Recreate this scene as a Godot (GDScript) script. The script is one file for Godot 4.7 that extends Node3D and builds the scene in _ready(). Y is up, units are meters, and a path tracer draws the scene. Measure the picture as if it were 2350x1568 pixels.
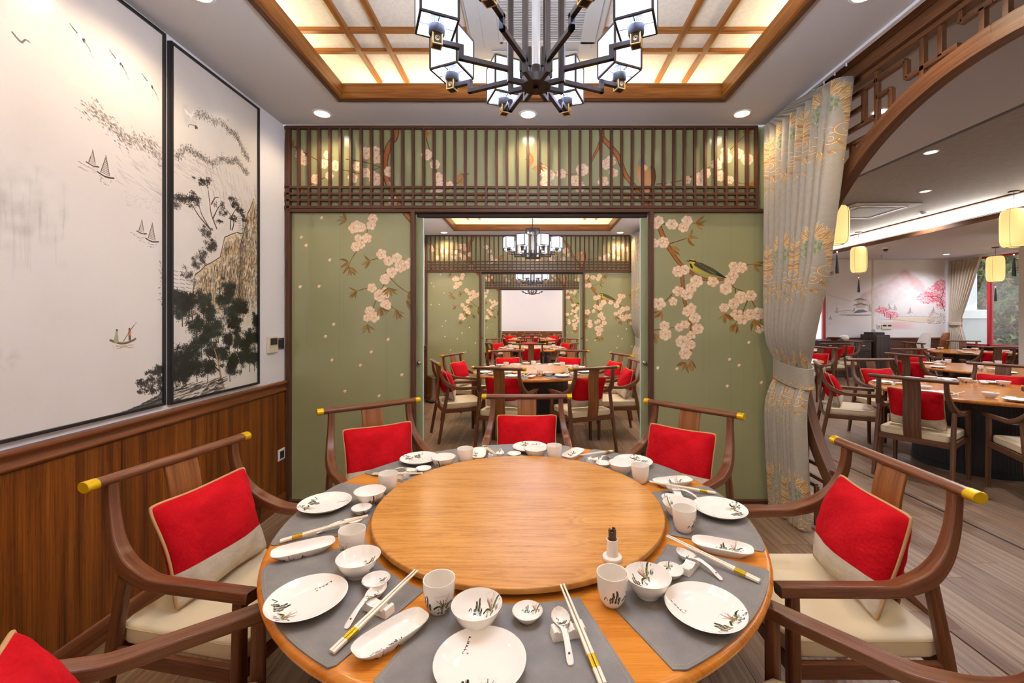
extends Node3D
# A private dining room with a round table laid for eight, an enfilade of like rooms behind, and a hall seen through a moon gate.
# World: x to the right, y up, the far end of the rooms towards -z. pt(x, y, d) is the point d metres in front of the photographer's spot.

class MB:
	var v := PackedVector3Array()
	var n := PackedVector3Array()
	var t := PackedVector2Array()
	var x := Transform3D()
	var uo := Vector2.ZERO

	func tri(a: Vector3, b: Vector3, c: Vector3, na: Vector3, nb: Vector3, nc: Vector3, ua := Vector2.ZERO, ub := Vector2.ZERO, uc := Vector2.ZERO) -> void:
		a = x * a; b = x * b; c = x * c
		var k := x.basis
		na = (k * na).normalized(); nb = (k * nb).normalized(); nc = (k * nc).normalized()
		if (b - a).cross(c - a).dot(na + nb + nc) > 0.0:
			v.append_array([a, c, b]); n.append_array([na, nc, nb]); t.append_array([ua + uo, uc + uo, ub + uo])
		else:
			v.append_array([a, b, c]); n.append_array([na, nb, nc]); t.append_array([ua + uo, ub + uo, uc + uo])

	func quad(a: Vector3, b: Vector3, c: Vector3, d: Vector3, na: Vector3, nb: Vector3, nc: Vector3, nd: Vector3, ua := Vector2.ZERO, ub := Vector2.ZERO, uc := Vector2.ZERO, ud := Vector2.ZERO) -> void:
		tri(a, b, c, na, nb, nc, ua, ub, uc)
		tri(a, c, d, na, nc, nd, ua, uc, ud)

	# a box with rounded-looking chamfers; the grain (u) runs along its longest side
	func box(c: Vector3, s: Vector3, bev := 0.003) -> MB:
		var h := s * 0.5
		var b := minf(bev, minf(h.x, minf(h.y, h.z)) * 0.9)
		var la := 0 if s.x >= s.y and s.x >= s.z else (1 if s.y >= s.z else 2)
		var uvof := func(p: Vector3, ax: int) -> Vector2:
			var i := (ax + 1) % 3
			var j := (ax + 2) % 3
			if j == la:
				var q := i; i = j; j = q
			return Vector2(p[i], p[j] + 0.37 * ax)
		for ax in 3:
			var i := (ax + 1) % 3
			var j := (ax + 2) % 3
			for sg in [-1.0, 1.0]:
				var nn := Vector3.ZERO; nn[ax] = sg
				var q := []
				for k in [[-1, -1], [1, -1], [1, 1], [-1, 1]]:
					var p := Vector3.ZERO
					p[ax] = sg * h[ax]; p[i] = k[0] * (h[i] - b); p[j] = k[1] * (h[j] - b)
					q.append(p)
				quad(c + q[0], c + q[1], c + q[2], c + q[3], nn, nn, nn, nn, uvof.call(q[0], ax), uvof.call(q[1], ax), uvof.call(q[2], ax), uvof.call(q[3], ax))
		if b < 1e-5:
			return self
		for ax in 3: # twelve edges, each along ax
			var i := (ax + 1) % 3
			var j := (ax + 2) % 3
			for si in [-1.0, 1.0]:
				for sj in [-1.0, 1.0]:
					var ni := Vector3.ZERO; ni[i] = si
					var nj := Vector3.ZERO; nj[j] = sj
					var q := []
					for e in [-1.0, 1.0]:
						var p := Vector3.ZERO
						p[ax] = e * (h[ax] - b)
						var pa := p; pa[i] = si * h[i]; pa[j] = sj * (h[j] - b)
						var pb := p; pb[i] = si * (h[i] - b); pb[j] = sj * h[j]
						q.append([pa, pb])
					var a0: Vector3 = q[0][0]; var a1: Vector3 = q[0][1]; var b0: Vector3 = q[1][0]; var b1: Vector3 = q[1][1]
					quad(c + a0, c + a1, c + b1, c + b0, ni, nj, nj, ni, uvof.call(a0, i), uvof.call(a1, i), uvof.call(b1, i), uvof.call(b0, i))
		for sx in [-1.0, 1.0]:
			for sy in [-1.0, 1.0]:
				for sz in [-1.0, 1.0]:
					var sg := Vector3(sx, sy, sz)
					tri(c + sg * Vector3(h.x, h.y - b, h.z - b), c + sg * Vector3(h.x - b, h.y, h.z - b), c + sg * Vector3(h.x - b, h.y - b, h.z), Vector3(sx, 0, 0), Vector3(0, sy, 0), Vector3(0, 0, sz))
		return self

	# a bar of rectangular section between two points
	func bar(a: Vector3, b: Vector3, w: float, hgt: float, bev := 0.002, up := Vector3.UP) -> MB:
		var d := b - a
		var f := d.normalized()
		if absf(f.dot(up)) > 0.99:
			up = Vector3(0, 0, 1) if absf(f.z) < 0.9 else Vector3(1, 0, 0)
		var s := f.cross(up).normalized()
		var keep := x
		x = x * Transform3D(Basis(f, s.cross(f), s), (a + b) * 0.5)
		box(Vector3.ZERO, Vector3(d.length(), hgt, w), bev)
		x = keep
		return self

	# a profile swept along a path; scl: per-point Vector2 scale; corners of the profile sharper than 50 degrees stay sharp
	func sweep(path: Array, prof: PackedVector2Array, up := Vector3.UP, scl: Array = [], closed := false, caps := true, fixed := false, uvs := 1.0) -> MB:
		var m := path.size()
		var k := prof.size()
		var en := []
		for j in k:
			var e := prof[(j + 1) % k] - prof[j]
			en.append(Vector2(e.y, -e.x).normalized())
		var na := []; var nb := []
		for j in k:
			var pr: Vector2 = en[(j - 1 + k) % k]
			var nx: Vector2 = en[(j + 1) % k]
			var me: Vector2 = en[j]
			var lm := prof[j].distance_to(prof[(j + 1) % k]) # the longer of two edges keeps its own direction
			var lp := prof[j].distance_to(prof[(j - 1 + k) % k])
			var ln2 := prof[(j + 1) % k].distance_to(prof[(j + 2) % k])
			na.append((me * lm * lm + pr * lp * lp).normalized() if me.dot(pr) > 0.6 else me)
			nb.append((me * lm * lm + nx * ln2 * ln2).normalized() if me.dot(nx) > 0.6 else me)
		var cum := [0.0]
		for j in k:
			cum.append(cum[j] + prof[j].distance_to(prof[(j + 1) % k]))
		var fr := []
		var side := Vector3.ZERO
		var ln := 0.0
		for i in m:
			var a: Vector3 = path[(i - 1 + m) % m] if closed or i > 0 else path[i]
			var b: Vector3 = path[(i + 1) % m] if closed or i < m - 1 else path[i]
			var tg := (b - a).normalized()
			if i == 0 or fixed:
				var u2 := up
				if absf(tg.dot(u2)) > 0.98:
					u2 = Vector3(0, 0, 1) if absf(tg.z) < 0.9 else Vector3(1, 0, 0)
				side = tg.cross(u2).normalized()
			else:
				side = (side - tg * side.dot(tg)).normalized()
			if i > 0:
				var pa: Vector3 = path[i - 1]
				var pb: Vector3 = path[i]
				ln += pa.distance_to(pb)
			fr.append([path[i], side, side.cross(tg).normalized(), ln, tg])
		var cnt := m if closed else m - 1
		for i in cnt:
			var f0: Array = fr[i]
			var f1: Array = fr[(i + 1) % m]
			var s0: Vector2 = scl[i] if scl.size() else Vector2.ONE
			var s1: Vector2 = scl[(i + 1) % m] if scl.size() else Vector2.ONE
			var l1: float = f1[3] if i + 1 < m else ln + f0[0].distance_to(f1[0])
			for j in k:
				var j2 := (j + 1) % k
				var p0: Vector3 = f0[0] + f0[1] * prof[j].x * s0.x + f0[2] * prof[j].y * s0.y
				var p1: Vector3 = f0[0] + f0[1] * prof[j2].x * s0.x + f0[2] * prof[j2].y * s0.y
				var p2: Vector3 = f1[0] + f1[1] * prof[j2].x * s1.x + f1[2] * prof[j2].y * s1.y
				var p3: Vector3 = f1[0] + f1[1] * prof[j].x * s1.x + f1[2] * prof[j].y * s1.y
				var a2: Vector2 = na[j]; var b2: Vector2 = nb[j]
				quad(p0, p1, p2, p3, f0[1] * a2.x + f0[2] * a2.y, f0[1] * b2.x + f0[2] * b2.y, f1[1] * b2.x + f1[2] * b2.y, f1[1] * a2.x + f1[2] * a2.y, Vector2(f0[3], cum[j]) * uvs, Vector2(f0[3], cum[j + 1]) * uvs, Vector2(l1, cum[j + 1]) * uvs, Vector2(l1, cum[j]) * uvs)
		if caps and not closed:
			var ids := Geometry2D.triangulate_polygon(prof)
			for e in [0, m - 1]:
				var f: Array = fr[e]
				var s: Vector2 = scl[e] if scl.size() else Vector2.ONE
				var nn: Vector3 = f[4] * (-1.0 if e == 0 else 1.0)
				for q in range(0, ids.size(), 3):
					var p := []
					for z in 3:
						var c2 := prof[ids[q + z]]
						p.append(f[0] + f[1] * c2.x * s.x + f[2] * c2.y * s.y)
					tri(p[0], p[1], p[2], nn, nn, nn, prof[ids[q]] * uvs, prof[ids[q + 1]] * uvs, prof[ids[q + 2]] * uvs)
		return self

	# points (radius, height) turned round the y axis; mode 0: uv = (angle, along), 1: uv seen from above, fitted to radius ur
	func lathe(pr: Array, segs := 32, mode := 0, ur := 1.0, sx := 1.0, sz := 1.0) -> MB:
		var k := pr.size()
		var en := []
		var cum := [0.0]
		for j in k - 1:
			var e: Vector2 = pr[j + 1] - pr[j]
			en.append(Vector2(e.y, -e.x).normalized() if e.length() > 1e-7 else Vector2(0, 1))
			cum.append(cum[j] + e.length())
		for j in k - 1:
			var me: Vector2 = en[j]
			var p: Vector2 = en[maxi(j - 1, 0)]
			var q: Vector2 = en[mini(j + 1, k - 2)]
			var lm: float = cum[j + 1] - cum[j]
			var lp: float = cum[j] - cum[maxi(j - 1, 0)] if j > 0 else lm
			var lq: float = cum[mini(j + 2, k - 1)] - cum[j + 1] if j < k - 2 else lm
			var n0: Vector2 = (me * lm + p * lp).normalized() if me.dot(p) > 0.6 else me
			var n1: Vector2 = (me * lm + q * lq).normalized() if me.dot(q) > 0.6 else me
			var r0: Vector2 = pr[j]
			var r1: Vector2 = pr[j + 1]
			for i in segs:
				var a0 := TAU * i / segs
				var a1 := TAU * (i + 1) / segs
				var d0 := Vector3(sin(a0) * sx, 0, cos(a0) * sz)
				var d1 := Vector3(sin(a1) * sx, 0, cos(a1) * sz)
				var e0 := Vector3(sin(a0) / sx, 0, cos(a0) / sz).normalized()
				var e1 := Vector3(sin(a1) / sx, 0, cos(a1) / sz).normalized()
				var p00 := d0 * r0.x + Vector3(0, r0.y, 0)
				var p01 := d1 * r0.x + Vector3(0, r0.y, 0)
				var p10 := d0 * r1.x + Vector3(0, r1.y, 0)
				var p11 := d1 * r1.x + Vector3(0, r1.y, 0)
				var u := [Vector2(float(i) / segs, cum[j] * ur), Vector2(float(i + 1) / segs, cum[j] * ur), Vector2(float(i + 1) / segs, cum[j + 1] * ur), Vector2(float(i) / segs, cum[j + 1] * ur)]
				if mode == 1:
					u = [Vector2(p00.x, p00.z) / (2 * ur) + Vector2(0.5, 0.5), Vector2(p01.x, p01.z) / (2 * ur) + Vector2(0.5, 0.5), Vector2(p11.x, p11.z) / (2 * ur) + Vector2(0.5, 0.5), Vector2(p10.x, p10.z) / (2 * ur) + Vector2(0.5, 0.5)]
				quad(p00, p01, p11, p10, e0 * n0.x + Vector3(0, n0.y, 0), e1 * n0.x + Vector3(0, n0.y, 0), e1 * n1.x + Vector3(0, n1.y, 0), e0 * n1.x + Vector3(0, n1.y, 0), u[0], u[1], u[2], u[3])
		return self

	# a grid of points f(u, v), u and v from 0 to 1, smooth; the normals point along dv x du (flip turns them)
	func grid(nu: int, nv: int, f: Callable, uvs := Vector2.ONE, flip := false, wrap := false) -> MB:
		var p := []
		for i in nu + 1:
			var row := []
			for j in nv + 1:
				row.append(f.call(float(i) / nu, float(j) / nv))
			p.append(row)
		var nn := []
		for i in nu + 1:
			var row := []
			for j in nv + 1:
				var i0 := i - 1 if i > 0 else (nu - 1 if wrap else 0)
				var i1 := i + 1 if i < nu else (1 if wrap else nu)
				var du: Vector3 = p[i1][j] - p[i0][j]
				var dv: Vector3 = p[i][mini(j + 1, nv)] - p[i][maxi(j - 1, 0)]
				var c := dv.cross(du)
				if c.length_squared() < 1e-14: # at a pole: borrow the ring beside it
					var jn := 1 if j == 0 else (nv - 1 if j == nv else j)
					du = p[i1][jn] - p[i0][jn]
					c = dv.cross(du)
				row.append(c.normalized() * (-1.0 if flip else 1.0))
			nn.append(row)
		for i in nu:
			for j in nv:
				var u0 := Vector2(float(i) / nu, float(j) / nv) * uvs
				var u1 := Vector2(float(i + 1) / nu, float(j + 1) / nv) * uvs
				quad(p[i][j], p[i + 1][j], p[i + 1][j + 1], p[i][j + 1], nn[i][j], nn[i + 1][j], nn[i + 1][j + 1], nn[i][j + 1], u0, Vector2(u1.x, u0.y), u1, Vector2(u0.x, u1.y))
		return self

	# a flat polygon (x, y) given thickness along z
	func ext(poly: PackedVector2Array, d: float, uvs := 1.0) -> MB:
		var ids := Geometry2D.triangulate_polygon(poly)
		for s in [-0.5, 0.5]:
			var nn := Vector3(0, 0, signf(s))
			for q in range(0, ids.size(), 3):
				var a := poly[ids[q]]; var b := poly[ids[q + 1]]; var c := poly[ids[q + 2]]
				tri(Vector3(a.x, a.y, d * s), Vector3(b.x, b.y, d * s), Vector3(c.x, c.y, d * s), nn, nn, nn, a * uvs, b * uvs, c * uvs)
		var cw := Geometry2D.is_polygon_clockwise(poly)
		var l := 0.0
		for j in poly.size():
			var a := poly[j]; var b := poly[(j + 1) % poly.size()]
			var e := b - a
			var nn := Vector3(e.y, -e.x, 0).normalized() * (-1.0 if cw else 1.0)
			quad(Vector3(a.x, a.y, -d / 2), Vector3(b.x, b.y, -d / 2), Vector3(b.x, b.y, d / 2), Vector3(a.x, a.y, d / 2), nn, nn, nn, nn, Vector2(l, 0) * uvs, Vector2(l + e.length(), 0) * uvs, Vector2(l + e.length(), d) * uvs, Vector2(l, d) * uvs)
			l += e.length()
		return self

	func mesh() -> ArrayMesh:
		var a := []
		a.resize(Mesh.ARRAY_MAX)
		a[Mesh.ARRAY_VERTEX] = v; a[Mesh.ARRAY_NORMAL] = n; a[Mesh.ARRAY_TEX_UV] = t
		var m := ArrayMesh.new()
		m.add_surface_from_arrays(Mesh.PRIMITIVE_TRIANGLES, a)
		return m


static func rrect(w: float, h: float, r: float, seg := 3) -> PackedVector2Array:
	var o := PackedVector2Array()
	r = minf(r, minf(w, h) * 0.499)
	for c in [[1, 1, 0.0], [-1, 1, 0.5], [-1, -1, 1.0], [1, -1, 1.5]]:
		for i in seg + 1:
			var a: float = PI * (c[2] + 0.5 * i / seg)
			o.append(Vector2(c[0] * (w / 2 - r) + cos(a) * r, c[1] * (h / 2 - r) + sin(a) * r))
	return o

static func circ(rx: float, ry := -1.0, seg := 14) -> PackedVector2Array:
	var o := PackedVector2Array()
	for i in seg:
		var a := TAU * i / seg
		o.append(Vector2(cos(a) * rx, sin(a) * (rx if ry < 0 else ry)))
	return o

static func pt(x: float, y: float, d: float) -> Vector3:
	return Vector3(x, y, -d)

static func spl(pts: Array, per := 6) -> Array: # a smooth line through the points
	var o := []
	var m := pts.size()
	for i in m - 1:
		for k in per:
			var w := float(k) / per
			o.append(pts[i].cubic_interpolate(pts[i + 1], pts[maxi(i - 1, 0)], pts[mini(i + 2, m - 1)], w))
	o.append(pts[m - 1])
	return o

var rng := RandomNumberGenerator.new()
func rr(a: float, b: float) -> float:
	return rng.randf_range(a, b)

func mi(called: String, m: Mesh, mat: Material, parent: Node3D = self) -> MeshInstance3D:
	var o := MeshInstance3D.new()
	o.name = called; o.mesh = m
	o.material_override = mat
	parent.add_child(o, true)
	return o

func ob(called: String, b: MB, mat: Material, parent: Node3D = self) -> MeshInstance3D:
	return mi(called, b.mesh(), mat, parent)

func tag(o: Node3D, label: String, category: String, group := "", kind := "") -> Node3D:
	o.set_meta("label", label)
	if category: o.set_meta("category", category)
	if group: o.set_meta("group", group)
	if kind: o.set_meta("kind", kind)
	return o

func thing(called: String, label: String, category: String, at := Vector3.ZERO, turn := 0.0, group := "") -> Node3D:
	var o := Node3D.new()
	o.name = called
	add_child(o, true)
	o.position = at; o.rotation.y = turn
	return tag(o, label, category, group)

func struct(called: String, label: String, category: String, b: MB = null, mat: Material = null) -> Node3D:
	var o: Node3D
	if b:
		o = ob(called, b, mat)
	else:
		o = Node3D.new(); o.name = called; add_child(o, true)
	return tag(o, label, category, "", "structure")

func dup(src: Node3D, label: String, at: Vector3, turn := 0.0, group := "") -> Node3D: # a copy of a thing with its parts, under the next number
	var o: Node3D = src.duplicate()
	o.name = src.get_meta("base_name") if src.has_meta("base_name") else String(src.name).rstrip("0123456789_")
	add_child(o, true)
	o.position = at; o.rotation.y = turn
	o.set_meta("label", label)
	if group: o.set_meta("group", group)
	return o

func face(fx: float, fd: float) -> float: # the turn that makes a thing's front (-z) look along (fx, towards the far end fd)
	return atan2(-fx, fd)

# ---------------------------------------------------------------- painted and computed textures
var M := {}
var _brs := {}

func brush(r: float, c: Color, soft: float) -> Image:
	r = maxf(0.5, snappedf(r, 0.5 if r < 12.0 else 2.0))
	c.a = snappedf(c.a, 0.04) if c.a > 0.08 else maxf(c.a, 0.01)
	var key := "%s|%s|%.2f" % [r, c.to_html(), soft]
	if _brs.has(key):
		return _brs[key]
	var w := int(ceil(r * 2.0)) + 2
	var b := PackedByteArray()
	b.resize(w * w * 4)
	var m := (w - 1) * 0.5
	var r8 := int(c.r * 255); var g8 := int(c.g * 255); var b8 := int(c.b * 255)
	var inner := r * (1.0 - soft) - 0.5
	for y in w:
		for x in w:
			var d := sqrt((x - m) * (x - m) + (y - m) * (y - m))
			var a := 1.0 - smoothstep(inner, r + 0.5, d)
			var k := (y * w + x) * 4
			b[k] = r8; b[k + 1] = g8; b[k + 2] = b8; b[k + 3] = int(a * c.a * 255)
	var im := Image.create_from_data(w, w, false, Image.FORMAT_RGBA8, b)
	_brs[key] = im
	return im

func dab(im: Image, p: Vector2, r: float, c: Color, soft := 0.3) -> void:
	var s := brush(r, c, soft)
	var w := s.get_width()
	im.blend_rect(s, Rect2i(0, 0, w, w), Vector2i(int(round(p.x - w * 0.5)), int(round(p.y - w * 0.5))))

func stroke(im: Image, pts: Array, w0: float, w1: float, c: Color, soft := 0.3, wob := 0.0) -> void:
	var q := spl(pts, 8) if pts.size() > 2 else pts
	var total := 0.0
	for i in q.size() - 1:
		total += q[i].distance_to(q[i + 1])
	var run := 0.0
	for i in q.size() - 1:
		var a: Vector2 = q[i]
		var b: Vector2 = q[i + 1]
		var l := a.distance_to(b)
		var s := 0.0
		while s < l:
			var k := (run + s) / maxf(total, 0.01)
			var r := lerpf(w0, w1, k)
			var p := a.lerp(b, s / l)
			if wob > 0.0: p += Vector2(rr(-wob, wob), rr(-wob, wob))
			dab(im, p, r, c, soft)
			s += maxf(0.7, r * 0.45)
		run += l

func leaf(im: Image, p: Vector2, ang: float, ln: float, wd: float, c: Color, soft := 0.3) -> void:
	var d := Vector2(cos(ang), sin(ang))
	var bend := Vector2(-d.y, d.x) * ln * rr(-0.12, 0.12)
	var m := int(maxf(4.0, ln / maxf(1.0, wd * 0.5)))
	for i in m + 1:
		var k := float(i) / m
		dab(im, p + d * ln * k + bend * sin(k * PI), maxf(0.5, wd * sin(PI * minf(0.98, k * 0.9 + 0.1))), c, soft)

func canvas(w: int, h: int, c: Color) -> Image:
	var im := Image.create(w, h, false, Image.FORMAT_RGBA8)
	im.fill(c)
	return im

func tex(im: Image) -> ImageTexture:
	return ImageTexture.create_from_image(im)

func noise_img(w: int, h: int, freq: float, sd: int, oct := 3, kind := FastNoiseLite.TYPE_SIMPLEX_SMOOTH) -> Image:
	var f := FastNoiseLite.new()
	f.noise_type = kind; f.seed = sd; f.frequency = freq; f.fractal_octaves = oct
	return f.get_seamless_image(w, h)

# grain: colours along a ramp chosen by two stretched noises; x is along the grain
func grain(w: int, h: int, ramp: Array, sd: int, broad: float, fine: float, rings := 0.0, pores := 0.0) -> Image:
	var a := noise_img(w / 8, h, 0.016, sd, 3); a.resize(w, h, Image.INTERPOLATE_CUBIC)
	var b := noise_img(w / 16, h, 0.16, sd + 7, 2); b.resize(w, h, Image.INTERPOLATE_CUBIC)
	var p := noise_img(w / 4, h, 0.3, sd + 3, 1); p.resize(w, h, Image.INTERPOLATE_CUBIC)
	var da := a.get_data(); var db := b.get_data(); var dp := p.get_data()
	var lut := PackedByteArray()
	var gr := Gradient.new()
	gr.offsets = PackedFloat32Array(); gr.colors = PackedColorArray()
	for i in ramp.size():
		gr.add_point(float(i) / (ramp.size() - 1), ramp[i])
	for i in 256:
		var c := gr.sample(i / 255.0)
		lut.append(int(c.r * 255)); lut.append(int(c.g * 255)); lut.append(int(c.b * 255))
	var o := PackedByteArray()
	o.resize(w * h * 3)
	var n := w * h
	for i in n:
		var v := 0.5 + broad * (da[i] / 255.0 - 0.5) + fine * (db[i] / 255.0 - 0.5)
		if rings > 0.0:
			var y := float(i / w) / h
			v += rings * (sin(TAU * (y * 6.0 + da[i] / 255.0 * 5.0)) * 0.5)
		if pores > 0.0 and dp[i] > 165:
			v -= pores * (dp[i] - 165) / 90.0
		var k := clampi(int(v * 255.0), 0, 255) * 3
		o[i * 3] = lut[k]; o[i * 3 + 1] = lut[k + 1]; o[i * 3 + 2] = lut[k + 2]
	return Image.create_from_data(w, h, false, Image.FORMAT_RGB8, o)

func cloth(w: int, h: int, c0: Color, c1: Color, sd: int, freq := 0.02, weave := 0.3) -> Image:
	var a := noise_img(w, h, freq, sd, 4).get_data()
	var b := noise_img(w, h, 0.35, sd + 5, 1).get_data()
	var o := PackedByteArray(); o.resize(w * h * 3)
	for i in w * h:
		var v := clampf(a[i] / 255.0 + weave * (b[i] / 255.0 - 0.5), 0.0, 1.0)
		o[i * 3] = int((c0.r + (c1.r - c0.r) * v) * 255); o[i * 3 + 1] = int((c0.g + (c1.g - c0.g) * v) * 255); o[i * 3 + 2] = int((c0.b + (c1.b - c0.b) * v) * 255)
	return Image.create_from_data(w, h, false, Image.FORMAT_RGB8, o)

func mat(called: String, c: Color, rough: float, t: Texture2D = null, uvs := Vector3.ONE, metal := 0.0) -> StandardMaterial3D:
	var m := StandardMaterial3D.new()
	m.resource_name = called
	m.albedo_color = c; m.roughness = rough; m.metallic = metal
	if t:
		m.albedo_texture = t
		m.uv1_scale = uvs
	M[called] = m
	return m

func hexc(s: String, a := 1.0) -> Color:
	var c := Color.html(s); c.a = a
	return c

func blossom(im: Image, p: Vector2, r: float, w := 1.0) -> void: # a pale peach blossom of overlapping petals
	r *= 1.12
	var edge := hexc("b98a6a", 0.5)
	var k := int(rr(5, 8))
	var a0 := rr(0, TAU)
	for i in k:
		var a := a0 + TAU * i / k
		var q := p + Vector2(cos(a) * w, sin(a)) * r * 0.55
		dab(im, q, r * 0.5 + 0.8, edge, 0.15)
		dab(im, q, r * 0.5, hexc(["eed3b2", "ebc9a4", "f1dcc0"][i % 3]), 0.25)
		dab(im, q + Vector2(cos(a), sin(a)) * -r * 0.22, r * 0.26, hexc("dfae86", 0.4), 0.9)
	for i in 3:
		var a := rr(0, TAU)
		var q := p + Vector2(cos(a), sin(a)) * r * 0.3
		dab(im, q, r * 0.33 + 0.7, edge, 0.15)
		dab(im, q, r * 0.33, hexc("efd6b6"), 0.25)
	for i in 4:
		var a := rr(0, TAU)
		stroke(im, [p, p + Vector2(cos(a), sin(a)) * r * 0.3], 0.5, 0.5, hexc("9a5a30", 0.55))

func leaves(im: Image, p: Vector2, ang: float, s: float, kinds: Array) -> void: # a spray of narrow leaves
	for i in 7:
		var a := ang + rr(-1.2, 1.2)
		var c: Color = kinds[i % kinds.size()]
		leaf(im, p, a, s * rr(0.6, 1.1), s * 0.1, c)
		stroke(im, [p, p + Vector2(cos(a), sin(a)) * s * 0.8], 0.5, 0.5, hexc("6a4a22", 0.6))

# the blossom mural of a partition; drawn on its own 1110 x 875 units
func mural_img() -> Image:
	rng.seed = 41
	var S := 1.82
	var W := 2048
	var H := 1608
	var base := cloth(512, 402, hexc("8f8f68"), hexc("9d9c74"), 9, 0.006, 0.06)
	base.convert(Image.FORMAT_RGBA8)
	base.resize(W, H, Image.INTERPOLATE_CUBIC)
	var im := base
	for i in 90: # faint upright brush marks
		var x := rr(0, W)
		stroke(im, [Vector2(x, rr(0, H)), Vector2(x + rr(-6, 6), rr(0, H))], rr(1, 9), rr(1, 9), hexc(["aeae88", "83835f"][i % 2], 0.02), 1.0)
	var P := func(x: float, y: float) -> Vector2: return Vector2((x - 645) * S, (y - 283) * S)
	var bark := func(pts: Array, w0: float, w1: float) -> void:
		var q := []
		for a in pts: q.append(P.call(a[0], a[1]))
		stroke(im, q, w0 * S + 1.0, w1 * S + 0.8, hexc("5b3a1e"), 0.2, 0.5)
		stroke(im, q, w0 * S * 0.82, w1 * S * 0.7, hexc("a8673a"), 0.3, 0.6)
		for a in spl(q, 10):
			for z in 2:
				dab(im, a + Vector2(rr(-1, 1), rr(-1, 1)) * w0 * S * 0.6, rr(0.5, 1.6), hexc(["5b3517", "cf9460"][z], 0.5))
	var twig := func(pts: Array) -> void:
		var q := []
		for a in pts: q.append(P.call(a[0], a[1]))
		stroke(im, q, 1.9, 1.1, hexc("6d4322"), 0.2, 0.3)
	var gold := [hexc("8a6a34"), hexc("9a7a3e"), hexc("75592a"), hexc("7d7a44")]
	var rust := [hexc("a8743a"), hexc("8f5f2c"), hexc("b07f45")]
	# transom
	bark.call([[905, 283], [903, 310], [888, 335], [880, 370], [885, 410], [905, 450], [930, 490], [948, 510]], 8, 6)
	bark.call([[1382, 283], [1384, 310], [1400, 330], [1420, 355], [1436, 395], [1450, 415], [1475, 450], [1500, 500]], 6, 5)
	bark.call([[1384, 312], [1372, 340], [1355, 372]], 4, 2)
	twig.call([[665, 330], [690, 345], [720, 362], [750, 378], [790, 388], [830, 395], [870, 380]])
	twig.call([[700, 425], [740, 405], [760, 395]])
	twig.call([[790, 362], [830, 368], [868, 380]])
	twig.call([[975, 310], [985, 345], [1000, 390], [1010, 430]])
	twig.call([[1240, 370], [1265, 390], [1300, 398], [1340, 392]])
	twig.call([[1510, 420], [1570, 410], [1640, 375], [1690, 330], [1720, 300]])
	twig.call([[1640, 405], [1690, 415], [1720, 420]])
	for b in [[683, 350], [692, 365], [745, 352], [738, 375], [765, 378], [752, 402], [720, 410], [815, 380], [808, 405], [838, 395], [857, 345], [862, 362], [850, 402], [838, 345], [888, 392], [860, 408], [980, 352], [998, 372], [1003, 405], [1012, 425], [1032, 425], [1245, 388], [1262, 398], [1290, 395], [1338, 388], [1320, 410], [1392, 375], [1405, 365], [1385, 415], [1410, 395], [1578, 412], [1605, 400], [1620, 395], [1610, 412], [1650, 375], [1672, 360], [1668, 345], [1700, 350], [1720, 360], [1678, 412], [1655, 402], [1330, 425], [1255, 415], [1000, 440], [900, 455]]:
		blossom(im, P.call(b[0] + rr(-3, 3), b[1] + rr(-3, 3)), rr(9, 14) * S)
	for l in [[668, 335, -2.4], [690, 425, 2.2], [975, 312, -1.8], [1055, 395, 1.0], [1060, 405, 2.4], [1225, 365, 3.0], [1237, 375, 1.6], [1715, 305, -1.0], [1722, 420, 0.2], [1105, 440, 1.5], [1180, 440, 1.5], [1450, 440, 2.0]]:
		leaves(im, P.call(l[0], l[1]), l[2], 24 * S, rust)
	# a rust-breasted bird in the transom
	for k in 40:
		var w := k / 39.0
		dab(im, P.call(lerpf(1476, 1490, w), lerpf(378, 442, w)), (15.0 * sin(PI * (0.25 + 0.7 * w)) + 1) * S, hexc("c07a44").lerp(hexc("d9a878"), w))
	dab(im, P.call(1476, 370), 11 * S, hexc("7f8180"), 0.3)
	dab(im, P.call(1481, 382), 9 * S, hexc("e2c6a0"), 0.4)
	stroke(im, [P.call(1500, 380), P.call(1504, 405), P.call(1496, 440), P.call(1488, 490)], 5 * S, 3 * S, hexc("7a3c20"))
	# left panel
	twig.call([[845, 483], [842, 520], [825, 560], [805, 590], [795, 612]])
	twig.call([[945, 598], [915, 605], [890, 630], [872, 665], [855, 700], [842, 740]])
	twig.call([[870, 590], [845, 597]]); twig.call([[882, 625], [910, 655], [935, 672]])
	twig.call([[860, 660], [835, 662], [815, 668]]); twig.call([[870, 680], [890, 700], [905, 710]])
	for b in [[852, 500], [825, 520], [838, 545], [848, 515], [818, 545], [815, 515], [808, 522], [812, 565], [825, 560], [888, 598], [908, 592], [895, 625], [872, 582], [938, 600], [914, 612], [850, 660], [868, 678], [880, 672], [845, 715], [838, 730], [855, 728], [882, 700], [880, 640], [925, 608]]:
		blossom(im, P.call(b[0], b[1]), rr(8, 13) * S)
	for l in [[797, 612, 1.7], [795, 600, 2.4], [845, 597, 2.8], [790, 505, -2.7], [815, 668, 2.4], [890, 660, 1.4], [935, 672, 0.4], [905, 710, 0.7], [840, 745, 1.7], [870, 705, 1.2], [930, 690, 0.6]]:
		leaves(im, P.call(l[0], l[1]), l[2], 26 * S, gold)
	# right panel
	bark.call([[1510, 500], [1522, 535], [1540, 570], [1562, 602], [1585, 622], [1620, 640], [1668, 640]], 6, 2.5)
	bark.call([[1568, 612], [1570, 650], [1574, 690], [1588, 740], [1592, 790], [1584, 825]], 4.5, 1.5)
	twig.call([[1668, 640], [1690, 660], [1720, 675], [1745, 720], [1752, 745]]); twig.call([[1675, 632], [1700, 612], [1735, 605]])
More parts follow.
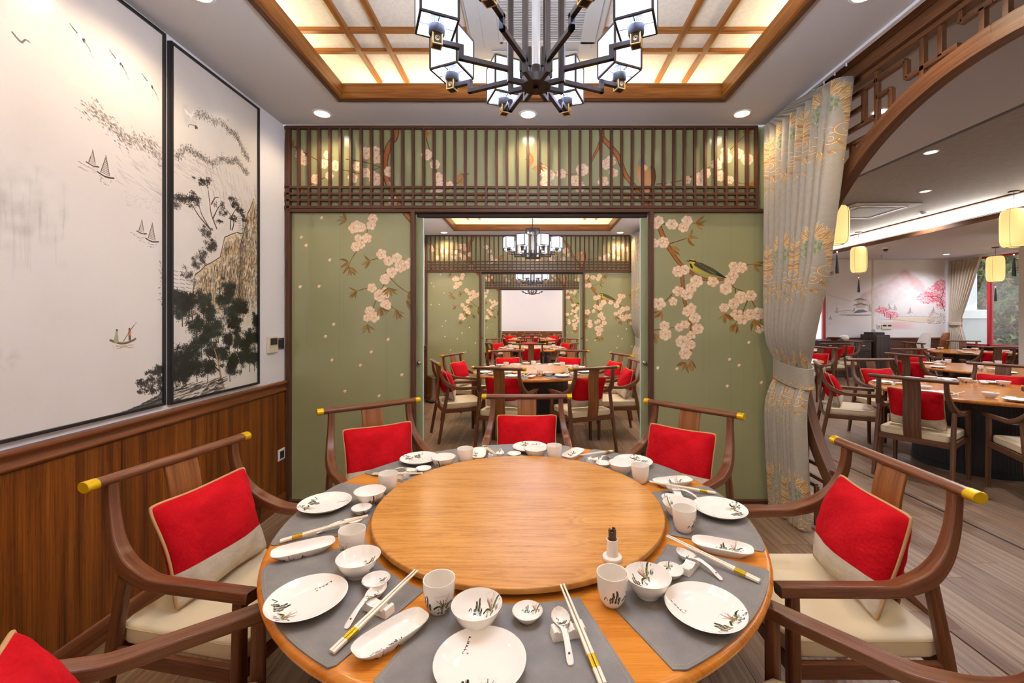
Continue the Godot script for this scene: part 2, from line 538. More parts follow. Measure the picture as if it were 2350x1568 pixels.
	twig.call([[1692, 662], [1690, 690], [1668, 715]]); twig.call([[1720, 690], [1705, 725], [1690, 745]])
	twig.call([[1515, 512], [1560, 512], [1600, 510]]); twig.call([[1540, 558], [1580, 545]]); twig.call([[1545, 675], [1522, 700]]); twig.call([[1505, 758], [1550, 752]])
	for b in [[1505, 510], [1515, 505], [1545, 513], [1572, 520], [1580, 505], [1525, 555], [1503, 557], [1560, 622], [1575, 618], [1602, 645], [1640, 645], [1680, 640], [1670, 662], [1688, 628], [1560, 668], [1580, 675], [1590, 660], [1548, 692], [1515, 697], [1580, 715], [1598, 730], [1590, 708], [1562, 752], [1575, 745], [1605, 755], [1590, 770], [1528, 748], [1530, 768], [1570, 785], [1590, 792], [1576, 812], [1688, 610], [1706, 613], [1705, 682], [1728, 678], [1688, 697], [1666, 706], [1695, 722], [1708, 733], [1725, 722], [1745, 720], [1748, 755]]:
		blossom(im, P.call(b[0], b[1]), rr(9, 14) * S, rr(0.9, 1.3))
	for l in [[1600, 510, -0.3], [1582, 546, 0.0], [1545, 565, 0.3], [1735, 605, 0.0], [1668, 720, 1.8], [1695, 745, 1.4], [1520, 715, 1.9], [1590, 828, 1.2], [1578, 835, 1.9], [1735, 735, 1.6], [1505, 765, 2.0]]:
		leaves(im, P.call(l[0], l[1]), l[2], 27 * S, gold + rust)
	# the yellow-fronted bird perched on the right panel's branch
	for k in 60:
		var w := k / 59.0
		var q: Vector2 = P.call(lerpf(1592, 1655, w), lerpf(606, 633, w))
		dab(im, q + Vector2(0, 2 * S), (9.5 * sin(PI * (0.3 + 0.66 * w)) + 1.2) * S, hexc("d8bd3a").lerp(hexc("8b8a4c"), w), 0.2)
	for k in 60:
		var w := k / 59.0
		dab(im, P.call(lerpf(1600, 1664, w), lerpf(604, 634, w)), (7.0 * sin(PI * (0.22 + 0.74 * w)) + 1.0) * S, hexc("4a4a34"), 0.25)
	for k in 9:
		stroke(im, [P.call(1604 + k * 3, 602 + k * 2), P.call(1630 + k * 3, 618 + k * 2)], 0.8, 0.8, hexc(["8f9064", "262820"][k % 2], 0.8))
	stroke(im, [P.call(1650, 628), P.call(1670, 637)], 3.2 * S, 1.6 * S, hexc("2c2d26"))
	dab(im, P.call(1593, 600), 6.5 * S, hexc("d9b82c"), 0.15)
	stroke(im, [P.call(1586, 597), P.call(1600, 599)], 1.6 * S, 1.6 * S, hexc("2a2a20"))
	stroke(im, [P.call(1588, 606), P.call(1592, 614)], 2.6 * S, 2.2 * S, hexc("2a2a20"))
	stroke(im, [P.call(1588, 598), P.call(1578, 598)], 1.2 * S, 0.4 * S, hexc("2a2a20"))
	# falling petals
	for b in [[686, 543], [697, 562], [752, 596], [683, 658], [727, 657], [761, 745], [742, 773], [757, 828], [848, 809], [887, 780], [823, 840], [787, 900], [866, 911], [919, 862], [1512, 846], [1556, 848], [1678, 826], [1723, 787], [1673, 888], [1700, 840], [1752, 880], [733, 498]]:
		var q: Vector2 = P.call(b[0], b[1])
		dab(im, q, 4.4 * S, hexc("c19a70"), 0.2); dab(im, q, 3.7 * S, hexc("edd2ae"), 0.3); dab(im, q + Vector2(3, -3), 2.4 * S, hexc("f4e2c8"), 0.3)
	return im

func foliage(im: Image, p: Vector2, rx: float, ry: float, count: int, cols: Array, s0 := 2.0, s1 := 6.0) -> void:
	for i in count:
		var a := rr(0, TAU)
		var d := sqrt(rr(0, 1))
		var q := p + Vector2(cos(a) * rx, sin(a) * ry) * d
		if rr(0, 1) < 0.5:
			dab(im, q, rr(s0, s1), cols[i % cols.size()], 0.35)
		else:
			leaf(im, q, rr(0, TAU), rr(s0, s1) * 2.0, rr(s0, s1) * 0.4, cols[i % cols.size()], 0.3)

func tree(im: Image, p: Vector2, h: float, lean: float, c: Color) -> Array: # a bare forked trunk; gives the ends of its boughs
	var ends := []
	var top := p + Vector2(lean, -h)
	stroke(im, [p, p.lerp(top, 0.5) + Vector2(rr(-6, 6), 0), top], h * 0.02 + 1.5, h * 0.01 + 0.8, c, 0.3, 0.8)
	for i in 5:
		var a := p.lerp(top, rr(0.4, 0.9))
		var b := a + Vector2(rr(-0.35, 0.35) * h, -rr(0.15, 0.4) * h)
		stroke(im, [a, a.lerp(b, 0.5) + Vector2(0, -h * 0.05), b], 2.0, 0.8, c, 0.3, 0.6)
		ends.append(b)
	ends.append(top)
	return ends

func crane(im: Image, p: Vector2, s: float) -> void: # a flying crane, mostly white with black neck, wing tips and legs
	dab(im, p + Vector2(-10, 0) * s, 7 * s, hexc("f6f3ee", 0.9), 0.6)
	leaf(im, p + Vector2(-8, -4) * s, -2.0, 26 * s, 5 * s, hexc("f7f5f1", 0.9), 0.5)
	leaf(im, p + Vector2(-6, 3) * s, 1.2, 24 * s, 5 * s, hexc("f3f0ea", 0.9), 0.5)
	stroke(im, [p + Vector2(-16, -6) * s, p + Vector2(-26, -12) * s, p + Vector2(-36, -20) * s], 1.8 * s, 0.9 * s, hexc("2c2a28", 0.9))
	for k in 5:
		leaf(im, p + Vector2(rr(-2, 5), rr(-3, 4)) * s, rr(0.6, 1.4), 9 * s, 2.0 * s, hexc("2a2826", 0.9))
	stroke(im, [p + Vector2(6, 6) * s, p + Vector2(20, 22) * s, p + Vector2(30, 40) * s], 1.0 * s, 0.6 * s, hexc("3b3835", 0.8))

func boats(im: Image, p: Vector2, s: float) -> void: # two junks with their reflections
	for b in [[Vector2(-26, -6), 0.72], [Vector2(14, 12), 1.0]]:
		var o: Vector2 = p + b[0] * s
		var k: float = b[1] * s
		stroke(im, [o + Vector2(-26, 2) * k, o + Vector2(0, 9) * k, o + Vector2(26, 5) * k], 2.0 * k, 2.6 * k, hexc("33291f", 0.9))
		for i in 9:
			var w := i / 8.0
			stroke(im, [o + Vector2(-14 + w * 14, -2 - w * 44) * k, o + Vector2(10 - w * 6, 2 - w * 46) * k], 1.3 * k, 1.3 * k, hexc("6b5545", 0.35))
		stroke(im, [o + Vector2(-16, 0) * k, o + Vector2(0, -52) * k], 1.2 * k, 0.9 * k, hexc("3c3026", 0.9))
		stroke(im, [o + Vector2(0, -58) * k, o + Vector2(12, 2) * k], 1.2 * k, 1.0 * k, hexc("3c3026", 0.9))
		for i in 14:
			var q := o + Vector2(rr(-18, 18), rr(10, 34)) * k
			stroke(im, [q, q + Vector2(rr(-8, 8), rr(-2, 4)) * k], 0.9 * k, 0.5 * k, hexc("4a3f35", 0.45))
	for i in 5:
		var q := p + Vector2(rr(-70, -30), rr(-4, 30)) * s
		stroke(im, [q, q + Vector2(24, 6) * s], 0.8 * s, 0.5 * s, hexc("5a5048", 0.4))

# the large ink painting, 1.50 m x 1.98 m, drawn at 680 pixels a metre; its far edge is at x = 1020
func painting_large() -> Image:
	rng.seed = 77
	var im := cloth(255, 337, hexc("dbd4cd"), hexc("e1dbd5"), 3, 0.01, 0.05)
	im.convert(Image.FORMAT_RGBA8)
	im.resize(1020, 1346, Image.INTERPOLATE_CUBIC)
	var P := func(d: float, y: float) -> Vector2: return Vector2((d - 0.779) * 680, (3.0 - y) * 680) # metres along the wall, metres up
	for i in 260: # mist of a distant cliff
		var q: Vector2 = P.call(minf(1.56 + 0.11 * rng.randfn(), 1.79), 1.90 + 0.085 * rng.randfn())
		dab(im, q, rr(14, 34), hexc("83817e", 0.035), 1.0)
		if i < 60: stroke(im, [q, q + Vector2(rr(-3, 3), rr(40, 120))], rr(2, 8), 2, hexc("7d7b78", 0.03), 1.0)
	for b in [[1.865, 2.705], [2.035, 2.70], [2.20, 2.685]]:
		crane(im, P.call(b[0], b[1]), 1.0)
	stroke(im, [P.call(1.612, 2.562), P.call(1.63, 2.548), P.call(1.642, 2.543)], 2.4, 2.6, hexc("5f5c59")); stroke(im, [P.call(1.642, 2.543), P.call(1.655, 2.562), P.call(1.668, 2.560)], 2.6, 1.2, hexc("5f5c59"))
	for i in 520: # a far wooded slope
		var w := rr(0, 1)
		var q: Vector2 = P.call(lerpf(1.88, 2.29, w) + 0.02 * rng.randfn(), lerpf(2.40, 2.335, w) + 0.022 * rng.randfn() + 0.02 * sin(w * 11.0))
		stroke(im, [q, q + Vector2(rr(2, 9), rr(1, 7))], rr(1.0, 2.6), 0.7, hexc(["8c7f76", "5f554e", "a59b93"][i % 3], 0.5), 0.4)
	for i in 60:
		var q: Vector2 = P.call(rr(2.0, 2.25), rr(2.12, 2.40))
		stroke(im, [q, q + Vector2(rr(20, 70), rr(8, 30))], 1.0, 0.6, hexc("9a928b", 0.25))
	for i in 120:
		var q: Vector2 = P.call(rr(2.06, 2.279), rr(2.03, 2.10))
		dab(im, q, rr(1, 4), hexc("9c958e", 0.2), 0.6)
	boats(im, P.call(1.945, 2.165), 1.0)
	boats(im, P.call(2.185, 1.91), 1.0)
	# the punt with two people
	var o: Vector2 = P.call(2.05, 1.372)
	for k in 30:
		var w := k / 29.0
		dab(im, o + Vector2(-42 + 84 * w, -6 + 12 * sin(PI * w)), 4.0, hexc("6b5334"), 0.2)
		dab(im, o + Vector2(-40 + 80 * w, -8 + 11 * sin(PI * w)), 1.6, hexc("b89a6a"), 0.2)
	for k in 18:
		stroke(im, [o + Vector2(rr(-36, 36), rr(10, 14)), o + Vector2(rr(-30, 40), rr(14, 26))], 0.7, 0.7, hexc("a8916c", 0.7))
	for k in 20: dab(im, o + Vector2(-22 + rr(-1, 1) - k * 0.1, -34 + k * 1.6), 3.0 + k * 0.28, hexc("9ba084"), 0.2)
	dab(im, o + Vector2(-22, -38), 3.6, hexc("2e2a26"), 0.2)
	for k in 18: dab(im, o + Vector2(22, -36 + k), 5.0, hexc("c4785c"), 0.2)
	for k in 12: dab(im, o + Vector2(22 + (k % 2) * 4 - 2, -18 + k * 1.3), 2.6, hexc("5d4a42"), 0.2)
	dab(im, o + Vector2(21, -41), 3.6, hexc("2e2a26"), 0.2)
	stroke(im, [o + Vector2(0, 0), o + Vector2(26, -38), o + Vector2(46, -62)], 1.0, 0.7, hexc("5a4630"))
	# the shore at the lower far corner
	for b in [[2.27, 1.21], [2.22, 1.20], [2.25, 1.15], [2.19, 1.17], [2.14, 1.15], [2.20, 1.12], [2.275, 1.12]]:
		crown(im, P.call(b[0], b[1]), 26, 22, 0.9, hexc("2b2a28"))
	for i in 150:
		var w := rr(0, 1)
		var q: Vector2 = P.call(lerpf(1.93, 2.28, pow(w, 0.5)), lerpf(1.025, 1.10, w * rr(0.2, 1)))
		stroke(im, [q, q + Vector2(rr(20, 60), rr(-7, 2))], rr(1, 3), 0.8, hexc(["2e2d2b", "6f6c68"][i % 2], 0.4))
	for i in 50:
		var q: Vector2 = P.call(rr(2.25, 2.28), rr(1.55, 1.78))
		leaf(im, q, rr(0, TAU), rr(4, 10), 1.5, hexc("5c5650", 0.5))
	for i in 40:
		dab(im, P.call(rr(1.45, 1.63), 1.32 + rr(-0.03, 0.05)), rr(6, 16), hexc("78756f", 0.05), 1.0)
	return im

# a leafy crown of hanging ink dabs: a pale wash, then many small dark strokes, thicker at the clump's top
func crown(im: Image, p: Vector2, rx: float, ry: float, dark: float, tint: Color) -> void:
	for i in 5:
		dab(im, p + Vector2(rng.randfn(0, 0.3) * rx, rng.randfn(0, 0.3) * ry), minf(rx, ry) * 0.5, Color(tint.r, tint.g, tint.b, 0.14 * dark), 1.0)
	for c in 9:
		var o := p + Vector2(rng.randfn(0, 0.45) * rx, rng.randfn(0, 0.42) * ry)
		var sp := rr(0.14, 0.3)
		for i in int(rx * ry * 0.03) + 6:
			var q := o + Vector2(rng.randfn(0, sp) * rx, rng.randfn(0, sp * 0.8) * ry)
			stroke(im, [q, q + Vector2(rr(-4, 4), rr(0, 6))], rr(0.9, 3.0), rr(0.5, 1.2), Color(tint.r, tint.g, tint.b, rr(0.3, 0.85) * dark), 0.5)

# the narrow ink painting, 0.75 m x 1.98 m, at 900 pixels a metre
func painting_small() -> Image:
	rng.seed = 12
	var im := cloth(168, 446, hexc("d9d3cb"), hexc("e0dad2"), 31, 0.012, 0.05)
	im.convert(Image.FORMAT_RGBA8)
	im.resize(672, 1782, Image.INTERPOLATE_CUBIC)
	var P := func(u: float, v: float) -> Vector2: return Vector2(u * 672, v * 1782)
	var ink := hexc("26221f")
	for i in 40: dab(im, P.call(rr(0.12, 0.24), rr(0.15, 0.205)), rr(12, 26), hexc("8f8d8a", 0.05), 1.0)
	dab(im, P.call(0.19, 0.172), 15, hexc("f2efe9", 0.9), 0.7)
	leaf(im, P.call(0.18, 0.172), 3.6, 40, 7, hexc("f3f0ea")); leaf(im, P.call(0.2, 0.17), -1.2, 36, 6, hexc("f3f0ea"))
	for i in 8: leaf(im, P.call(0.235, 0.193), rr(0.2, 1.6), 20, 4, hexc("3c2c24", 0.85))
	stroke(im, [P.call(0.23, 0.195), P.call(0.18, 0.20), P.call(0.165, 0.21)], 1.5, 1.0, hexc("4a4038"))
	# wooded mountain top: two slanting belts of dark scrub
	for belt in [[[0.26, 0.155], [0.45, 0.142], [0.62, 0.142], [0.74, 0.165], [0.85, 0.205]], [[0.06, 0.305], [0.2, 0.27], [0.36, 0.282], [0.55, 0.25], [0.70, 0.235], [0.84, 0.255]]]:
		var q := []
		for a in belt: q.append(P.call(a[0], a[1]))
		for a in spl(q, 14):
			for z in 15:
				var o: Vector2 = a + Vector2(rng.randfn(0, 13), rng.randfn(0, 12) + 10.0 * sin(a.x * 0.05))
				stroke(im, [o, o + Vector2(rr(-4, 5), rr(2, 8))], rr(1.0, 3.0), 0.8, hexc(["453e37", "6f665d", "2f2a26"][z % 3], rr(0.25, 0.6)), 0.4)
			dab(im, a, 22, hexc("8d857b", 0.06), 1.0)
	for i in 110:
		var x := rr(0.25, 0.95)
		var q: Vector2 = P.call(x, 0.27 + rr(0, 0.10))
		stroke(im, [q, q + Vector2(rr(8, 30), rr(30, 80))], 1.0, 0.6, hexc("877e75", 0.3))
	for i in 50:
		var q: Vector2 = P.call(rr(0.0, 0.4), rr(0.29, 0.36))
		stroke(im, [q, q + Vector2(rr(30, 90), rr(4, 22))], 0.9, 0.6, hexc("877e75", 0.35))
	# tall thin trees with hanging leaves
	for b in [[[0.46, 0.48], [0.40, 0.44], [0.38, 0.40], [0.36, 0.355]], [[0.38, 0.485], [0.28, 0.46], [0.20, 0.43], [0.14, 0.41]], [[0.38, 0.485], [0.30, 0.45], [0.27, 0.425]], [[0.42, 0.45], [0.48, 0.41], [0.52, 0.40]], [[0.62, 0.47], [0.63, 0.43], [0.70, 0.39]], [[0.64, 0.47], [0.66, 0.44], [0.58, 0.41]], [[0.40, 0.41], [0.44, 0.385], [0.48, 0.38]]]:
		var q := []
		for a in b: q.append(P.call(a[0], a[1]))
		stroke(im, q, 4.2, 1.4, hexc("3a322b", 0.85), 0.3, 0.7)
	for b in [[0.10, 0.425, 64, 34, 0.9], [0.22, 0.405, 52, 34, 1.0], [0.30, 0.355, 44, 22, 0.7], [0.36, 0.342, 34, 22, 0.8], [0.06, 0.45, 50, 24, 0.5], [0.52, 0.41, 40, 40, 0.6], [0.66, 0.375, 48, 34, 1.0], [0.74, 0.39, 40, 34, 1.0], [0.80, 0.42, 38, 30, 1.0], [0.66, 0.43, 40, 26, 0.8], [0.50, 0.455, 34, 16, 0.6]]:
		crown(im, P.call(b[0], b[1]), b[2], b[3], b[4], ink)
	for k in 14:
		for z in 3: stroke(im, [P.call(0.72 + z * 0.05, 0.40 + k * 0.006), P.call(0.76 + z * 0.05, 0.398 + k * 0.006)], 1.0, 0.7, hexc("4a4038", 0.5))
	# cliffs: warm wash, lit tops, dark left faces, upright texture strokes
	var rocks := [[[0.17, 0.76], [0.235, 0.633], [0.332, 0.603], [0.499, 0.567], [0.58, 0.535], [0.77, 0.515], [0.77, 0.76]], [[0.50, 0.567], [0.55, 0.501], [0.71, 0.472], [0.78, 0.47], [0.76, 0.53], [0.60, 0.55]], [[0.70, 0.78], [0.75, 0.509], [0.844, 0.396], [0.93, 0.335], [1.0, 0.345], [1.0, 0.78]]]
	for k in 3:
		var pl := PackedVector2Array()
		for a in rocks[k]: pl.append(P.call(a[0], a[1]))
		for i in 5200:
			var q: Vector2 = P.call(rr(0.15, 1.0), rr(0.33, 0.78))
			if not Geometry2D.is_point_in_polygon(q, pl): continue
			var fade := 1.0 - smoothstep(0.66, 0.78, q.y / 1782.0)
			dab(im, q, rr(6, 13), hexc(["b8935c", "a98450", "c7a56e"][i % 3], 0.42 * fade + 0.03), 0.8)
		for i in 3600:
			var q: Vector2 = P.call(rr(0.15, 1.0), rr(0.34, 0.78))
			if not Geometry2D.is_point_in_polygon(q, pl) or not Geometry2D.is_point_in_polygon(q - Vector2(0, 26), pl): continue
			var fade := 1.0 - smoothstep(0.64, 0.77, q.y / 1782.0)
			stroke(im, [q, q + Vector2(rr(-9, 3), rr(10, 42))], rr(0.8, 3.0), 0.7, hexc(["2a241e", "4c3c2a", "6e5636"][i % 3], rr(0.25, 0.65) * fade), 0.4)
		for i in 3:
			stroke(im, [pl[i], pl[i].lerp(pl[i + 1], 0.5) + Vector2(rr(-8, 8), rr(-6, 6)), pl[i + 1]], 2.6, 1.4, hexc("2a251f", 0.8), 0.3, 1.2)
	for i in 420:
		var w := rr(0, 1)
		dab(im, P.call(lerpf(0.74, 0.80, w) + rr(-0.03, 0.05), lerpf(0.68, 0.43, w) + rr(-0.02, 0.02)), rr(4, 12), hexc("241f1a", 0.16), 0.8)
	for i in 320: dab(im, P.call(rr(0.60, 0.75), rr(0.56, 0.68)), rr(4, 11), hexc("2b241d", 0.12), 0.8)
	# middle trees left of the cliffs
	for b in [[0.36, 0.50, 40, 40, 0.8], [0.40, 0.54, 46, 44, 0.8], [0.32, 0.57, 40, 50, 0.75], [0.44, 0.53, 30, 40, 0.6], [0.24, 0.60, 40, 40, 0.55], [0.17, 0.635, 34, 44, 0.5]]:
		crown(im, P.call(b[0], b[1]), b[2], b[3], b[4], ink)
	for k in 10:
		for z in 3: stroke(im, [P.call(0.03 + z * 0.06, 0.63 + k * 0.011), P.call(0.075 + z * 0.06, 0.632 + k * 0.011)], 1.4, 0.8, hexc("3a342e", 0.6))
	# the dark wood at the foot, tree by tree, with warm mist between
	for i in 60: dab(im, P.call(rr(0.45, 1.0), rr(0.70, 0.86)), rr(18, 40), hexc("d3bd95", 0.12), 1.0)
	for b in [[0.06, 0.70], [0.12, 0.735], [0.20, 0.715], [0.33, 0.71], [0.40, 0.745], [0.27, 0.775], [0.36, 0.80], [0.46, 0.79], [0.55, 0.70], [0.62, 0.665], [0.62, 0.735], [0.70, 0.72], [0.68, 0.78], [0.80, 0.72], [0.96, 0.77], [0.97, 0.83], [0.88, 0.83], [0.80, 0.85], [0.72, 0.83], [0.60, 0.83], [0.54, 0.87], [0.66, 0.90], [0.76, 0.90], [0.86, 0.90], [0.96, 0.90], [0.40, 0.86], [0.30, 0.83], [0.18, 0.86], [0.24, 0.90], [0.10, 0.89], [0.04, 0.87], [0.04, 0.92], [0.15, 0.92], [0.36, 0.91], [0.60, 0.92]]:
		var o: Vector2 = P.call(b[0] + rr(-0.02, 0.02), b[1])
		stroke(im, [o + Vector2(rr(-10, 10), 90), o + Vector2(rr(-6, 6), 40), o], 3.0, 1.2, hexc("141310", 0.8), 0.3, 0.8)
		dab(im, o + Vector2(0, 10), 44, hexc("1f231f", 0.28), 1.0)
		for z in 3: crown(im, o + Vector2(rr(-14, 14), rr(-12, 16)), rr(44, 58), rr(42, 56), 1.0, [hexc("10100b"), hexc("181a17"), hexc("232c26")][rng.randi() % 3])
	stroke(im, [P.call(0.54, 0.992), P.call(0.50, 0.942), P.call(0.475, 0.90), P.call(0.43, 0.857)], 9, 3.5, hexc("3a2a1a"), 0.3, 1.0)
	stroke(im, [P.call(0.54, 0.992), P.call(0.50, 0.942), P.call(0.475, 0.90), P.call(0.43, 0.857)], 6.5, 2.5, hexc("c28d50"), 0.3, 1.0)
	stroke(im, [P.call(0.49, 0.93), P.call(0.40, 0.90), P.call(0.36, 0.87)], 4, 2, hexc("1d1813"), 0.3, 1.0)
	for i in 240:
		var q: Vector2 = P.call(rr(0, 0.5), rr(0.955, 1.0))
		stroke(im, [q, q + Vector2(rr(20, 80), rr(-14, 2))], rr(1, 5), 1.0, hexc(["2a2825", "4d4740", "cfc4b2"][i % 3], 0.5))
	return im

# the small landscape printed on the crockery, about 100 units wide round p
func motif(im: Image, p: Vector2, s: float, turn := 0.0) -> void:
	var P := func(x: float, y: float) -> Vector2: return p + Vector2(x, y).rotated(turn) * s
	for i in 14: dab(im, P.call(rr(-36, -2), rr(4, 16)), rr(4, 7) * s, hexc("8d8d88", 0.12), 1.0)
	for b in [[-25, 2, 25, 4.0], [-15, 3, 31, 4.6], [-7, 7, 15, 3.4], [-32, 6, 12, 2.6]]: # standing rocks, dark edges round a pale green heart
		stroke(im, [P.call(b[0] - 2, b[1] + 6), P.call(b[0] + 1.5, b[1] - b[2] * 0.5), P.call(b[0], b[1] - b[2])], b[3] * s, b[3] * 0.6 * s, hexc("26281f", 0.8), 0.5, 0.9 * s)
		for z in 5: stroke(im, [P.call(b[0] + rr(-2.4, 2.4), b[1] + 4), P.call(b[0] + rr(-2, 2.6), b[1] - b[2] * rr(0.3, 0.95))], rr(0.5, 1.3) * s, 0.4 * s, hexc(["8d9566", "d8d8ca", "5d6346"][z % 3], 0.8), 0.4)
		for z in 4: stroke(im, [P.call(b[0] + rr(-5, -2), b[1] + rr(-6, 6)), P.call(b[0] + rr(-4, 4), b[1] - b[2] * rr(0.5, 1.05))], 0.8 * s, 0.5 * s, hexc("17180f", 0.85), 0.3)
	stroke(im, [P.call(-52, 6), P.call(-46, -4), P.call(-41, 5)], 1.6 * s, 0.8 * s, hexc("3a3a36"))
	for i in 26: dab(im, P.call(rr(4, 62), rr(10, 24)), rr(3, 6) * s, hexc("77777a", 0.10), 1.0)
	for i in 12:
		var o := [rr(12, 56), rr(14, 26)]
		dab(im, P.call(o[0], o[1]), rr(2.6, 4.2) * s, hexc("2b2b28", 0.8), 0.35); dab(im, P.call(o[0] - 0.6, o[1] - 1), rr(1.2, 2.2) * s, hexc("e6e2d8", 0.8), 0.4)
	for i in 5: # roofs among the trees
		stroke(im, [P.call(4, 9 - i * 0.8), P.call(17, 1 - i), P.call(30, 8 - i * 0.8)], 1.4 * s, 0.9 * s, hexc("2d3023", 0.9)); stroke(im, [P.call(38, 8 - i * 0.8), P.call(53, -1 - i), P.call(64, 0)], 1.4 * s, 0.8 * s, hexc("2d3023", 0.9))
	for i in 34: leaf(im, P.call(rr(14, 50), rr(-2, 14)), rr(-2.8, -0.3), 8 * s, 1.3 * s, hexc(["8d9a55", "6c7a44", "4c5236"][i % 3], 0.8))
	for i in 11: # a reddish bare tree
		var e := [rr(12, 48), rr(-32, -12)]
		stroke(im, [P.call(30, 8), P.call(30 + (e[0] - 30) * 0.4, -8), P.call(e[0], e[1])], 0.9 * s, 0.5 * s, hexc(["a0664e", "5a4436", "c58a70"][i % 3], 0.8))
	for i in 12: dab(im, P.call(8 + i * 3.6, -31 + rr(-1.5, 1.5)), 3.0 * s, hexc("6f6f70", 0.12), 0.9)
	dab(im, P.call(63, 10), 2.6 * s, hexc("3a6db0", 0.8), 0.4)

func script_marks(im: Image, p: Vector2, s: float) -> void: # a column of brushed characters and a red seal
	for k in 4:
		var o := p + Vector2(-k * 3.0, k * 15.0) * s
		for z in 4:
			var a := o + Vector2(rr(-5, 3), rr(-6, 6)) * s
			stroke(im, [a, a + Vector2(rr(2, 8), rr(-3, 3)) * s], 1.1 * s, 0.6 * s, hexc("1c2028"))
		stroke(im, [o + Vector2(1, -7) * s, o + Vector2(-1, 6) * s], 1.0 * s, 0.7 * s, hexc("1c2028"))
	stroke(im, [p + Vector2(-12, 52) * s, p + Vector2(-16, 60) * s, p + Vector2(-8, 64) * s], 1.2 * s, 0.8 * s, hexc("1c2028"))
	dab(im, p + Vector2(4, 60) * s, 4.2 * s, hexc("d8574a"), 0.2)

func brocade() -> Image: # woven curtain cloth: one motif, 0.30 m wide, 0.84 m high
	rng.seed = 5
	var im := cloth(384, 1024, hexc("a19989"), hexc("aaa292"), 15, 0.02, 0.9)
	im.convert(Image.FORMAT_RGBA8)
	var g := [hexc("b98d4e"), hexc("caa05f"), hexc("a97c40")]
	var pale := hexc("eadfc4")
	for k in 150: # green heart
		var q := Vector2(192 + rr(-62, 62), rr(150, 350))
		if Vector2((q.x - 192) / 66.0, (q.y - 250) / 108.0).length() > 1.0: continue
		leaf(im, q, rr(-2.2, -0.9), rr(14, 28), rr(4, 8), hexc(["8c966c", "98a27a", "7b875c"][k % 3], 0.75))
		if k % 4 == 0: stroke(im, [q, q + Vector2(rr(-8, 8), -20)], 1.0, 0.7, hexc("cfcfb0", 0.8))
	for sd in [-1.0, 1.0]:
		var P := func(x: float, y: float) -> Vector2: return Vector2(192 + sd * x, y)
		for k in 9: # crown of broad leaves, outlined pale
			var a: float = -PI / 2 + sd * (0.08 + k * 0.2)
			var o: Vector2 = P.call(4 + k * 5, 150 + k * 6)
			var l := 104.0 - k * 5
			var st := rng.state
			leaf(im, o, a, l, 14, pale, 0.2); rng.state = st; leaf(im, o, a, l - 3, 12.4, g[k % 3])
			stroke(im, [o, o + Vector2(cos(a), sin(a)) * l * 0.8], 1.2, 0.8, pale)
		for k in 7: # acanthus down the sides
			var o: Vector2 = P.call(62 + k * 6, 200 + k * 30)
			var a: float = (0.0 if sd > 0 else PI) - sd * (1.0 - k * 0.17)
			var st := rng.state
			leaf(im, o, a, 90, 17, pale, 0.2); rng.state = st; leaf(im, o, a, 87, 15.4, g[k % 3])
			stroke(im, [o, o + Vector2(cos(a), sin(a)) * 74], 1.4, 0.8, pale)
			leaf(im, o + Vector2(0, 10), a + sd * 0.9, 46, 10, g[(k + 1) % 3])
		for t in [[100, 430, 60], [150, 560, 34], [40, 500, 40]]: # scrolls
			var sc := []
			for k in 17:
				var a := k * 0.6
				sc.append(P.call(t[0] + cos(a) * t[2] * (1 - k * 0.055), t[1] + sin(a) * t[2] * (1 - k * 0.055)))
			stroke(im, sc, 10, 4, g[0]); stroke(im, sc, 2.0, 1.2, pale)
		for k in 9: leaf(im, P.call(rr(10, 180), rr(470, 620)), rr(0, TAU), rr(36, 60), rr(8, 13), g[k % 3])
		for k in 12:
			var o: Vector2 = P.call(rr(4, 180), rr(400, 640))
			stroke(im, [o, o + Vector2(rr(-20, 20), rr(-14, 14)), o + Vector2(rr(-34, 34), rr(-6, 20))], 1.3, 0.8, pale)
		for k in 7: dab(im, P.call(10 + k * 3, 640 + k * 20), 9 - k, g[k % 3])
		for k in 3: dab(im, P.call(100 + k * 24, 650 + 14 * (k % 2)), 10, g[k]); dab(im, P.call(110, 650), 4, pale)
	for k in 60: dab(im, Vector2(rr(10, 374), rr(620, 720)), rr(2, 4), hexc("d9c79c", 0.5), 0.4)
	return im

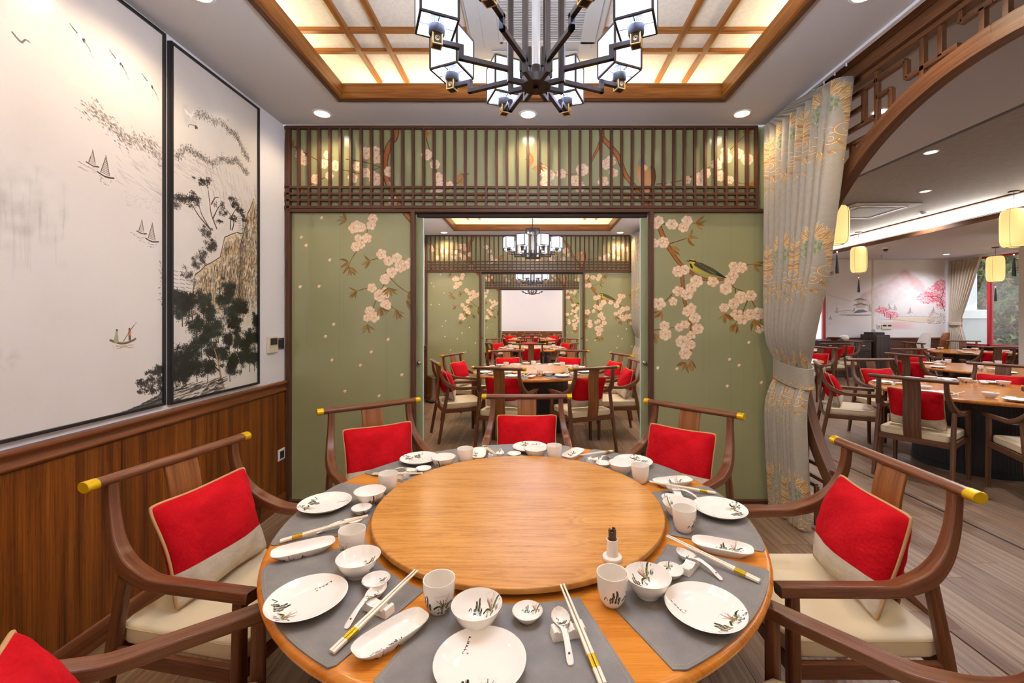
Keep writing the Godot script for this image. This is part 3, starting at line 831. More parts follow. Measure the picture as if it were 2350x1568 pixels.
# the hall's wall painting: rose mountain, pagoda and blossom trees; 3.2 m x 2.1 m at 320 pixels a metre
func hall_mural() -> Image:
	rng.seed = 23
	var im := cloth(256, 168, hexc("d9d4d1"), hexc("e2dedc"), 61, 0.012, 0.05)
	im.convert(Image.FORMAT_RGBA8)
	im.resize(1024, 672, Image.INTERPOLATE_CUBIC)
	var P := func(x: float, y: float) -> Vector2: return Vector2((x - 190) * 0.557, (y - 155) * 0.543) # drawn on a sheet of 1840 x 1240 units
	var ridge := [[720, 740], [780, 690], [900, 620], [1040, 550], [1180, 490], [1260, 430], [1330, 370], [1395, 330], [1450, 370], [1540, 430], [1650, 500]]
	for i in ridge.size() - 1:
		for k in 14:
			var a := Vector2(ridge[i][0], ridge[i][1]).lerp(Vector2(ridge[i + 1][0], ridge[i + 1][1]), k / 14.0)
			for z in 7:
				dab(im, P.call(a.x + z * 26 + rr(-20, 20), a.y + 14 + z * 44 + rr(-14, 14)), 26, hexc(["cf9a9a", "c9a3a4"][z % 2], 0.10 - z * 0.012), 1.0)
			dab(im, P.call(a.x, a.y + 6), 4, hexc("c79090", 0.2), 0.8)
	for k in 60:
		var w := k / 60.0
		dab(im, P.call(190 + w * 360, 700 + w * 100 + 12), 9, hexc("cf9e92", 0.14), 1.0)
		dab(im, P.call(1560 + w * 260, 470 - 90 * sin(w * PI) + 20), 12, hexc("c9bfc2", 0.05), 1.0)
	for b in [[340, 900, 90], [850, 860, 110], [240, 1030, 70], [1480, 900, 100], [1240, 860, 90], [1150, 840, 100], [1840, 900, 90], [610, 910, 60], [1000, 880, 60]]:
		for k in 26:
			var w := k / 25.0
			for z in 2:
				stroke(im, [P.call(b[0], b[1] + b[2] * w), P.call(b[0] + rr(-1, 1) * b[2] * 0.62 * w, b[1] + b[2] * (w + 0.12))], 1.2, 0.8, hexc("80757a", 0.4))
	for k in 160: dab(im, P.call(rr(920, 1920), rr(985, 1050)), rr(3, 8), hexc("a08a94", 0.12), 0.9)
	for k in 80: stroke(im, [P.call(rr(340, 900), rr(1020, 1045)), P.call(rr(400, 900), rr(1025, 1050))], 1.4, 1.0, hexc("8d8681", 0.12))
	# pagoda
	for t in [[700, 800, 62, 90], [708, 880, 84, 110]]:
		stroke(im, [P.call(t[0] - t[3], t[1]), P.call(t[0] - t[2] * 0.5, t[1] - 26), P.call(t[0], t[1] - 34), P.call(t[0] + t[2] * 0.5, t[1] - 26), P.call(t[0] + t[3], t[1])], 3.5, 3.5, hexc("6d6d70"))
		for k in 12: stroke(im, [P.call(t[0] - t[3] * 0.9 + k * t[3] * 0.16, t[1] - 4), P.call(t[0] - t[2] * 0.5 + k * t[2] * 0.09, t[1] - 24)], 3.0, 2.0, hexc("77787b", 0.8))
		for k in 8: stroke(im, [P.call(t[0] - t[2] * 0.85, t[1] + 4 + k * 5), P.call(t[0] + t[2] * 0.85, t[1] + 4 + k * 5)], 2.0, 2.0, hexc("cbb094", 0.7))
	for k in 14: stroke(im, [P.call(600 + k * 5, 1000 - k * 3.5), P.call(815 - k * 5, 980 - k * 2.5)], 2.6, 2.6, hexc("6d6f76", 0.9))
	for k in 9: stroke(im, [P.call(395 + k * 24, 965), P.call(395 + k * 24, 1020)], 0.8, 0.8, hexc("8d8781", 0.7))
	stroke(im, [P.call(370, 975), P.call(500, 958), P.call(600, 962)], 1.4, 1.2, hexc("8d8781", 0.8))
	for k in 30: dab(im, P.call(rr(195, 375), rr(1125, 1190)), rr(2, 5), hexc("b49a94", 0.3), 0.8)
	# shore and water
	for k in 40: stroke(im, [P.call(1210, 1075 + k * 1.6), P.call(1850, 1060 + k * 2.4)], 1.6, 1.6, hexc("ddcfb8", 0.35))
	stroke(im, [P.call(960, 1095), P.call(1300, 1110), P.call(1640, 1150), P.call(1920, 1168)], 1.2, 1.0, hexc("6f625e", 0.8))
	stroke(im, [P.call(1230, 1060), P.call(1500, 1052), P.call(1840, 1060)], 1.2, 1.0, hexc("8b7b72", 0.7))
	for k in 260: stroke(im, [P.call(rr(920, 1500), rr(1130, 1260)), P.call(rr(1000, 1600), rr(1140, 1270))], rr(1, 3), 1.5, hexc("e3aeb6", 0.035), 0.8)
	for k in 200:
		var q: Vector2 = P.call(rr(1750, 2040), rr(1000, 1165))
		dab(im, q, rr(4, 9), hexc(["a48a80", "c8b1a6", "7d675f"][k % 3], 0.3), 0.7)
	# blossom trees
	for t in [[1050, 960, 110, 50, 260], [1190, 1030, 110, 56, 260], [1900, 690, 190, 130, 800], [1760, 760, 170, 90, 420], [1960, 560, 110, 90, 420], [1960, 860, 80, 80, 260]]:
		for k in t[4]:
			var a := rr(0, TAU); var d := sqrt(rr(0, 1))
			stroke(im, [P.call(t[0] + cos(a) * t[2] * d, t[1] + sin(a) * t[3] * d), P.call(t[0] + cos(a) * t[2] * d + rr(-26, 26), t[1] + sin(a) * t[3] * d + rr(-8, 8))], rr(1.5, 4), 1.0, hexc(["d6455c", "e27a8a", "c8324c", "eda0aa"][k % 4], 0.4), 0.6)
	for b in [[[2015, 965], [1990, 900], [1950, 830], [1940, 740], [1900, 700]], [[1985, 890], [1960, 780], [1890, 745], [1760, 745]], [[1170, 1100], [1175, 1050], [1160, 1010]], [[1080, 1050], [1075, 1000], [1060, 960]], [[1960, 760], [1990, 680], [1980, 600]]]:
		var q := []
		for a in b: q.append(P.call(a[0], a[1]))
		stroke(im, q, 3.0, 1.0, hexc("4a2c30"), 0.3)
	for k in 24: stroke(im, [P.call(258 + rr(-30, 40), rr(330, 410)), P.call(258 + rr(-30, 40), rr(330, 410))], 0.9, 0.8, hexc("5c5752", 0.5))
	return im

# ---------------------------------------------------------------- the rooms
const LW := -1.98 # left wall
const GX := 1.975 # moon gate
const CH := 3.0225 # ceiling
const Z1 := 3.40 # first partition
const SH := 4.45 # from one room to the next

func lt(o: Light3D, parent: Node3D, at: Vector3, e: float, c: Color, size := 0.05) -> Light3D:
	o.light_energy = e; o.light_color = c; o.shadow_enabled = true
	if not o is AreaLight3D: o.light_size = size
	parent.add_child(o, true)
	o.position = at
	return o

func omni(called: String, parent: Node3D, at: Vector3, e: float, c: Color, size := 0.05) -> void:
	var o := OmniLight3D.new()
	o.name = called
	o.omni_range = 14.0; o.omni_attenuation = 2.0
	lt(o, parent, at, e, c, size)

func spot(called: String, parent: Node3D, at: Vector3, e: float, c: Color, ang := 62.0, size := 0.05) -> void:
	var o := SpotLight3D.new()
	o.name = called
	o.spot_range = 14.0; o.spot_attenuation = 2.0; o.spot_angle = ang; o.spot_angle_attenuation = 0.7
	lt(o, parent, at, e, c, size)
	o.rotation.x = -PI / 2

func area(called: String, parent: Node3D, at: Vector3, e: float, c: Color, sz: Vector2, rot: Vector3) -> void:
	var o := AreaLight3D.new()
	o.name = called
	o.area_size = sz; o.area_range = 14.0; o.area_attenuation = 2.0; o.area_normalize_energy = true
	lt(o, parent, at, e, c)
	o.rotation = rot

func glow(called: String, c: Color, e: float) -> StandardMaterial3D:
	var m := mat(called, c, 0.6)
	m.emission_enabled = true; m.emission = c; m.emission_energy_multiplier = e
	return m

func make_materials() -> void:
	var W := func(called: String, ramp: Array, sd: int, rough: float, scale: Vector3, broad := 0.8, fine := 0.9, rings := 0.0, pores := 0.25) -> StandardMaterial3D:
		var r := []
		for s in ramp: r.append(hexc(s))
		var m := mat(called, Color.WHITE, rough, tex(grain(512, 512, r, sd, broad, fine, rings, pores)), scale)
		m.metallic_specular = 0.45
		return m
	W.call("walnut", ["4d2c1b", "6d4128", "86573a"], 11, 0.28, Vector3(1.2, 6.0, 1), 0.5, 0.9, 0.0, 0.3)
	W.call("splat_wood", ["6a3c1c", "865126", "9c6534"], 12, 0.38, Vector3(1.0, 4.0, 1))
	W.call("panel_wood", ["4e2408", "7b4012", "955619"], 13, 0.3, Vector3(0.35, 1.6, 1), 0.9, 0.75, 0.0, 0.3)
	W.call("trim_wood", ["532a14", "743f1f", "8a5430"], 14, 0.3, Vector3(0.6, 4.0, 1))
	W.call("table_wood", ["b0651b", "c87d2a", "d38c3a"], 15, 0.22, Vector3(0.9, 2.4, 1), 0.7, 0.5)
	W.call("oak_top", ["a4692b", "be823b", "cd934b"], 16, 0.24, Vector3(0.8, 1.1, 1), 0.45, 0.4, 0.3, 0.35)
	W.call("coffer_wood", ["5f3412", "8a5520", "a26c30"], 17, 0.4, Vector3(0.7, 4.0, 1))
	W.call("lattice_wood", ["3c2415", "553421", "66432d"], 18, 0.5, Vector3(1.0, 5.0, 1), 0.5)
	W.call("gate_wood", ["472b18", "66422a", "7d5537"], 19, 0.42, Vector3(0.8, 4.0, 1), 0.7)
	W.call("hall_panel_wood", ["3a2018", "563428", "684438"], 20, 0.4, Vector3(0.6, 2.0, 1))
	W.call("hall_table_wood", ["945823", "b5702c", "c6843c"], 22, 0.2, Vector3(0.9, 2.4, 1), 0.7, 0.5)
	W.call("cabinet_wood", ["352824", "463832", "54453e"], 21, 0.45, Vector3(0.6, 2.4, 1))
	for k in 4:
		W.call("plank_%d" % k, [["6b513d", "876b53", "9d826a"], ["5f4836", "7a604a", "92775f"], ["725a46", "8d745d", "a58b73"], ["664e3c", "806750", "957b64"]][k], 30 + k, 0.42, Vector3(0.75, 4.2, 1), 0.9, 0.7)
	mat("plaster", hexc("e9e8ea"), 0.75)
	mat("ceiling_white", hexc("c3c0bf"), 0.85)
	mat("hall_white", hexc("a8a39f"), 0.85)
	mat("cove_paint", hexc("e4e0da"), 0.85)
	mat("white_plastic", hexc("e4e2df"), 0.35)
	mat("grey_plastic", hexc("a9a7a4"), 0.4)
	mat("cream_plastic", hexc("d8cdb2"), 0.4)
	mat("dark_plastic", hexc("23252a"), 0.3)
	mat("black_metal", hexc("211d1c"), 0.38)
	mat("bronze", hexc("322b28"), 0.35, null, Vector3.ONE, 0.6)
	mat("gold_metal", hexc("c9a86a"), 0.3, null, Vector3.ONE, 0.9)
	mat("brass_cap", hexc("d8b10e"), 0.25, null, Vector3.ONE, 0.35)
	mat("steel", hexc("b9b7b4"), 0.18, null, Vector3.ONE, 1.0)
	mat("black_base", hexc("1b1b1c"), 0.45)
	mat("black_frame", hexc("1d1a19"), 0.4)
	mat("track_white", hexc("d9dadd"), 0.4)
	mat("glass_edge", hexc("b9d6c8"), 0.15)
	mat("dark_gap", hexc("2a1d15"), 0.7)
	var fab := cloth(256, 256, hexc("d3cdbf"), hexc("e2dccf"), 51, 0.05, 0.8)
	var m := mat("ceiling_fabric", Color.WHITE, 0.9, tex(fab), Vector3(2.2, 2.2, 1))
	fab = cloth(256, 256, hexc("7f7770"), hexc("8b837b"), 52, 0.03, 0.6)
	fab.resize(512, 256)
	mat("hall_paper", Color.WHITE, 0.85, tex(fab), Vector3(0.9, 1.6, 1))
	var vel := cloth(256, 256, hexc("a60912"), hexc("c5161f"), 53, 0.02, 0.35)
	m = mat("red_velvet", Color.WHITE, 0.85, tex(vel), Vector3(1.2, 1.2, 1))
	m.metallic_specular = 0.2
	m.normal_enabled = true
	var nz := noise_img(256, 256, 0.2, 5, 2); nz.convert(Image.FORMAT_RGBA8); nz.bump_map_to_normal_map(1.5)
	m.normal_texture = tex(nz); m.normal_scale = 0.35
	var lin := cloth(256, 256, hexc("c4b49c"), hexc("d8cab4"), 54, 0.03, 0.7)
	m = mat("linen", Color.WHITE, 0.9, tex(lin), Vector3(2, 2, 1))
	m.normal_enabled = true; m.normal_texture = M.red_velvet.normal_texture; m.normal_scale = 0.25
	mat("piping", hexc("b48c5c"), 0.8)
	mat("cream_leather", hexc("dccaa4"), 0.45)
	mat("cream_thread", hexc("c4ac7c"), 0.7)
	var sue := cloth(512, 512, hexc("6d6862"), hexc("837d76"), 55, 0.012, 0.45)
	m = mat("grey_leather", Color.WHITE, 0.62, tex(sue), Vector3(1.6, 1.6, 1))
	mat("gold_thread", hexc("a98f55"), 0.6)
	var mu := tex(mural_img())
	m = mat("mural_glass", Color.WHITE, 0.16, mu)
	m.metallic_specular = 0.5; m.clearcoat_enabled = true; m.clearcoat = 0.35; m.clearcoat_roughness = 0.03
	m = mat("ink_large", Color.WHITE, 0.42, tex(painting_large()))
	m = mat("ink_small", Color.WHITE, 0.42, tex(painting_small()))
	for k in ["ink_large", "ink_small"]:
		M[k].clearcoat_enabled = true; M[k].clearcoat = 0.25; M[k].clearcoat_roughness = 0.18
	m = mat("brocade", Color.WHITE, 0.55, tex(brocade()), Vector3(1, 1, 1))
	m.cull_mode = BaseMaterial3D.CULL_DISABLED
	m.rim_enabled = true; m.rim = 0.3; m.rim_tint = 0.5
	mat("wall_painting", Color.WHITE, 0.7, tex(hall_mural()))
	m = mat("porcelain", hexc("eee7dc"), 0.1); m.metallic_specular = 0.55
	rng.seed = 71
	var im := canvas(512, 512, hexc("eee7dc"))
	motif(im, Vector2(240, 412), 2.5); script_marks(im, Vector2(165, 74), 1.5)
	mat("plate_print", Color.WHITE, 0.1, tex(im))
	im = canvas(256, 256, hexc("eee7dc")); motif(im, Vector2(150, 66), 1.35)
	mat("bowl_print", Color.WHITE, 0.1, tex(im))
	im = canvas(512, 192, hexc("eee7dc")); motif(im, Vector2(236, 122), 2.0)
	mat("cup_print", Color.WHITE, 0.1, tex(im))
	im = canvas(128, 256, hexc("eee7dc")); motif(im, Vector2(92, 150), 0.9, PI / 2 * 0.9)
	mat("oblong_print", Color.WHITE, 0.1, tex(im))
	im = canvas(64, 128, hexc("eee7dc")); motif(im, Vector2(36, 40), 0.5, 1.2)
	mat("spoon_print", Color.WHITE, 0.1, tex(im))
	mat("chopstick", hexc("eaddc6"), 0.3)
	mat("gilt", hexc("d9b52c"), 0.25, null, Vector3.ONE, 0.8)
	mat("seal_brown", hexc("4a2c1c"), 0.5)
	glow("downlight_glow", hexc("fff4e4"), 5.0)
	glow("cove_glow", hexc("fff0d2"), 3.2)
	glow("shade_glow", hexc("dce8ff"), 0.52)
	glow("bulb_glow", hexc("f4f8ff"), 1.2)
	mat("crystal", hexc("c9cbcc"), 0.12, null, Vector3.ONE, 0.7)
	m = glow("lantern_glow", hexc("c2a468"), 0.95)
	m.albedo_color = hexc("e0c080")

func plank_floor(called: String, label: String, x0: float, x1: float, d0: float, d1: float, near: Callable, bed: Material) -> void:
	var f := struct(called, label, "floor", MB.new().box(pt((x0 + x1) / 2, -0.06, (d0 + d1) / 2), Vector3(x1 - x0, 0.1, d1 - d0), 0.0), bed)
	var w := 0.182
	var l := 1.22
	var gap := 0.0012
	var meshes := []
	for k in 8:
		var b := MB.new()
		b.uo = Vector2(k * 0.37, k * 0.113)
		b.box(Vector3.ZERO, Vector3(w - gap, 0.011, l - gap), 0.0012)
		meshes.append(b.mesh())
	var rest := [MB.new(), MB.new(), MB.new(), MB.new()]
	rng.seed = int(x0 * 100) + 900
	var cols := int(ceil((x1 - x0) / w))
	var count := 0
	for i in cols:
		var xa := x0 + i * w
		var xb := minf(xa + w, x1)
		var d := d0 - fmod(i * 0.44 + rr(0, 0.2), 1.0) * l
		while d < d1:
			var a := maxf(d, d0)
			var b := minf(d + l, d1)
			var mid := Vector2((xa + xb) / 2, (a + b) / 2)
			var kind := rng.randi() % 4
			var whole := xb - xa > w - 0.001 and b - a > l - 0.001
			if whole and count < 296 and near.call(mid):
				var o := mi("plank", meshes[rng.randi() % 8], M["plank_%d" % kind], f)
				o.position = pt(mid.x, -0.0055, mid.y)
				count += 1
			elif b - a > 0.02 and xb - xa > 0.01:
				rest[kind].uo = Vector2(rr(0, 3), rr(0, 1))
				rest[kind].box(pt(mid.x, -0.0055, mid.y), Vector3(xb - xa - gap, 0.011, b - a - gap), 0.001)
			d += l
	for k in 4:
		if rest[k].v.size():
			var o := ob("planks", rest[k], M["plank_%d" % k], f)
			o.set_meta("kind", "stuff")

func mural_panel(x0: float, x1: float, y0: float, y1: float, z: float, th: float, du := 0.0) -> MB:
	var b := MB.new()
	var U := func(x: float, y: float) -> Vector2: return Vector2((x * 287.85 + 576.0) / 1125.3 + du, (448.0 - (y - 1.48) * 287.85) / 883.5)
	for s in [0.0, 1.0]:
		var zz: float = z - th * s
		var nn := Vector3(0, 0, 1.0 - 2.0 * s)
		b.quad(Vector3(x0, y0, zz), Vector3(x1, y0, zz), Vector3(x1, y1, zz), Vector3(x0, y1, zz), nn, nn, nn, nn, U.call(x0, y0), U.call(x1, y0), U.call(x1, y1), U.call(x0, y1))
	for e in [[x0, y0, x0, y1, Vector3(-1, 0, 0)], [x1, y0, x1, y1, Vector3(1, 0, 0)], [x0, y0, x1, y0, Vector3(0, -1, 0)], [x0, y1, x1, y1, Vector3(0, 1, 0)]]:
		b.quad(Vector3(e[0], e[1], z), Vector3(e[2], e[3], z), Vector3(e[2], e[3], z - th), Vector3(e[0], e[1], z - th), e[4], e[4], e[4], e[4], U.call(x0, y0), U.call(x0, y0), U.call(x0, y0), U.call(x0, y0))
	return b

func partition() -> Node3D: # the screen wall: slatted transom over green blossom glass with a wide doorway
	var w := struct("wall_back", "", "wall")
	var L: Material = M.lattice_wood
	var fx := func(px: float) -> float: return (px - 1221.0) / 287.85
	var fy := func(py: float) -> float: return 1.48 + (731.0 - py) / 287.85
	var top := CH - 0.002
	ob("glass_panel", mural_panel(-1.97, 1.94, 2.352, top, -0.034, 0.008), M.mural_glass, w)
	ob("glass_panel", mural_panel(fx.call(660), fx.call(944), 0.02, 2.36, -0.034, 0.008), M.mural_glass, w)
	ob("glass_panel", mural_panel(fx.call(1499), 1.94, 0.02, 2.36, -0.034, 0.008), M.mural_glass, w)
	# frame
	for e in [[655, 664.5], [1734.5, 1740.5]]:
		var x0: float = fx.call(e[0]); var x1: float = fx.call(e[1])
		var y0: float = 0.0 if e[0] < 1000 else 2.345
		ob("stile", MB.new().box(Vector3((x0 + x1) / 2, (y0 + top) / 2, -0.05), Vector3(x1 - x0, top - y0, 0.1), 0.003), L, w)
	for e in [[942.0, 951.5], [1490.5, 1500.0]]:
		var x0: float = fx.call(e[0]); var x1: float = fx.call(e[1])
		ob("jamb", MB.new().box(Vector3((x0 + x1) / 2, 1.17, -0.022), Vector3(x1 - x0, 2.34, 0.05), 0.003), L, w)
	ob("header", MB.new().box(Vector3(0, 2.342, -0.05), Vector3(3.9, 0.026, 0.1), 0.003), L, w)
	ob("door_track", MB.new().box(Vector3((fx.call(951.5) + fx.call(1490.5)) / 2, 2.315, -0.075), Vector3(1.87, 0.028, 0.05), 0.003), M.dark_gap, w)
	for e in [[655.0, 951.0], [1490.5, 1770.0]]:
		var x0: float = fx.call(e[0]); var x1: float = fx.call(e[1])
		ob("sill_rail", MB.new().box(Vector3((x0 + x1) / 2, 0.013, -0.03), Vector3(x1 - x0, 0.026, 0.06), 0.003), L, w)
	ob("top_rail", MB.new().box(Vector3(-0.09, top - 0.012, -0.016), Vector3(3.77, 0.024, 0.034), 0.002), L, w)
	for y in [429.5, 444.5, 459.0, 475.0]:
		ob("rail", MB.new().box(Vector3(-0.09, fy.call(y), -0.013), Vector3(3.77, 0.0185 if y < 470 else 0.024, 0.026), 0.002), L, w)
	var y0: float = fy.call(475)
	var sm := MB.new().box(Vector3.ZERO, Vector3(0.0185, top - y0, 0.03), 0.002).mesh()
	for i in range(1, 45):
		var s := mi("slat", sm, L, w)
		s.position = Vector3(fx.call(659.5 + i * 24.0), (top + y0) / 2, -0.0155)
	w.position = pt(0, 0, Z1)
	w.set_meta("base_name", "wall_back")
	return w

func door_leaf(right: bool) -> Node3D:
	var d := struct("door_2" if right else "door_1", "", "door")
	var x0 := 0.885 if right else -1.86
	var x1 := 1.85 if right else -0.889
	ob("pane", mural_panel(x0, x1, 0.012, 2.298, 0, 0.01, -0.36 if right else 0.36), M.mural_glass, d)
	var ex := x0 - 0.003 if right else x1 + 0.003
	ob("glass_edge", MB.new().box(Vector3(ex, 1.155, -0.005), Vector3(0.007, 2.286, 0.012), 0.001), M.glass_edge, d)
	var kx := x0 + 0.03 if right else x1 - 0.03
	var k := MB.new()
	k.x = Transform3D(Basis(Vector3(1, 0, 0), PI / 2), Vector3(kx, 1.12, 0.0))
	k.lathe([Vector2(0.0, 0.0), Vector2(0.017, 0.0), Vector2(0.017, 0.005), Vector2(0.009, 0.009), Vector2(0.009, 0.014), Vector2(0.0145, 0.02), Vector2(0.012, 0.03), Vector2(0, 0.032)], 20)
	ob("knob", k, M.steel, d)
	d.position = pt(0, 0, Z1 + 0.072)
	return d

func downlight(at: Vector3, label: String, group: String, e := 1.0, tone := Color("ffe2bd")) -> void:
	var o := thing("downlight", label, "ceiling light", at, 0.0, group)
	ob("trim_ring", MB.new().lathe([Vector2(0.052, -0.001), Vector2(0.055, -0.006), Vector2(0.066, -0.005), Vector2(0.07, 0.0)], 28), M.white_plastic, o)
	ob("lens", MB.new().lathe([Vector2(0.0, -0.003), Vector2(0.053, -0.003), Vector2(0.053, 0.0)], 28), M.downlight_glow, o)
	spot("beam_light", o, Vector3(0, -0.012, 0), e, tone, 74.0, 0.05)

func tray_ceiling() -> Node3D: # a dropped plaster border, a timber fascia and a raised panelled middle lit from the cove
	var c := struct("ceiling", "", "ceiling")
	var hx := 1.345
	var hz := 1.495
	var za := 1.90 # half the room's depth
	for e in [[-1.99, -hx, -2.5, za], [hx, 2.1, -2.5, za], [-hx, hx, -2.5, -hz], [-hx, hx, hz, za]]:
		ob("plaster_border", MB.new().box(pt((e[0] + e[1]) / 2, CH + 0.0175, (e[2] + e[3]) / 2), Vector3(e[1] - e[0], 0.035, e[3] - e[2]), 0.0), M.ceiling_white, c)
	for s in [-1.0, 1.0]:
		ob("fascia", MB.new().box(Vector3(s * (hx - 0.012), CH + 0.045, 0), Vector3(0.026, 0.104, hz * 2), 0.003), M.coffer_wood, c)
		ob("fascia", MB.new().box(Vector3(0, CH + 0.045, s * (hz - 0.012)), Vector3(hx * 2 - 0.05, 0.104, 0.026), 0.003), M.coffer_wood, c)
		ob("fascia_lip", MB.new().box(Vector3(s * (hx + 0.012), CH - 0.007, 0), Vector3(0.024, 0.014, hz * 2 + 0.048), 0.002), M.lattice_wood, c)
		ob("fascia_lip", MB.new().box(Vector3(0, CH - 0.007, s * (hz + 0.012)), Vector3(hx * 2, 0.014, 0.024), 0.002), M.lattice_wood, c)
		ob("cove_wall", MB.new().box(Vector3(s * 1.72, CH + 0.16, 0), Vector3(0.04, 0.27, 3.78), 0.0), M.cove_paint, c)
		ob("cove_wall", MB.new().box(Vector3(0, CH + 0.16, s * 1.86), Vector3(3.4, 0.27, 0.04), 0.0), M.cove_paint, c)
		ob("cove_light", MB.new().box(Vector3(s * 1.5, CH + 0.05, 0), Vector3(0.02, 0.012, 2.9), 0.002), M.cove_glow, c)
		ob("cove_light", MB.new().box(Vector3(0, CH + 0.05, s * 1.68), Vector3(2.8, 0.012, 0.02), 0.002), M.cove_glow, c)
		area("cove_area_light", c, Vector3(s * 1.5, CH + 0.062, 0), 0.5, hexc("ffdfa8"), Vector2(0.06, 2.9), Vector3(PI / 2, 0, 0))
		area("cove_area_light", c, Vector3(0, CH + 0.062, s * 1.68), 0.5, hexc("ffdfa8"), Vector2(2.8, 0.06), Vector3(PI / 2, 0, 0))
	ob("backing", MB.new().box(Vector3(0, 3.30, 0), Vector3(3.5, 0.04, 3.8), 0.0), M.cove_paint, c)
	var xs := [-1.72, -1.144, -0.94, 0.94, 1.144, 1.72]
	var zs := [-1.84, -1.34, -1.135, 1.135, 1.34, 1.84]
	for i in 5:
		for j in 5:
			var b := MB.new()
			var ce := Vector3((xs[i] + xs[i + 1]) / 2, 3.2755, (zs[j] + zs[j + 1]) / 2)
			b.uo = Vector2(ce.x, ce.z)
			ob("panel", b.box(ce, Vector3(xs[i + 1] - xs[i] - 0.006, 0.009, zs[j + 1] - zs[j] - 0.006), 0.002), M.ceiling_fabric, c)
	for i in range(1, 5):
		ob("strip", MB.new().box(Vector3(xs[i], 3.258, 0), Vector3(0.034, 0.028, 3.44), 0.003), M.coffer_wood, c)
		ob("strip", MB.new().box(Vector3(0, 3.259, zs[i]), Vector3(3.1, 0.026, 0.034), 0.003), M.coffer_wood, c)
	c.position = pt(0, 0, 1.498)
	c.set_meta("base_name", "ceiling")
	return c

func room_shell() -> void:
	var zend := 16.72
	# floors
	plank_floor("floor", "grey-brown wood plank floor of the private dining rooms", -2.0, 2.1, -1.1, zend + 0.1, func(p: Vector2) -> bool: return absf(p.x) < 1.0 and p.y > 2.6 and p.y < 9.0 or p.x < -0.7 and p.y < 3.4 and p.y > 0.2 or p.x > 0.7 and p.y < 3.4 and p.y > 0.2, M.dark_gap)
	plank_floor("floor_hall", "grey-brown wood plank floor of the hall beyond the moon gate", 2.1, 11.1, -3.1, 11.3, func(p: Vector2) -> bool: return p.x / p.y > 0.72 and p.x / p.y < 1.35 and p.y < 8.6, M.dark_gap)
	# left wall: plaster, wainscot, rails
	struct("wall_left", "white plaster upper wall carrying the two ink paintings", "wall", MB.new().box(pt(LW - 0.06, CH / 2, (zend - 1.0) / 2), Vector3(0.12, CH, zend + 1.1), 0.0), M.plaster)
	var wp := MB.new()
	for k in 4:
		var a: float = [-1.0, 3.52, 7.97, 12.42][k]
		var b: float = [3.398, 7.848, 12.298, 16.70][k]
		wp = MB.new()
		wp.box(pt(LW + 0.006, 0.5, (a + b) / 2), Vector3(0.012, 0.83, b - a), 0.0)
		# the grain stands upright: turn the texture
		for i in wp.t.size(): wp.t[i] = Vector2(wp.t[i].y, wp.t[i].x)
		struct("wainscot_panel", ["brown wood wainscot under the ink paintings", "brown wood wainscot in the second room beyond the doorway", "brown wood wainscot in the third room", "brown wood wainscot of the farthest room's side"][k], "wainscot", wp, M.panel_wood)
		var rail := PackedVector2Array([Vector2(0, 0.90), Vector2(0.022, 0.902), Vector2(0.03, 0.912), Vector2(0.028, 0.922), Vector2(0.016, 0.934), Vector2(0.018, 0.95), Vector2(0.03, 0.962), Vector2(0.034, 0.974), Vector2(0.028, 0.984), Vector2(0, 0.986)])
		var bb := MB.new()
		bb.sweep([pt(LW, 0, a), pt(LW, 0, b)], rail)
		struct("trim_%d" % (k + 1), ["moulded wooden chair rail along the wall under the ink paintings", "moulded chair rail in the second room", "moulded chair rail in the third room", "moulded chair rail along the farthest room's side"][k], "chair rail", bb, M.trim_wood)
		bb = MB.new()
		bb.sweep([pt(LW, 0, a), pt(LW, 0, b)], PackedVector2Array([Vector2(0, 0), Vector2(0.026, 0), Vector2(0.026, 0.03), Vector2(0.021, 0.038), Vector2(0.023, 0.06), Vector2(0.019, 0.075), Vector2(0.02, 0.09), Vector2(0.012, 0.104), Vector2(0, 0.106)]))
		struct("baseboard_left", ["moulded wooden baseboard below the near wainscot", "moulded baseboard in the second room", "moulded baseboard in the third room", "moulded baseboard along the farthest room's side"][k], "baseboard", bb, M.trim_wood)
	# partitions and their sliding leaves
	var p1 := partition()
	p1.set_meta("label", "screen wall of slats over green blossom panels behind the near table")
	var p2 := dup(p1, "second green blossom screen wall, seen through the near doorway", pt(0, 0, Z1 + SH))
	dup(p1, "third green blossom screen wall, deepest of the enfilade", pt(0, 0, Z1 + 2 * SH))
	for k in 3:
		for r in [false, true]:
			var d := door_leaf(r)
			d.position = pt(0, 0, Z1 + 0.072 + SH * k)
			d.set_meta("label", "green glass sliding leaf drawn behind the %s blossom panel of the %s screen wall" % ["right-hand" if r else "left-hand", ["near", "second", "third"][k]])
			if k or r: d.name = "door_%d" % (k * 2 + (2 if r else 1))
	# ceilings
	var c1 := tray_ceiling()
	c1.set_meta("label", "tray ceiling with timber fascia and fabric panels over the near table")
	for k in 3:
		dup(c1, ["second room's tray ceiling, lit from its cove", "third room's tray ceiling", "farthest room's tray ceiling"][k], pt(0, 0, 1.498 + SH * (k + 1)))
	# end walls and the right-hand walls
	struct("wall_end", "white wall closing the farthest room", "wall", MB.new().box(pt(0.05, CH / 2, zend + 0.06), Vector3(4.2, CH, 0.12), 0.0), M.plaster)
	struct("wainscot_end", "low brown wainscot across the farthest room's end", "wainscot", MB.new().box(pt(0, 0.49, zend - 0.006), Vector3(3.9, 0.98, 0.012), 0.0), M.trim_wood)
	struct("wall_front", "white wall behind the photographer", "wall", MB.new().box(pt(0.05, CH / 2, -1.06), Vector3(4.2, CH, 0.12), 0.0), M.plaster)
	struct("wall_right", "white wall between the farther rooms and the hall", "wall", MB.new().box(pt(2.05, 1.7, (Z1 + 0.02 + zend) / 2), Vector3(0.1, 3.4, zend - Z1 - 0.02), 0.0), M.plaster)
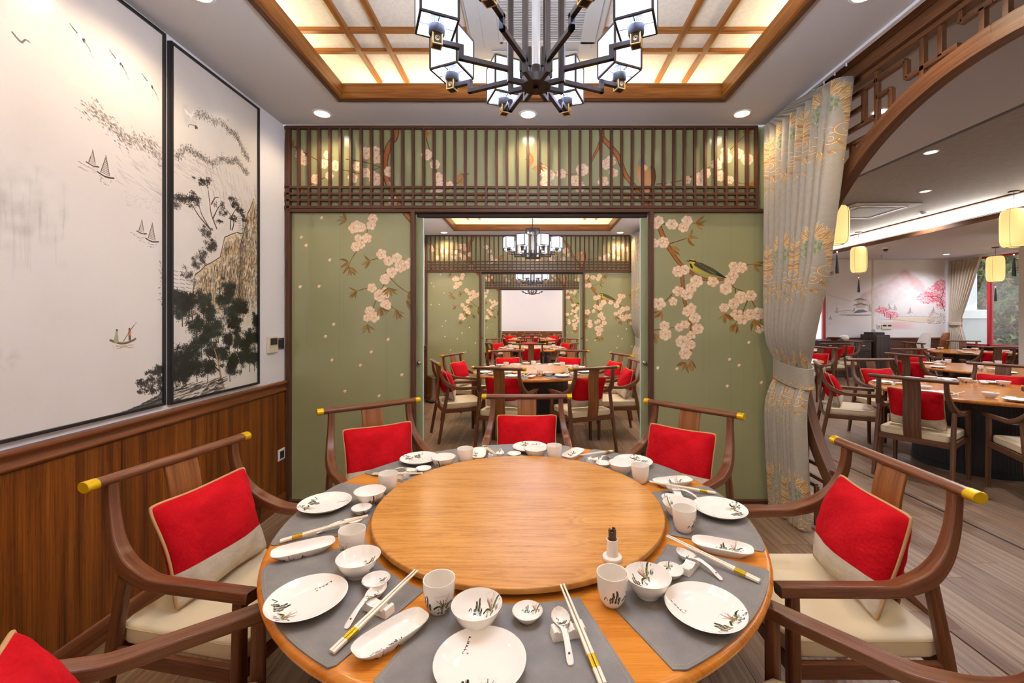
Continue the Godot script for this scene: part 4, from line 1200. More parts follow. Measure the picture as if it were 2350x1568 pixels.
	struct("wall_right", "white wall on the near side of the moon gate", "wall", MB.new().box(pt(2.05, 1.7, -1.3), Vector3(0.1, 3.4, 3.4), 0.0), M.plaster)
	struct("wall_right", "plaster strip over the moon gate up to the hall's ceiling", "wall", MB.new().box(pt(2.06, 3.22, 1.9), Vector3(0.08, 0.36, 3.0), 0.0), M.plaster)
	# lamps of the four rooms
	for k in 4:
		var z := SH * k
		var e := 1.0
		for s in [-1.0, 1.0]:
			for d in [3.21, 2.02, 0.8, -0.4]:
				if k > 0 and d < 0.0: continue
				var where: String = ["near", "second", "third", "farthest"][k]
				downlight(pt(s * 1.58, CH, d + z), "round recessed downlight in the %s room's ceiling border, %s %s" % [where, "curtain side," if s > 0 else "painting side,", ["over the photographer", "fourth from the camera", "second from the screen", "beside the screen wall"][[-0.4, 0.8, 2.02, 3.21].find(d)]], "recessed downlights in the ceiling borders", (0.32 if d > 3.0 else 0.6) * (1.0 if k == 0 else 2.0))
		downlight(pt(-0.03, CH, 3.22 + z), "round recessed downlight centred over the %s screen wall" % ["near", "second", "third", "farthest"][k], "recessed downlights in the ceiling borders", 0.32)

func gate() -> void: # the moon gate: a round opening with a fret of square bars in its corners
	var g := thing("moon_gate", "dark wood moon gate with fretwork corners between dining room and hall", "moon gate")
	g.set_meta("kind", "structure")
	var zc := 1.836
	var yc := 1.326
	var r := 1.334
	var path := []
	for i in 97:
		var a := TAU * i / 96.0
		path.append(pt(GX + 0.035, yc + cos(a) * (r + 0.045), zc + sin(a) * (r + 0.045)))
	path.pop_back()
	var seg := 12 # the ring is made of eight lengths with fine joints
	for s in 8:
		var part := []
		for i in seg + 1: part.append(path[(s * seg + i) % 96])
		ob("ring_segment", MB.new().sweep(part, rrect(0.09, 0.07, 0.003, 1), Vector3(1, 0, 0), [], false, true, true), M.gate_wood, g)
	ob("top_beam", MB.new().box(pt(GX + 0.045, 2.985, zc), Vector3(0.13, 0.086, 3.02), 0.003), M.gate_wood, g)
	ob("soffit_strip", MB.new().box(pt(1.92, CH - 0.006, zc), Vector3(0.062, 0.012, 3.0), 0.002), M.gate_wood, g)
	for d in [0.37, 3.30]:
		ob("post", MB.new().box(pt(GX + 0.045, 1.47, d), Vector3(0.13, 2.94, 0.07), 0.003), M.gate_wood, g)
	ob("frame_bar", MB.new().box(pt(GX + 0.03, 2.927, zc), Vector3(0.045, 0.028, 2.86), 0.002), M.gate_wood, g)
	ob("sill", MB.new().box(pt(GX + 0.035, -0.001, zc), Vector3(0.07, 0.012, 2.9), 0.002), M.gate_wood, g)
	var P := 0.097
	var bars := [[0, 2.925, 0, 2.70], [-1, 2.925, -1, 2.762], [-2, 2.925, -2, 2.86], [-3, 2.86, -3, 2.75], [-2, 2.86, -3.48, 2.86], [3, 2.86, 1, 2.86], [1, 2.86, 1, 2.762], [1, 2.762, -1.9, 2.762], [3, 2.762, 2, 2.762], [2, 2.762, 2, 2.66], [3, 2.925, 3, 2.57], [3, 2.86, 11, 2.86], [4, 2.86, 4, 2.658], [4, 2.762, 6, 2.762], [3, 2.658, 8, 2.658], [3.6, 2.57, 7, 2.57], [5, 2.57, 5, 2.47], [7, 2.762, 7, 2.45], [7, 2.45, 9, 2.45], [9, 2.86, 9, 2.3], [6.6, 2.26, 9, 2.26], [10, 2.6, 10, 2.1], [9, 2.6, 11, 2.6], [7.6, 2.1, 11, 2.1], [8, 2.1, 8, 2.02]]
	for sd in [1.0, -1.0]:
		for b in bars:
			var za: float = 1.845 + sd * (0.339 + b[0] * P)
			var zb: float = 1.845 + sd * (0.339 + b[2] * P)
			ob("fret_bar", MB.new().bar(pt(GX + 0.03, b[1], za), pt(GX + 0.03, b[3], zb), 0.026, 0.026, 0.002, Vector3(1, 0, 0)), M.gate_wood, g)
		for b in [[0.98, 0.455, 1.46, 0.455], [1.075, 0.455, 1.075, 0.16], [1.17, 0.30, 1.46, 0.30], [1.075, 0.36, 1.28, 0.36], [1.28, 0.60, 1.28, 0.03], [1.17, 0.30, 1.17, 0.02], [1.20, 0.72, 1.46, 0.72], [0.86, 0.16, 1.08, 0.16], [0.96, 0.16, 0.96, 0.02]]:
			ob("fret_bar", MB.new().bar(pt(GX + 0.03, b[1], zc + sd * b[0]), pt(GX + 0.03, b[3], zc + sd * b[2]), 0.026, 0.026, 0.002, Vector3(1, 0, 0)), M.gate_wood, g)

func curtain_mesh(zr: Array, zl: float, ytop: float, n: float, ph := 0.0) -> MB: # zr: [y, d] of the free edge from top to floor
	var b := MB.new()
	var at := func(y: float) -> float:
		for i in zr.size() - 1:
			if y <= zr[i][0] and y >= zr[i + 1][0]:
				var k: float = (zr[i][0] - y) / (zr[i][0] - zr[i + 1][0])
				return lerpf(zr[i][1], zr[i + 1][1], k)
		return zr[-1][1]
	var f := func(u: float, v: float) -> Vector3:
		var y := lerpf(0.02, ytop, v)
		var d: float = lerpf(at.call(y), zl, u)
		var tie := exp(-pow((y - 1.09) / 0.16, 2.0))
		var low := clampf((1.1 - y) / 1.1, 0.0, 1.0)
		var amp := lerpf(0.05, 0.022, tie) * (1.0 - 0.25 * low)
		var a := u * n * TAU + ph + low * 0.8 * sin(u * 7.0)
		var x := lerpf(1.86, 1.925, tie) + 0.02 * low + amp * sin(a) + 0.004 * sin(a * 0.5 + 1.0) + 0.006 * sin(y * 5.0 + u * 21.0) * (1.0 - v)
		return pt(x, y, d + 0.022 * cos(a) * (1.0 - tie))
	b.grid(260, 44, f, Vector2(6.0, 3.53), true)
	for i in b.t.size(): b.t[i] = Vector2(b.t[i].x, 3.53 - b.t[i].y)
	return b

func room_fittings() -> void:
	# ink paintings on the left wall
	for e in [["large", 0.779, 2.279, 1.017, 3.0], ["small", 2.312, 3.063, 1.011, 2.988]]:
		var d0: float = e[1]; var d1: float = e[2]; var y0: float = e[3]; var y1: float = e[4]
		var o := thing("ink_painting", "large black-framed ink painting of misty water with boats and flying cranes" if e[0] == "large" else "narrow black-framed ink painting of cliffs and dark trees", "painting", pt(LW, 0, (d0 + d1) / 2))
		var b := MB.new()
		var h := (d1 - d0) / 2
		b.quad(Vector3(0.016, y0, h), Vector3(0.016, y0, -h), Vector3(0.016, y1, -h), Vector3(0.016, y1, h), Vector3(1, 0, 0), Vector3(1, 0, 0), Vector3(1, 0, 0), Vector3(1, 0, 0), Vector2(0, 1), Vector2(1, 1), Vector2(1, 0), Vector2(0, 0))
		b.quad(Vector3(0.001, y0, h), Vector3(0.001, y0, -h), Vector3(0.001, y1, -h), Vector3(0.001, y1, h), Vector3(-1, 0, 0), Vector3(-1, 0, 0), Vector3(-1, 0, 0), Vector3(-1, 0, 0))
		ob("picture", b, M["ink_" + e[0]], o)
		for s in [-1.0, 1.0]:
			ob("frame_bar", MB.new().box(Vector3(0.014, (y0 + y1) / 2, s * (h - 0.007)), Vector3(0.028, y1 - y0, 0.014), 0.002), M.black_frame, o)
			ob("frame_bar", MB.new().box(Vector3(0.014, (y0 + y1) / 2 + s * ((y1 - y0) / 2 - 0.007), 0), Vector3(0.028, 0.014, h * 2 - 0.028), 0.002), M.black_frame, o)
	# thermostat, switch, socket
	var o := thing("thermostat", "cream thermostat with a small dark screen beside the narrow painting", "thermostat", pt(LW, 1.279, 3.237))
	ob("body", MB.new().box(Vector3(0.011, 0, 0), Vector3(0.022, 0.125, 0.118), 0.005), M.cream_plastic, o)
	ob("screen", MB.new().box(Vector3(0.023, 0.026, 0), Vector3(0.003, 0.05, 0.085), 0.001), M.dark_plastic, o)
	ob("lid_line", MB.new().box(Vector3(0.0225, -0.006, 0), Vector3(0.001, 0.002, 0.116), 0.0), M.cream_thread, o)
	o = thing("light_switch", "small steel light switch in the corner by the screen wall", "switch", pt(LW, 1.283, 3.345))
	ob("plate", MB.new().box(Vector3(0.006, 0, 0), Vector3(0.012, 0.09, 0.088), 0.003), M.steel, o)
	for s in [-1.0, 0.0, 1.0]:
		ob("rocker", MB.new().box(Vector3(0.0135, 0, s * 0.021), Vector3(0.005, 0.06, 0.018), 0.001), M.dark_plastic, o)
	o = thing("wall_socket", "white wall socket low on the wainscot by the corner", "socket", pt(LW + 0.012, 0.415, 3.34))
	ob("plate", MB.new().box(Vector3(0.005, 0, 0), Vector3(0.01, 0.088, 0.086), 0.003), M.white_plastic, o)
	ob("outlet", MB.new().box(Vector3(0.011, 0, 0), Vector3(0.003, 0.058, 0.05), 0.001), M.dark_plastic, o)
	# curtains
	var edge := [[2.975, 2.50], [2.36, 2.61], [1.79, 2.72], [1.275, 2.90], [1.16, 2.965], [0.667, 2.955], [0.0, 2.93]]
	var lab := ["grey brocade curtain with gold leaf bands, tied back beside the near screen wall", "pale brocade curtain tied back in the second room"]
	for k in 2:
		var c := thing("curtain", lab[k], "curtain", pt(0, 0, SH * k))
		ob("drape", curtain_mesh(edge, 3.35, 2.985, 10.0), M.brocade, c)
		var tb := MB.new()
		var ring := []
		for i in 24:
			var a := TAU * i / 24.0
			ring.append(pt(1.925 + 0.062 * cos(a), 1.085 + 0.03 * sin(a + 0.4), 3.155 + 0.215 * sin(a)))
		tb.sweep(ring, rrect(0.012, 0.15, 0.005), Vector3.UP, [], true, false, true, 3.0)
		ob("tieback", tb, M.brocade, c)
		for i in 9:
			var hk := MB.new()
			hk.lathe([Vector2(0, 0), Vector2(0.006, 0.004), Vector2(0.004, 0.012), Vector2(0.004, 0.024), Vector2(0, 0.026)], 8)
			hk.x = Transform3D()
			var ho := ob("hook", hk, M.track_white, c)
			ho.position = pt(1.872, 2.98, 2.54 + i * 0.098)
	struct("trim_5", "white curtain track on the ceiling by the moon gate", "curtain track", MB.new().box(pt(1.872, CH - 0.01, 1.2), Vector3(0.03, 0.02, 4.3), 0.003), M.track_white)
	# ceiling cassette
	o = thing("air_conditioner", "white ceiling cassette air conditioner with a louvred grille above the chandelier", "air conditioner", pt(0.02, 3.262, 2.46))
	ob("housing", MB.new().box(Vector3(0, -0.02, 0), Vector3(0.84, 0.04, 0.84), 0.02), M.grey_plastic, o)
	ob("grille_recess", MB.new().box(Vector3(0.075, -0.041, 0.02), Vector3(0.55, 0.004, 0.46), 0.001), M.hall_grey, o)
	var lm := MB.new()
	lm.x = Transform3D(Basis(Vector3(1, 0, 0), 0.35), Vector3.ZERO)
	lm.box(Vector3.ZERO, Vector3(0.55, 0.003, 0.0235), 0.001)
	var lme := lm.mesh()
	for i in 22:
		var s := mi("louvre_slat", lme, M.grey_plastic, o)
		s.position = Vector3(0.075, -0.046, -0.2 + i * 0.0205)
	for s in [-1.0, 1.0]:
		ob("grille_frame", MB.new().box(Vector3(0.075, -0.045, 0.02 + s * 0.24), Vector3(0.6, 0.014, 0.025), 0.004), M.grey_plastic, o)
		ob("grille_frame", MB.new().box(Vector3(0.075 + s * 0.288, -0.045, 0.02), Vector3(0.025, 0.014, 0.5), 0.004), M.grey_plastic, o)
		ob("vane", MB.new().bar(Vector3(s * 0.34 - 0.02, -0.048, -0.28), Vector3(s * 0.34 - 0.02, -0.048, 0.28), 0.075, 0.008, 0.003), M.grey_plastic, o)
		ob("vane", MB.new().bar(Vector3(-0.28, -0.046, s * 0.345), Vector3(0.28, -0.046, s * 0.345), 0.07, 0.008, 0.003), M.grey_plastic, o)
	# stainless pedal bin in the second room's corner
	o = thing("pedal_bin", "round stainless steel pedal bin in the second room's corner", "bin", pt(-1.75, 0, 7.62))
	ob("body", MB.new().lathe([Vector2(0, 0.02), Vector2(0.145, 0.02), Vector2(0.145, 0.425)], 32), M.steel, o)
	ob("base_ring", MB.new().lathe([Vector2(0, 0), Vector2(0.155, 0), Vector2(0.155, 0.022), Vector2(0.14, 0.028)], 32), M.black_base, o)
	ob("lid", MB.new().lathe([Vector2(0.15, 0.425), Vector2(0.152, 0.442), Vector2(0.12, 0.46), Vector2(0, 0.466)], 32), M.steel, o)
	ob("pedal", MB.new().box(Vector3(0.0, 0.03, 0.18), Vector3(0.07, 0.012, 0.07), 0.004), M.black_base, o)

# ---------------------------------------------------------------- chairs, cushions, tables, lamps
func make_chair(wood: Material, capped: bool) -> Node3D: # front towards -z, origin on the floor under the seat
	var c := thing("armchair", "", "chair")
	c.set_meta("base_name", "armchair")
	var rail := MB.new()
	var cl := 0.279 if capped else 0.3125
	rail.sweep([Vector3(-cl, 0.937, 0.27), Vector3(-0.15, 0.936, 0.272), Vector3(0, 0.935, 0.273), Vector3(0.15, 0.936, 0.272), Vector3(cl, 0.937, 0.27)], circ(0.0235, 0.0178, 18), Vector3.UP)
	ob("top_rail", rail, wood, c)
	if capped:
		for s in [-1.0, 1.0]:
			ob("end_cap", MB.new().sweep([Vector3(s * cl, 0.937, 0.27), Vector3(s * 0.3, 0.937, 0.27), Vector3(s * 0.311, 0.937, 0.27), Vector3(s * 0.3125, 0.937, 0.27)], circ(0.025, 0.0192, 18), Vector3.UP, [Vector2.ONE, Vector2.ONE, Vector2.ONE, Vector2(0.9, 0.9)]), M.brass_cap, c)
	for s in [-1.0, 1.0]:
		var path := spl([Vector3(s * 0.235, 0.927, 0.27), Vector3(s * 0.236, 0.87, 0.266), Vector3(s * 0.242, 0.80, 0.25), Vector3(s * 0.254, 0.725, 0.212), Vector3(s * 0.266, 0.672, 0.15), Vector3(s * 0.272, 0.645, 0.075), Vector3(s * 0.273, 0.636, 0.02), Vector3(s * 0.27, 0.634, -0.10), Vector3(s * 0.264, 0.631, -0.315)], 5)
		var sc := []
		for i in path.size():
			var k := float(i) / (path.size() - 1)
			sc.append(Vector2(lerpf(0.72, 1.05, smoothstep(0.1, 0.55, k)), lerpf(0.85, 1.0, smoothstep(0.0, 0.3, k)) + 0.35 * exp(-pow((k - 0.5) / 0.14, 2.0))))
		ob("arm", MB.new().sweep(path, rrect(0.046, 0.036, 0.007, 3), Vector3(0, 0.2, -1), sc), wood, c)
		ob("leg", MB.new().sweep([Vector3(s * 0.262, 0.66, 0.165), Vector3(s * 0.265, 0.45, 0.205), Vector3(s * 0.27, 0.2, 0.25), Vector3(s * 0.274, 0.0, 0.283)], rrect(0.036, 0.04, 0.012, 3), Vector3(0, 0, 1), [Vector2(0.9, 0.9), Vector2(1, 1), Vector2(0.95, 0.95), Vector2(0.8, 0.8)]), wood, c)
		ob("leg", MB.new().sweep([Vector3(s * 0.262, 0.625, -0.268), Vector3(s * 0.264, 0.4, -0.266), Vector3(s * 0.268, 0.0, -0.268)], rrect(0.038, 0.04, 0.012, 3), Vector3(0, 0, 1), [Vector2(0.9, 0.9), Vector2(1, 1), Vector2(0.85, 0.85)]), wood, c)
		ob("side_rail", MB.new().bar(Vector3(s * 0.262, 0.378, -0.25), Vector3(s * 0.264, 0.378, 0.21), 0.024, 0.05, 0.004), wood, c)
	ob("front_rail", MB.new().bar(Vector3(-0.25, 0.378, -0.262), Vector3(0.25, 0.378, -0.262), 0.024, 0.05, 0.004), wood, c)
	ob("back_rail", MB.new().bar(Vector3(-0.25, 0.378, 0.218), Vector3(0.25, 0.378, 0.218), 0.026, 0.05, 0.004), wood, c)
	var sp := []
	for i in 11:
		var k := i / 10.0
		sp.append(Vector3(0, lerpf(0.395, 0.925, k), 0.222 + 0.048 * k + 0.016 * sin(k * TAU)))
	ob("splat", MB.new().sweep(sp, rrect(0.128, 0.013, 0.004, 2), Vector3(0, 0, 1)), M.splat_wood if capped else wood, c)
	var cu := MB.new()
	var sq := func(u: float, v: float) -> Vector3: # a soft-edged pad: v runs from the middle of the top over the edge to the middle of the underside
		var a := u * TAU
		var q := Vector2(cos(a), sin(a))
		var n := 13.0
		var rad := pow(pow(absf(q.x), n) + pow(absf(q.y), n), -1.0 / n)
		var prof := [[0.0, 0.472], [0.4, 0.4715], [0.8, 0.469], [0.945, 0.466], [0.985, 0.462], [1.0, 0.454], [1.003, 0.435], [1.0, 0.412], [0.99, 0.405], [0.96, 0.4035], [0.0, 0.4035]]
		var x := v * 10.0
		var i := mini(int(x), 9)
		var w := x - i
		var rd: float = lerpf(prof[i][0], prof[i + 1][0], w)
		var y: float = lerpf(prof[i][1], prof[i + 1][1], w)
		return Vector3(q.x * rad * rd * 0.25, y, -0.022 + q.y * rad * rd * 0.25)
	cu.grid(64, 20, sq, Vector2(4, 2), true, true)
	var seat := ob("seat", cu, M.cream_leather, c)
	var seam := []
	for i in 64:
		var p: Vector3 = sq.call(i / 64.0, 0.5)
		seam.append(p + Vector3(0, 0.0008, 0))
	ob("seam", MB.new().sweep(seam, circ(0.0016, -1, 6), Vector3.UP, [], true), M.cream_thread, seat)
	return c

func make_pillow() -> Node3D: # stands on its lower edge; face towards -z
	var o := thing("cushion", "", "cushion")
	o.set_meta("base_name", "cushion")
	var W := 0.205
	var H := 0.185
	var split := -0.36
	var out := func(u: float, v: float) -> Vector3:
		var rd := 1.0 - 0.05 * pow(absf(u) * absf(v), 7.0)
		var x := rd * W * u * (1.0 - 0.075 * (1.0 - pow(absf(v), 2.2)) * absf(u))
		var y := rd * H * v * (1.0 - 0.065 * (1.0 - pow(absf(u), 2.2)) * absf(v))
		return Vector3(x, y + H, 0.006 * sin(u * 5.0 + v * 3.0))
	var half := func(u: float, v: float, s: float) -> Vector3:
		var p: Vector3 = out.call(u, v)
		var e := maxf(0.0, (1.0 - u * u) * (1.0 - v * v))
		p.z += s * (0.086 * pow(e, 0.5) + 0.0035 * sin(u * 17.0 + v * 4.0) * sin(v * 13.0 - u * 3.0) * pow(e, 0.35) * (1.2 - e))
		return p
	for part in [["velvet_cover", split, 1.0, "red_velvet"], ["linen_cover", -1.0, split, "linen"]]:
		var b := MB.new()
		for s in [-1.0, 1.0]:
			b.grid(36, 28 if part[0] == "velvet_cover" else 14, func(a: float, k: float) -> Vector3: return half.call(sin((a - 0.5) * PI), sin(lerpf(asin(part[1]), asin(part[2]), k)), s), Vector2(0.4, 0.3), s < 0)
		ob(part[0], b, M[part[3]], o)
	var ring := []
	for i in 96:
		var k := i / 24.0
		var f := sin((fmod(k, 1.0) - 0.5) * PI)
		var uv := Vector2(f, 1) if k < 1 else Vector2(1, -f) if k < 2 else Vector2(-f, -1) if k < 3 else Vector2(-1, f)
		ring.append(out.call(uv.x, uv.y))
	ob("piping", MB.new().sweep(ring, circ(0.0055, -1, 8), Vector3(0, 0, 1), [], true, false, true), M.piping, o)
	return o

var chair0: Node3D
var chair1: Node3D
var pil0: Node3D
var _chair_used := false

# a chair whose rail's middle is at (x, d), facing (fx, fd); with a cushion leaning on its back
func seat_at(x: float, d: float, fx: float, fd: float, label: String, pl: String, capped: bool, gp: String, skew := 0.0, shift := 0.0) -> void:
	var f := Vector2(fx, fd).normalized()
	var o := pt(x + f.x * 0.27, 0, d + f.y * 0.27)
	var turn := face(f.x, f.y)
	dup(chair0 if capped else chair1, label, o, turn, "armchairs " + gp)
	if pl == "": return
	var p := dup(pil0, pl, Vector3.ZERO, 0.0, "red and cream cushions " + gp)
	var b := Basis(Vector3.UP, turn) * Basis(Vector3.UP, skew) * Basis(Vector3(1, 0, 0), 0.30)
	p.transform = Transform3D(b, o + Basis(Vector3.UP, turn) * Vector3(shift, 0.479, 0.075))

func make_table(label: String, at: Vector3, R: float, susan: String, fine := true) -> void:
	var t := thing("round_table", label, "table", at)
	var seg := 96 if fine else 64
	var top := MB.new().lathe([Vector2(0, 0.724), Vector2(R - 0.02, 0.724), Vector2(R - 0.008, 0.727), Vector2(R - 0.001, 0.736), Vector2(R, 0.744), Vector2(R - 0.003, 0.752), Vector2(R - 0.01, 0.758), Vector2(R - 0.02, 0.76), Vector2(0, 0.76)], seg, 1, 0.5)
	ob("tabletop", top, M.table_wood if susan != "" else M.hall_table_wood, t)
	var base := []
	var br := 0.47 if R > 0.8 else 0.4
	var drum := MB.new()
	drum.grid(288, 1, func(u: float, v: float) -> Vector3:
		var a := u * TAU
		var r := br - 0.012 + 0.006 * absf(sin(u * PI * 96.0))
		return Vector3(sin(a) * r, v * 0.724, cos(a) * r), Vector2(4, 1), false, true)
	ob("fluted_base", drum, M.black_base, t)
	ob("plinth", MB.new().lathe([Vector2(0, 0.0), Vector2(br - 0.001, 0.0), Vector2(br - 0.001, 0.05), Vector2(br - 0.012, 0.055)], 64), M.black_base, t)
	if susan == "": return
	var s := thing("lazy_susan", susan, "lazy susan", at)
	var r := 0.5265
	ob("disc", MB.new().lathe([Vector2(0, 0.773), Vector2(r - 0.006, 0.773), Vector2(r, 0.777), Vector2(r, 0.789), Vector2(r - 0.005, 0.793), Vector2(0, 0.793)], seg, 1, 0.5), M.oak_top, s)
	ob("bearing", MB.new().lathe([Vector2(0.3, 0.76), Vector2(0.3, 0.773)], 48), M.black_base, s)

# crockery patterns, built once each; every piece's sitter is on its +z side
var kit := {}
func make_kit() -> void:
	var o := thing("dinner_plate", "", "plate")
	o.set_meta("base_name", "dinner_plate")
	ob("dish", MB.new().lathe([Vector2(0, 0.002), Vector2(0.05, 0.002), Vector2(0.053, 0.0), Vector2(0.056, 0.002), Vector2(0.075, 0.009), Vector2(0.093, 0.021), Vector2(0.0945, 0.0225), Vector2(0.0925, 0.0235), Vector2(0.078, 0.014), Vector2(0.062, 0.007), Vector2(0.04, 0.0055), Vector2(0, 0.005)], 56, 1, 0.0945), M.plate_print, o)
	kit.plate = o
	o = thing("rice_bowl", "", "bowl")
	o.set_meta("base_name", "rice_bowl")
	ob("body", MB.new().lathe([Vector2(0, 0.003), Vector2(0.024, 0.003), Vector2(0.025, 0), Vector2(0.029, 0.0), Vector2(0.029, 0.005), Vector2(0.043, 0.017), Vector2(0.052, 0.034), Vector2(0.0585, 0.049), Vector2(0.0595, 0.051), Vector2(0.058, 0.0515), Vector2(0.049, 0.034), Vector2(0.04, 0.019), Vector2(0.024, 0.008), Vector2(0, 0.006)], 48, 1, 0.06), M.bowl_print, o)
	kit.bowl = o
	o = thing("sauce_dish", "", "dish")
	o.set_meta("base_name", "sauce_dish")
	ob("dish", MB.new().lathe([Vector2(0, 0.002), Vector2(0.018, 0.002), Vector2(0.019, 0), Vector2(0.021, 0.002), Vector2(0.031, 0.013), Vector2(0.0365, 0.0215), Vector2(0.0355, 0.0225), Vector2(0.028, 0.012), Vector2(0.018, 0.006), Vector2(0, 0.005)], 36, 1, 0.037), M.bowl_print, o)
	kit.sauce = o
	o = thing("tea_cup", "", "cup")
	o.set_meta("base_name", "tea_cup")
	var cb := MB.new()
	cb.uo = Vector2(0.5, 0)
	cb.lathe([Vector2(0.0, 0.001), Vector2(0.02, 0.001), Vector2(0.0225, 0.0), Vector2(0.0265, 0.005), Vector2(0.032, 0.016), Vector2(0.0365, 0.036), Vector2(0.0385, 0.058), Vector2(0.0393, 0.0755), Vector2(0.0387, 0.077), Vector2(0.037, 0.0765), Vector2(0.0358, 0.056), Vector2(0.0335, 0.036), Vector2(0.028, 0.016), Vector2(0.018, 0.007), Vector2(0, 0.006)], 44, 0, 1.0)
	for i in cb.t.size():
		var vv := cb.v[i]
		var inside: bool = cb.n[i].x * vv.x + cb.n[i].z * vv.z < 0.0 or vv.y > 0.0752
		cb.t[i] = Vector2(cb.t[i].x, 0.02 if inside else 1.0 - vv.y / 0.078)
	ob("body", cb, M.cup_print, o)
	kit.cup = o
	o = thing("oblong_dish", "", "dish")
	o.set_meta("base_name", "oblong_dish")
	var db := MB.new()
	var ring := [[0.0, 0.001], [0.60, 0.001], [0.66, 0.0], [0.72, 0.004], [0.9, 0.015], [1.0, 0.0235], [0.985, 0.0245], [0.86, 0.013], [0.70, 0.006], [0.4, 0.0045], [0.0, 0.0045]]
	db.grid(56, 20, func(u: float, v: float) -> Vector3:
		var a := u * TAU
		var x := v * 10.0
		var i := mini(int(x), 9)
		var rd: float = lerpf(ring[i][0], ring[i + 1][0], x - i)
		var n := 3.4
		var q := Vector2(cos(a), sin(a))
		var rad := pow(pow(absf(q.x), n) + pow(absf(q.y), n), -1.0 / n)
		return Vector3(q.x * rad * rd * 0.039, lerpf(ring[i][1], ring[i + 1][1], x - i), q.y * rad * rd * 0.088), Vector2.ONE, false, true)
	for i in db.t.size(): db.t[i] = Vector2(db.v[i].x / 0.082 + 0.5, db.v[i].z / 0.192 + 0.5)
	ob("dish", db, M.oblong_print, o)
	kit.ob = o
	o = thing("soup_spoon", "", "spoon") # bowl towards -z, the handle's end towards the sitter; lies with its bowl on the rest
	o.set_meta("base_name", "soup_spoon")
	var sb := MB.new()
	var prof := [[-0.062, 0.0, 0.030], [-0.058, 0.011, 0.0275], [-0.048, 0.0185, 0.0255], [-0.035, 0.0215, 0.0245], [-0.02, 0.0205, 0.025], [-0.006, 0.015, 0.027], [0.006, 0.0088, 0.0282], [0.022, 0.0066, 0.028], [0.045, 0.0064, 0.0225], [0.064, 0.0072, 0.014], [0.077, 0.0074, 0.0075], [0.083, 0.0055, 0.005], [0.0855, 0.0, 0.0045]]
	var at := func(v: float) -> Array:
		var x := v * 12.0
		var i := mini(int(x), 11)
		var w := x - i
		return [lerpf(prof[i][0], prof[i + 1][0], w), lerpf(prof[i][1], prof[i + 1][1], w), lerpf(prof[i][2], prof[i + 1][2], w)]
	for side in [0.0, 1.0]:
		sb.grid(14, 48, func(u: float, v: float) -> Vector3:
			var p: Array = at.call(v)
			var s := (u - 0.5) * 2.0
			var bowl := clampf(1.0 - (p[0] + 0.02) / 0.026, 0.0, 1.0)
			var deep: float = bowl * p[1] * 0.78
			var y: float = p[2] - deep * (1.0 - s * s) - (0.0028 if side == 0.0 else 0.0) * (1.0 - s * s * 0.6)
			if bowl < 0.5: y += (0.0022 if side == 1.0 else -0.002) * (1.0 - s * s)
			return Vector3(s * p[1], y, p[0]), Vector2.ONE, side == 0.0)
	for i in sb.t.size(): sb.t[i] = Vector2(sb.v[i].x / 0.06 + 0.5, (sb.v[i].z + 0.065) / 0.16)
	var sbody := ob("body", sb, M.spoon_print, o)
	ob("hole", MB.new().lathe([Vector2(0, 0.0146), Vector2(0.0022, 0.0146), Vector2(0.0022, 0.013)], 12), M.dark_plastic, sbody).position = Vector3(0, 0.0018, 0.066)
	kit.spoon = o
	o = thing("spoon_rest", "", "rest")
	o.set_meta("base_name", "spoon_rest")
	var rb := MB.new()
	rb.x = Transform3D(Basis.IDENTITY, Vector3(0, 0, -0.014))
	rb.ext(PackedVector2Array([Vector2(-0.04, 0.002), Vector2(-0.038, 0), Vector2(0.038, 0), Vector2(0.04, 0.002), Vector2(0.037, 0.02), Vector2(0.034, 0.022), Vector2(0.029, 0.022), Vector2(0.026, 0.016), Vector2(0.02, 0.014), Vector2(0.014, 0.016), Vector2(0.011, 0.021), Vector2(0.007, 0.021), Vector2(0.001, 0.0175), Vector2(-0.012, 0.0165), Vector2(-0.025, 0.0185), Vector2(-0.03, 0.022), Vector2(-0.035, 0.022), Vector2(-0.037, 0.02)]), 0.028)
	ob("block", rb, M.porcelain, o).position = Vector3(0, 0, 0.014)
	kit.rest = o
	o = thing("chopstick", "", "chopstick") # thick end towards +z
	o.set_meta("base_name", "chopstick")
	var cs := ob("shaft", MB.new().sweep([Vector3(0, 0, 0.066), Vector3(0, 0, -0.135)], rrect(0.0075, 0.0075, 0.0016, 2), Vector3.UP, [Vector2.ONE, Vector2(0.55, 0.55)]), M.chopstick, o)
	ob("gilt_band", MB.new().sweep([Vector3(0, 0, 0.096), Vector3(0, 0, 0.066)], rrect(0.0078, 0.0078, 0.0016, 2)), M.gilt, o)
	ob("end_piece", MB.new().sweep([Vector3(0, 0, 0.13), Vector3(0, 0, 0.096)], rrect(0.0075, 0.0075, 0.0016, 2)), M.chopstick, o)
	kit.chop = o

func put(kind: String, label: String, at: Vector3, turn: float, gp: String) -> Node3D:
	var src: Node3D = kit[kind]
	return dup(src, label, at, turn, gp)

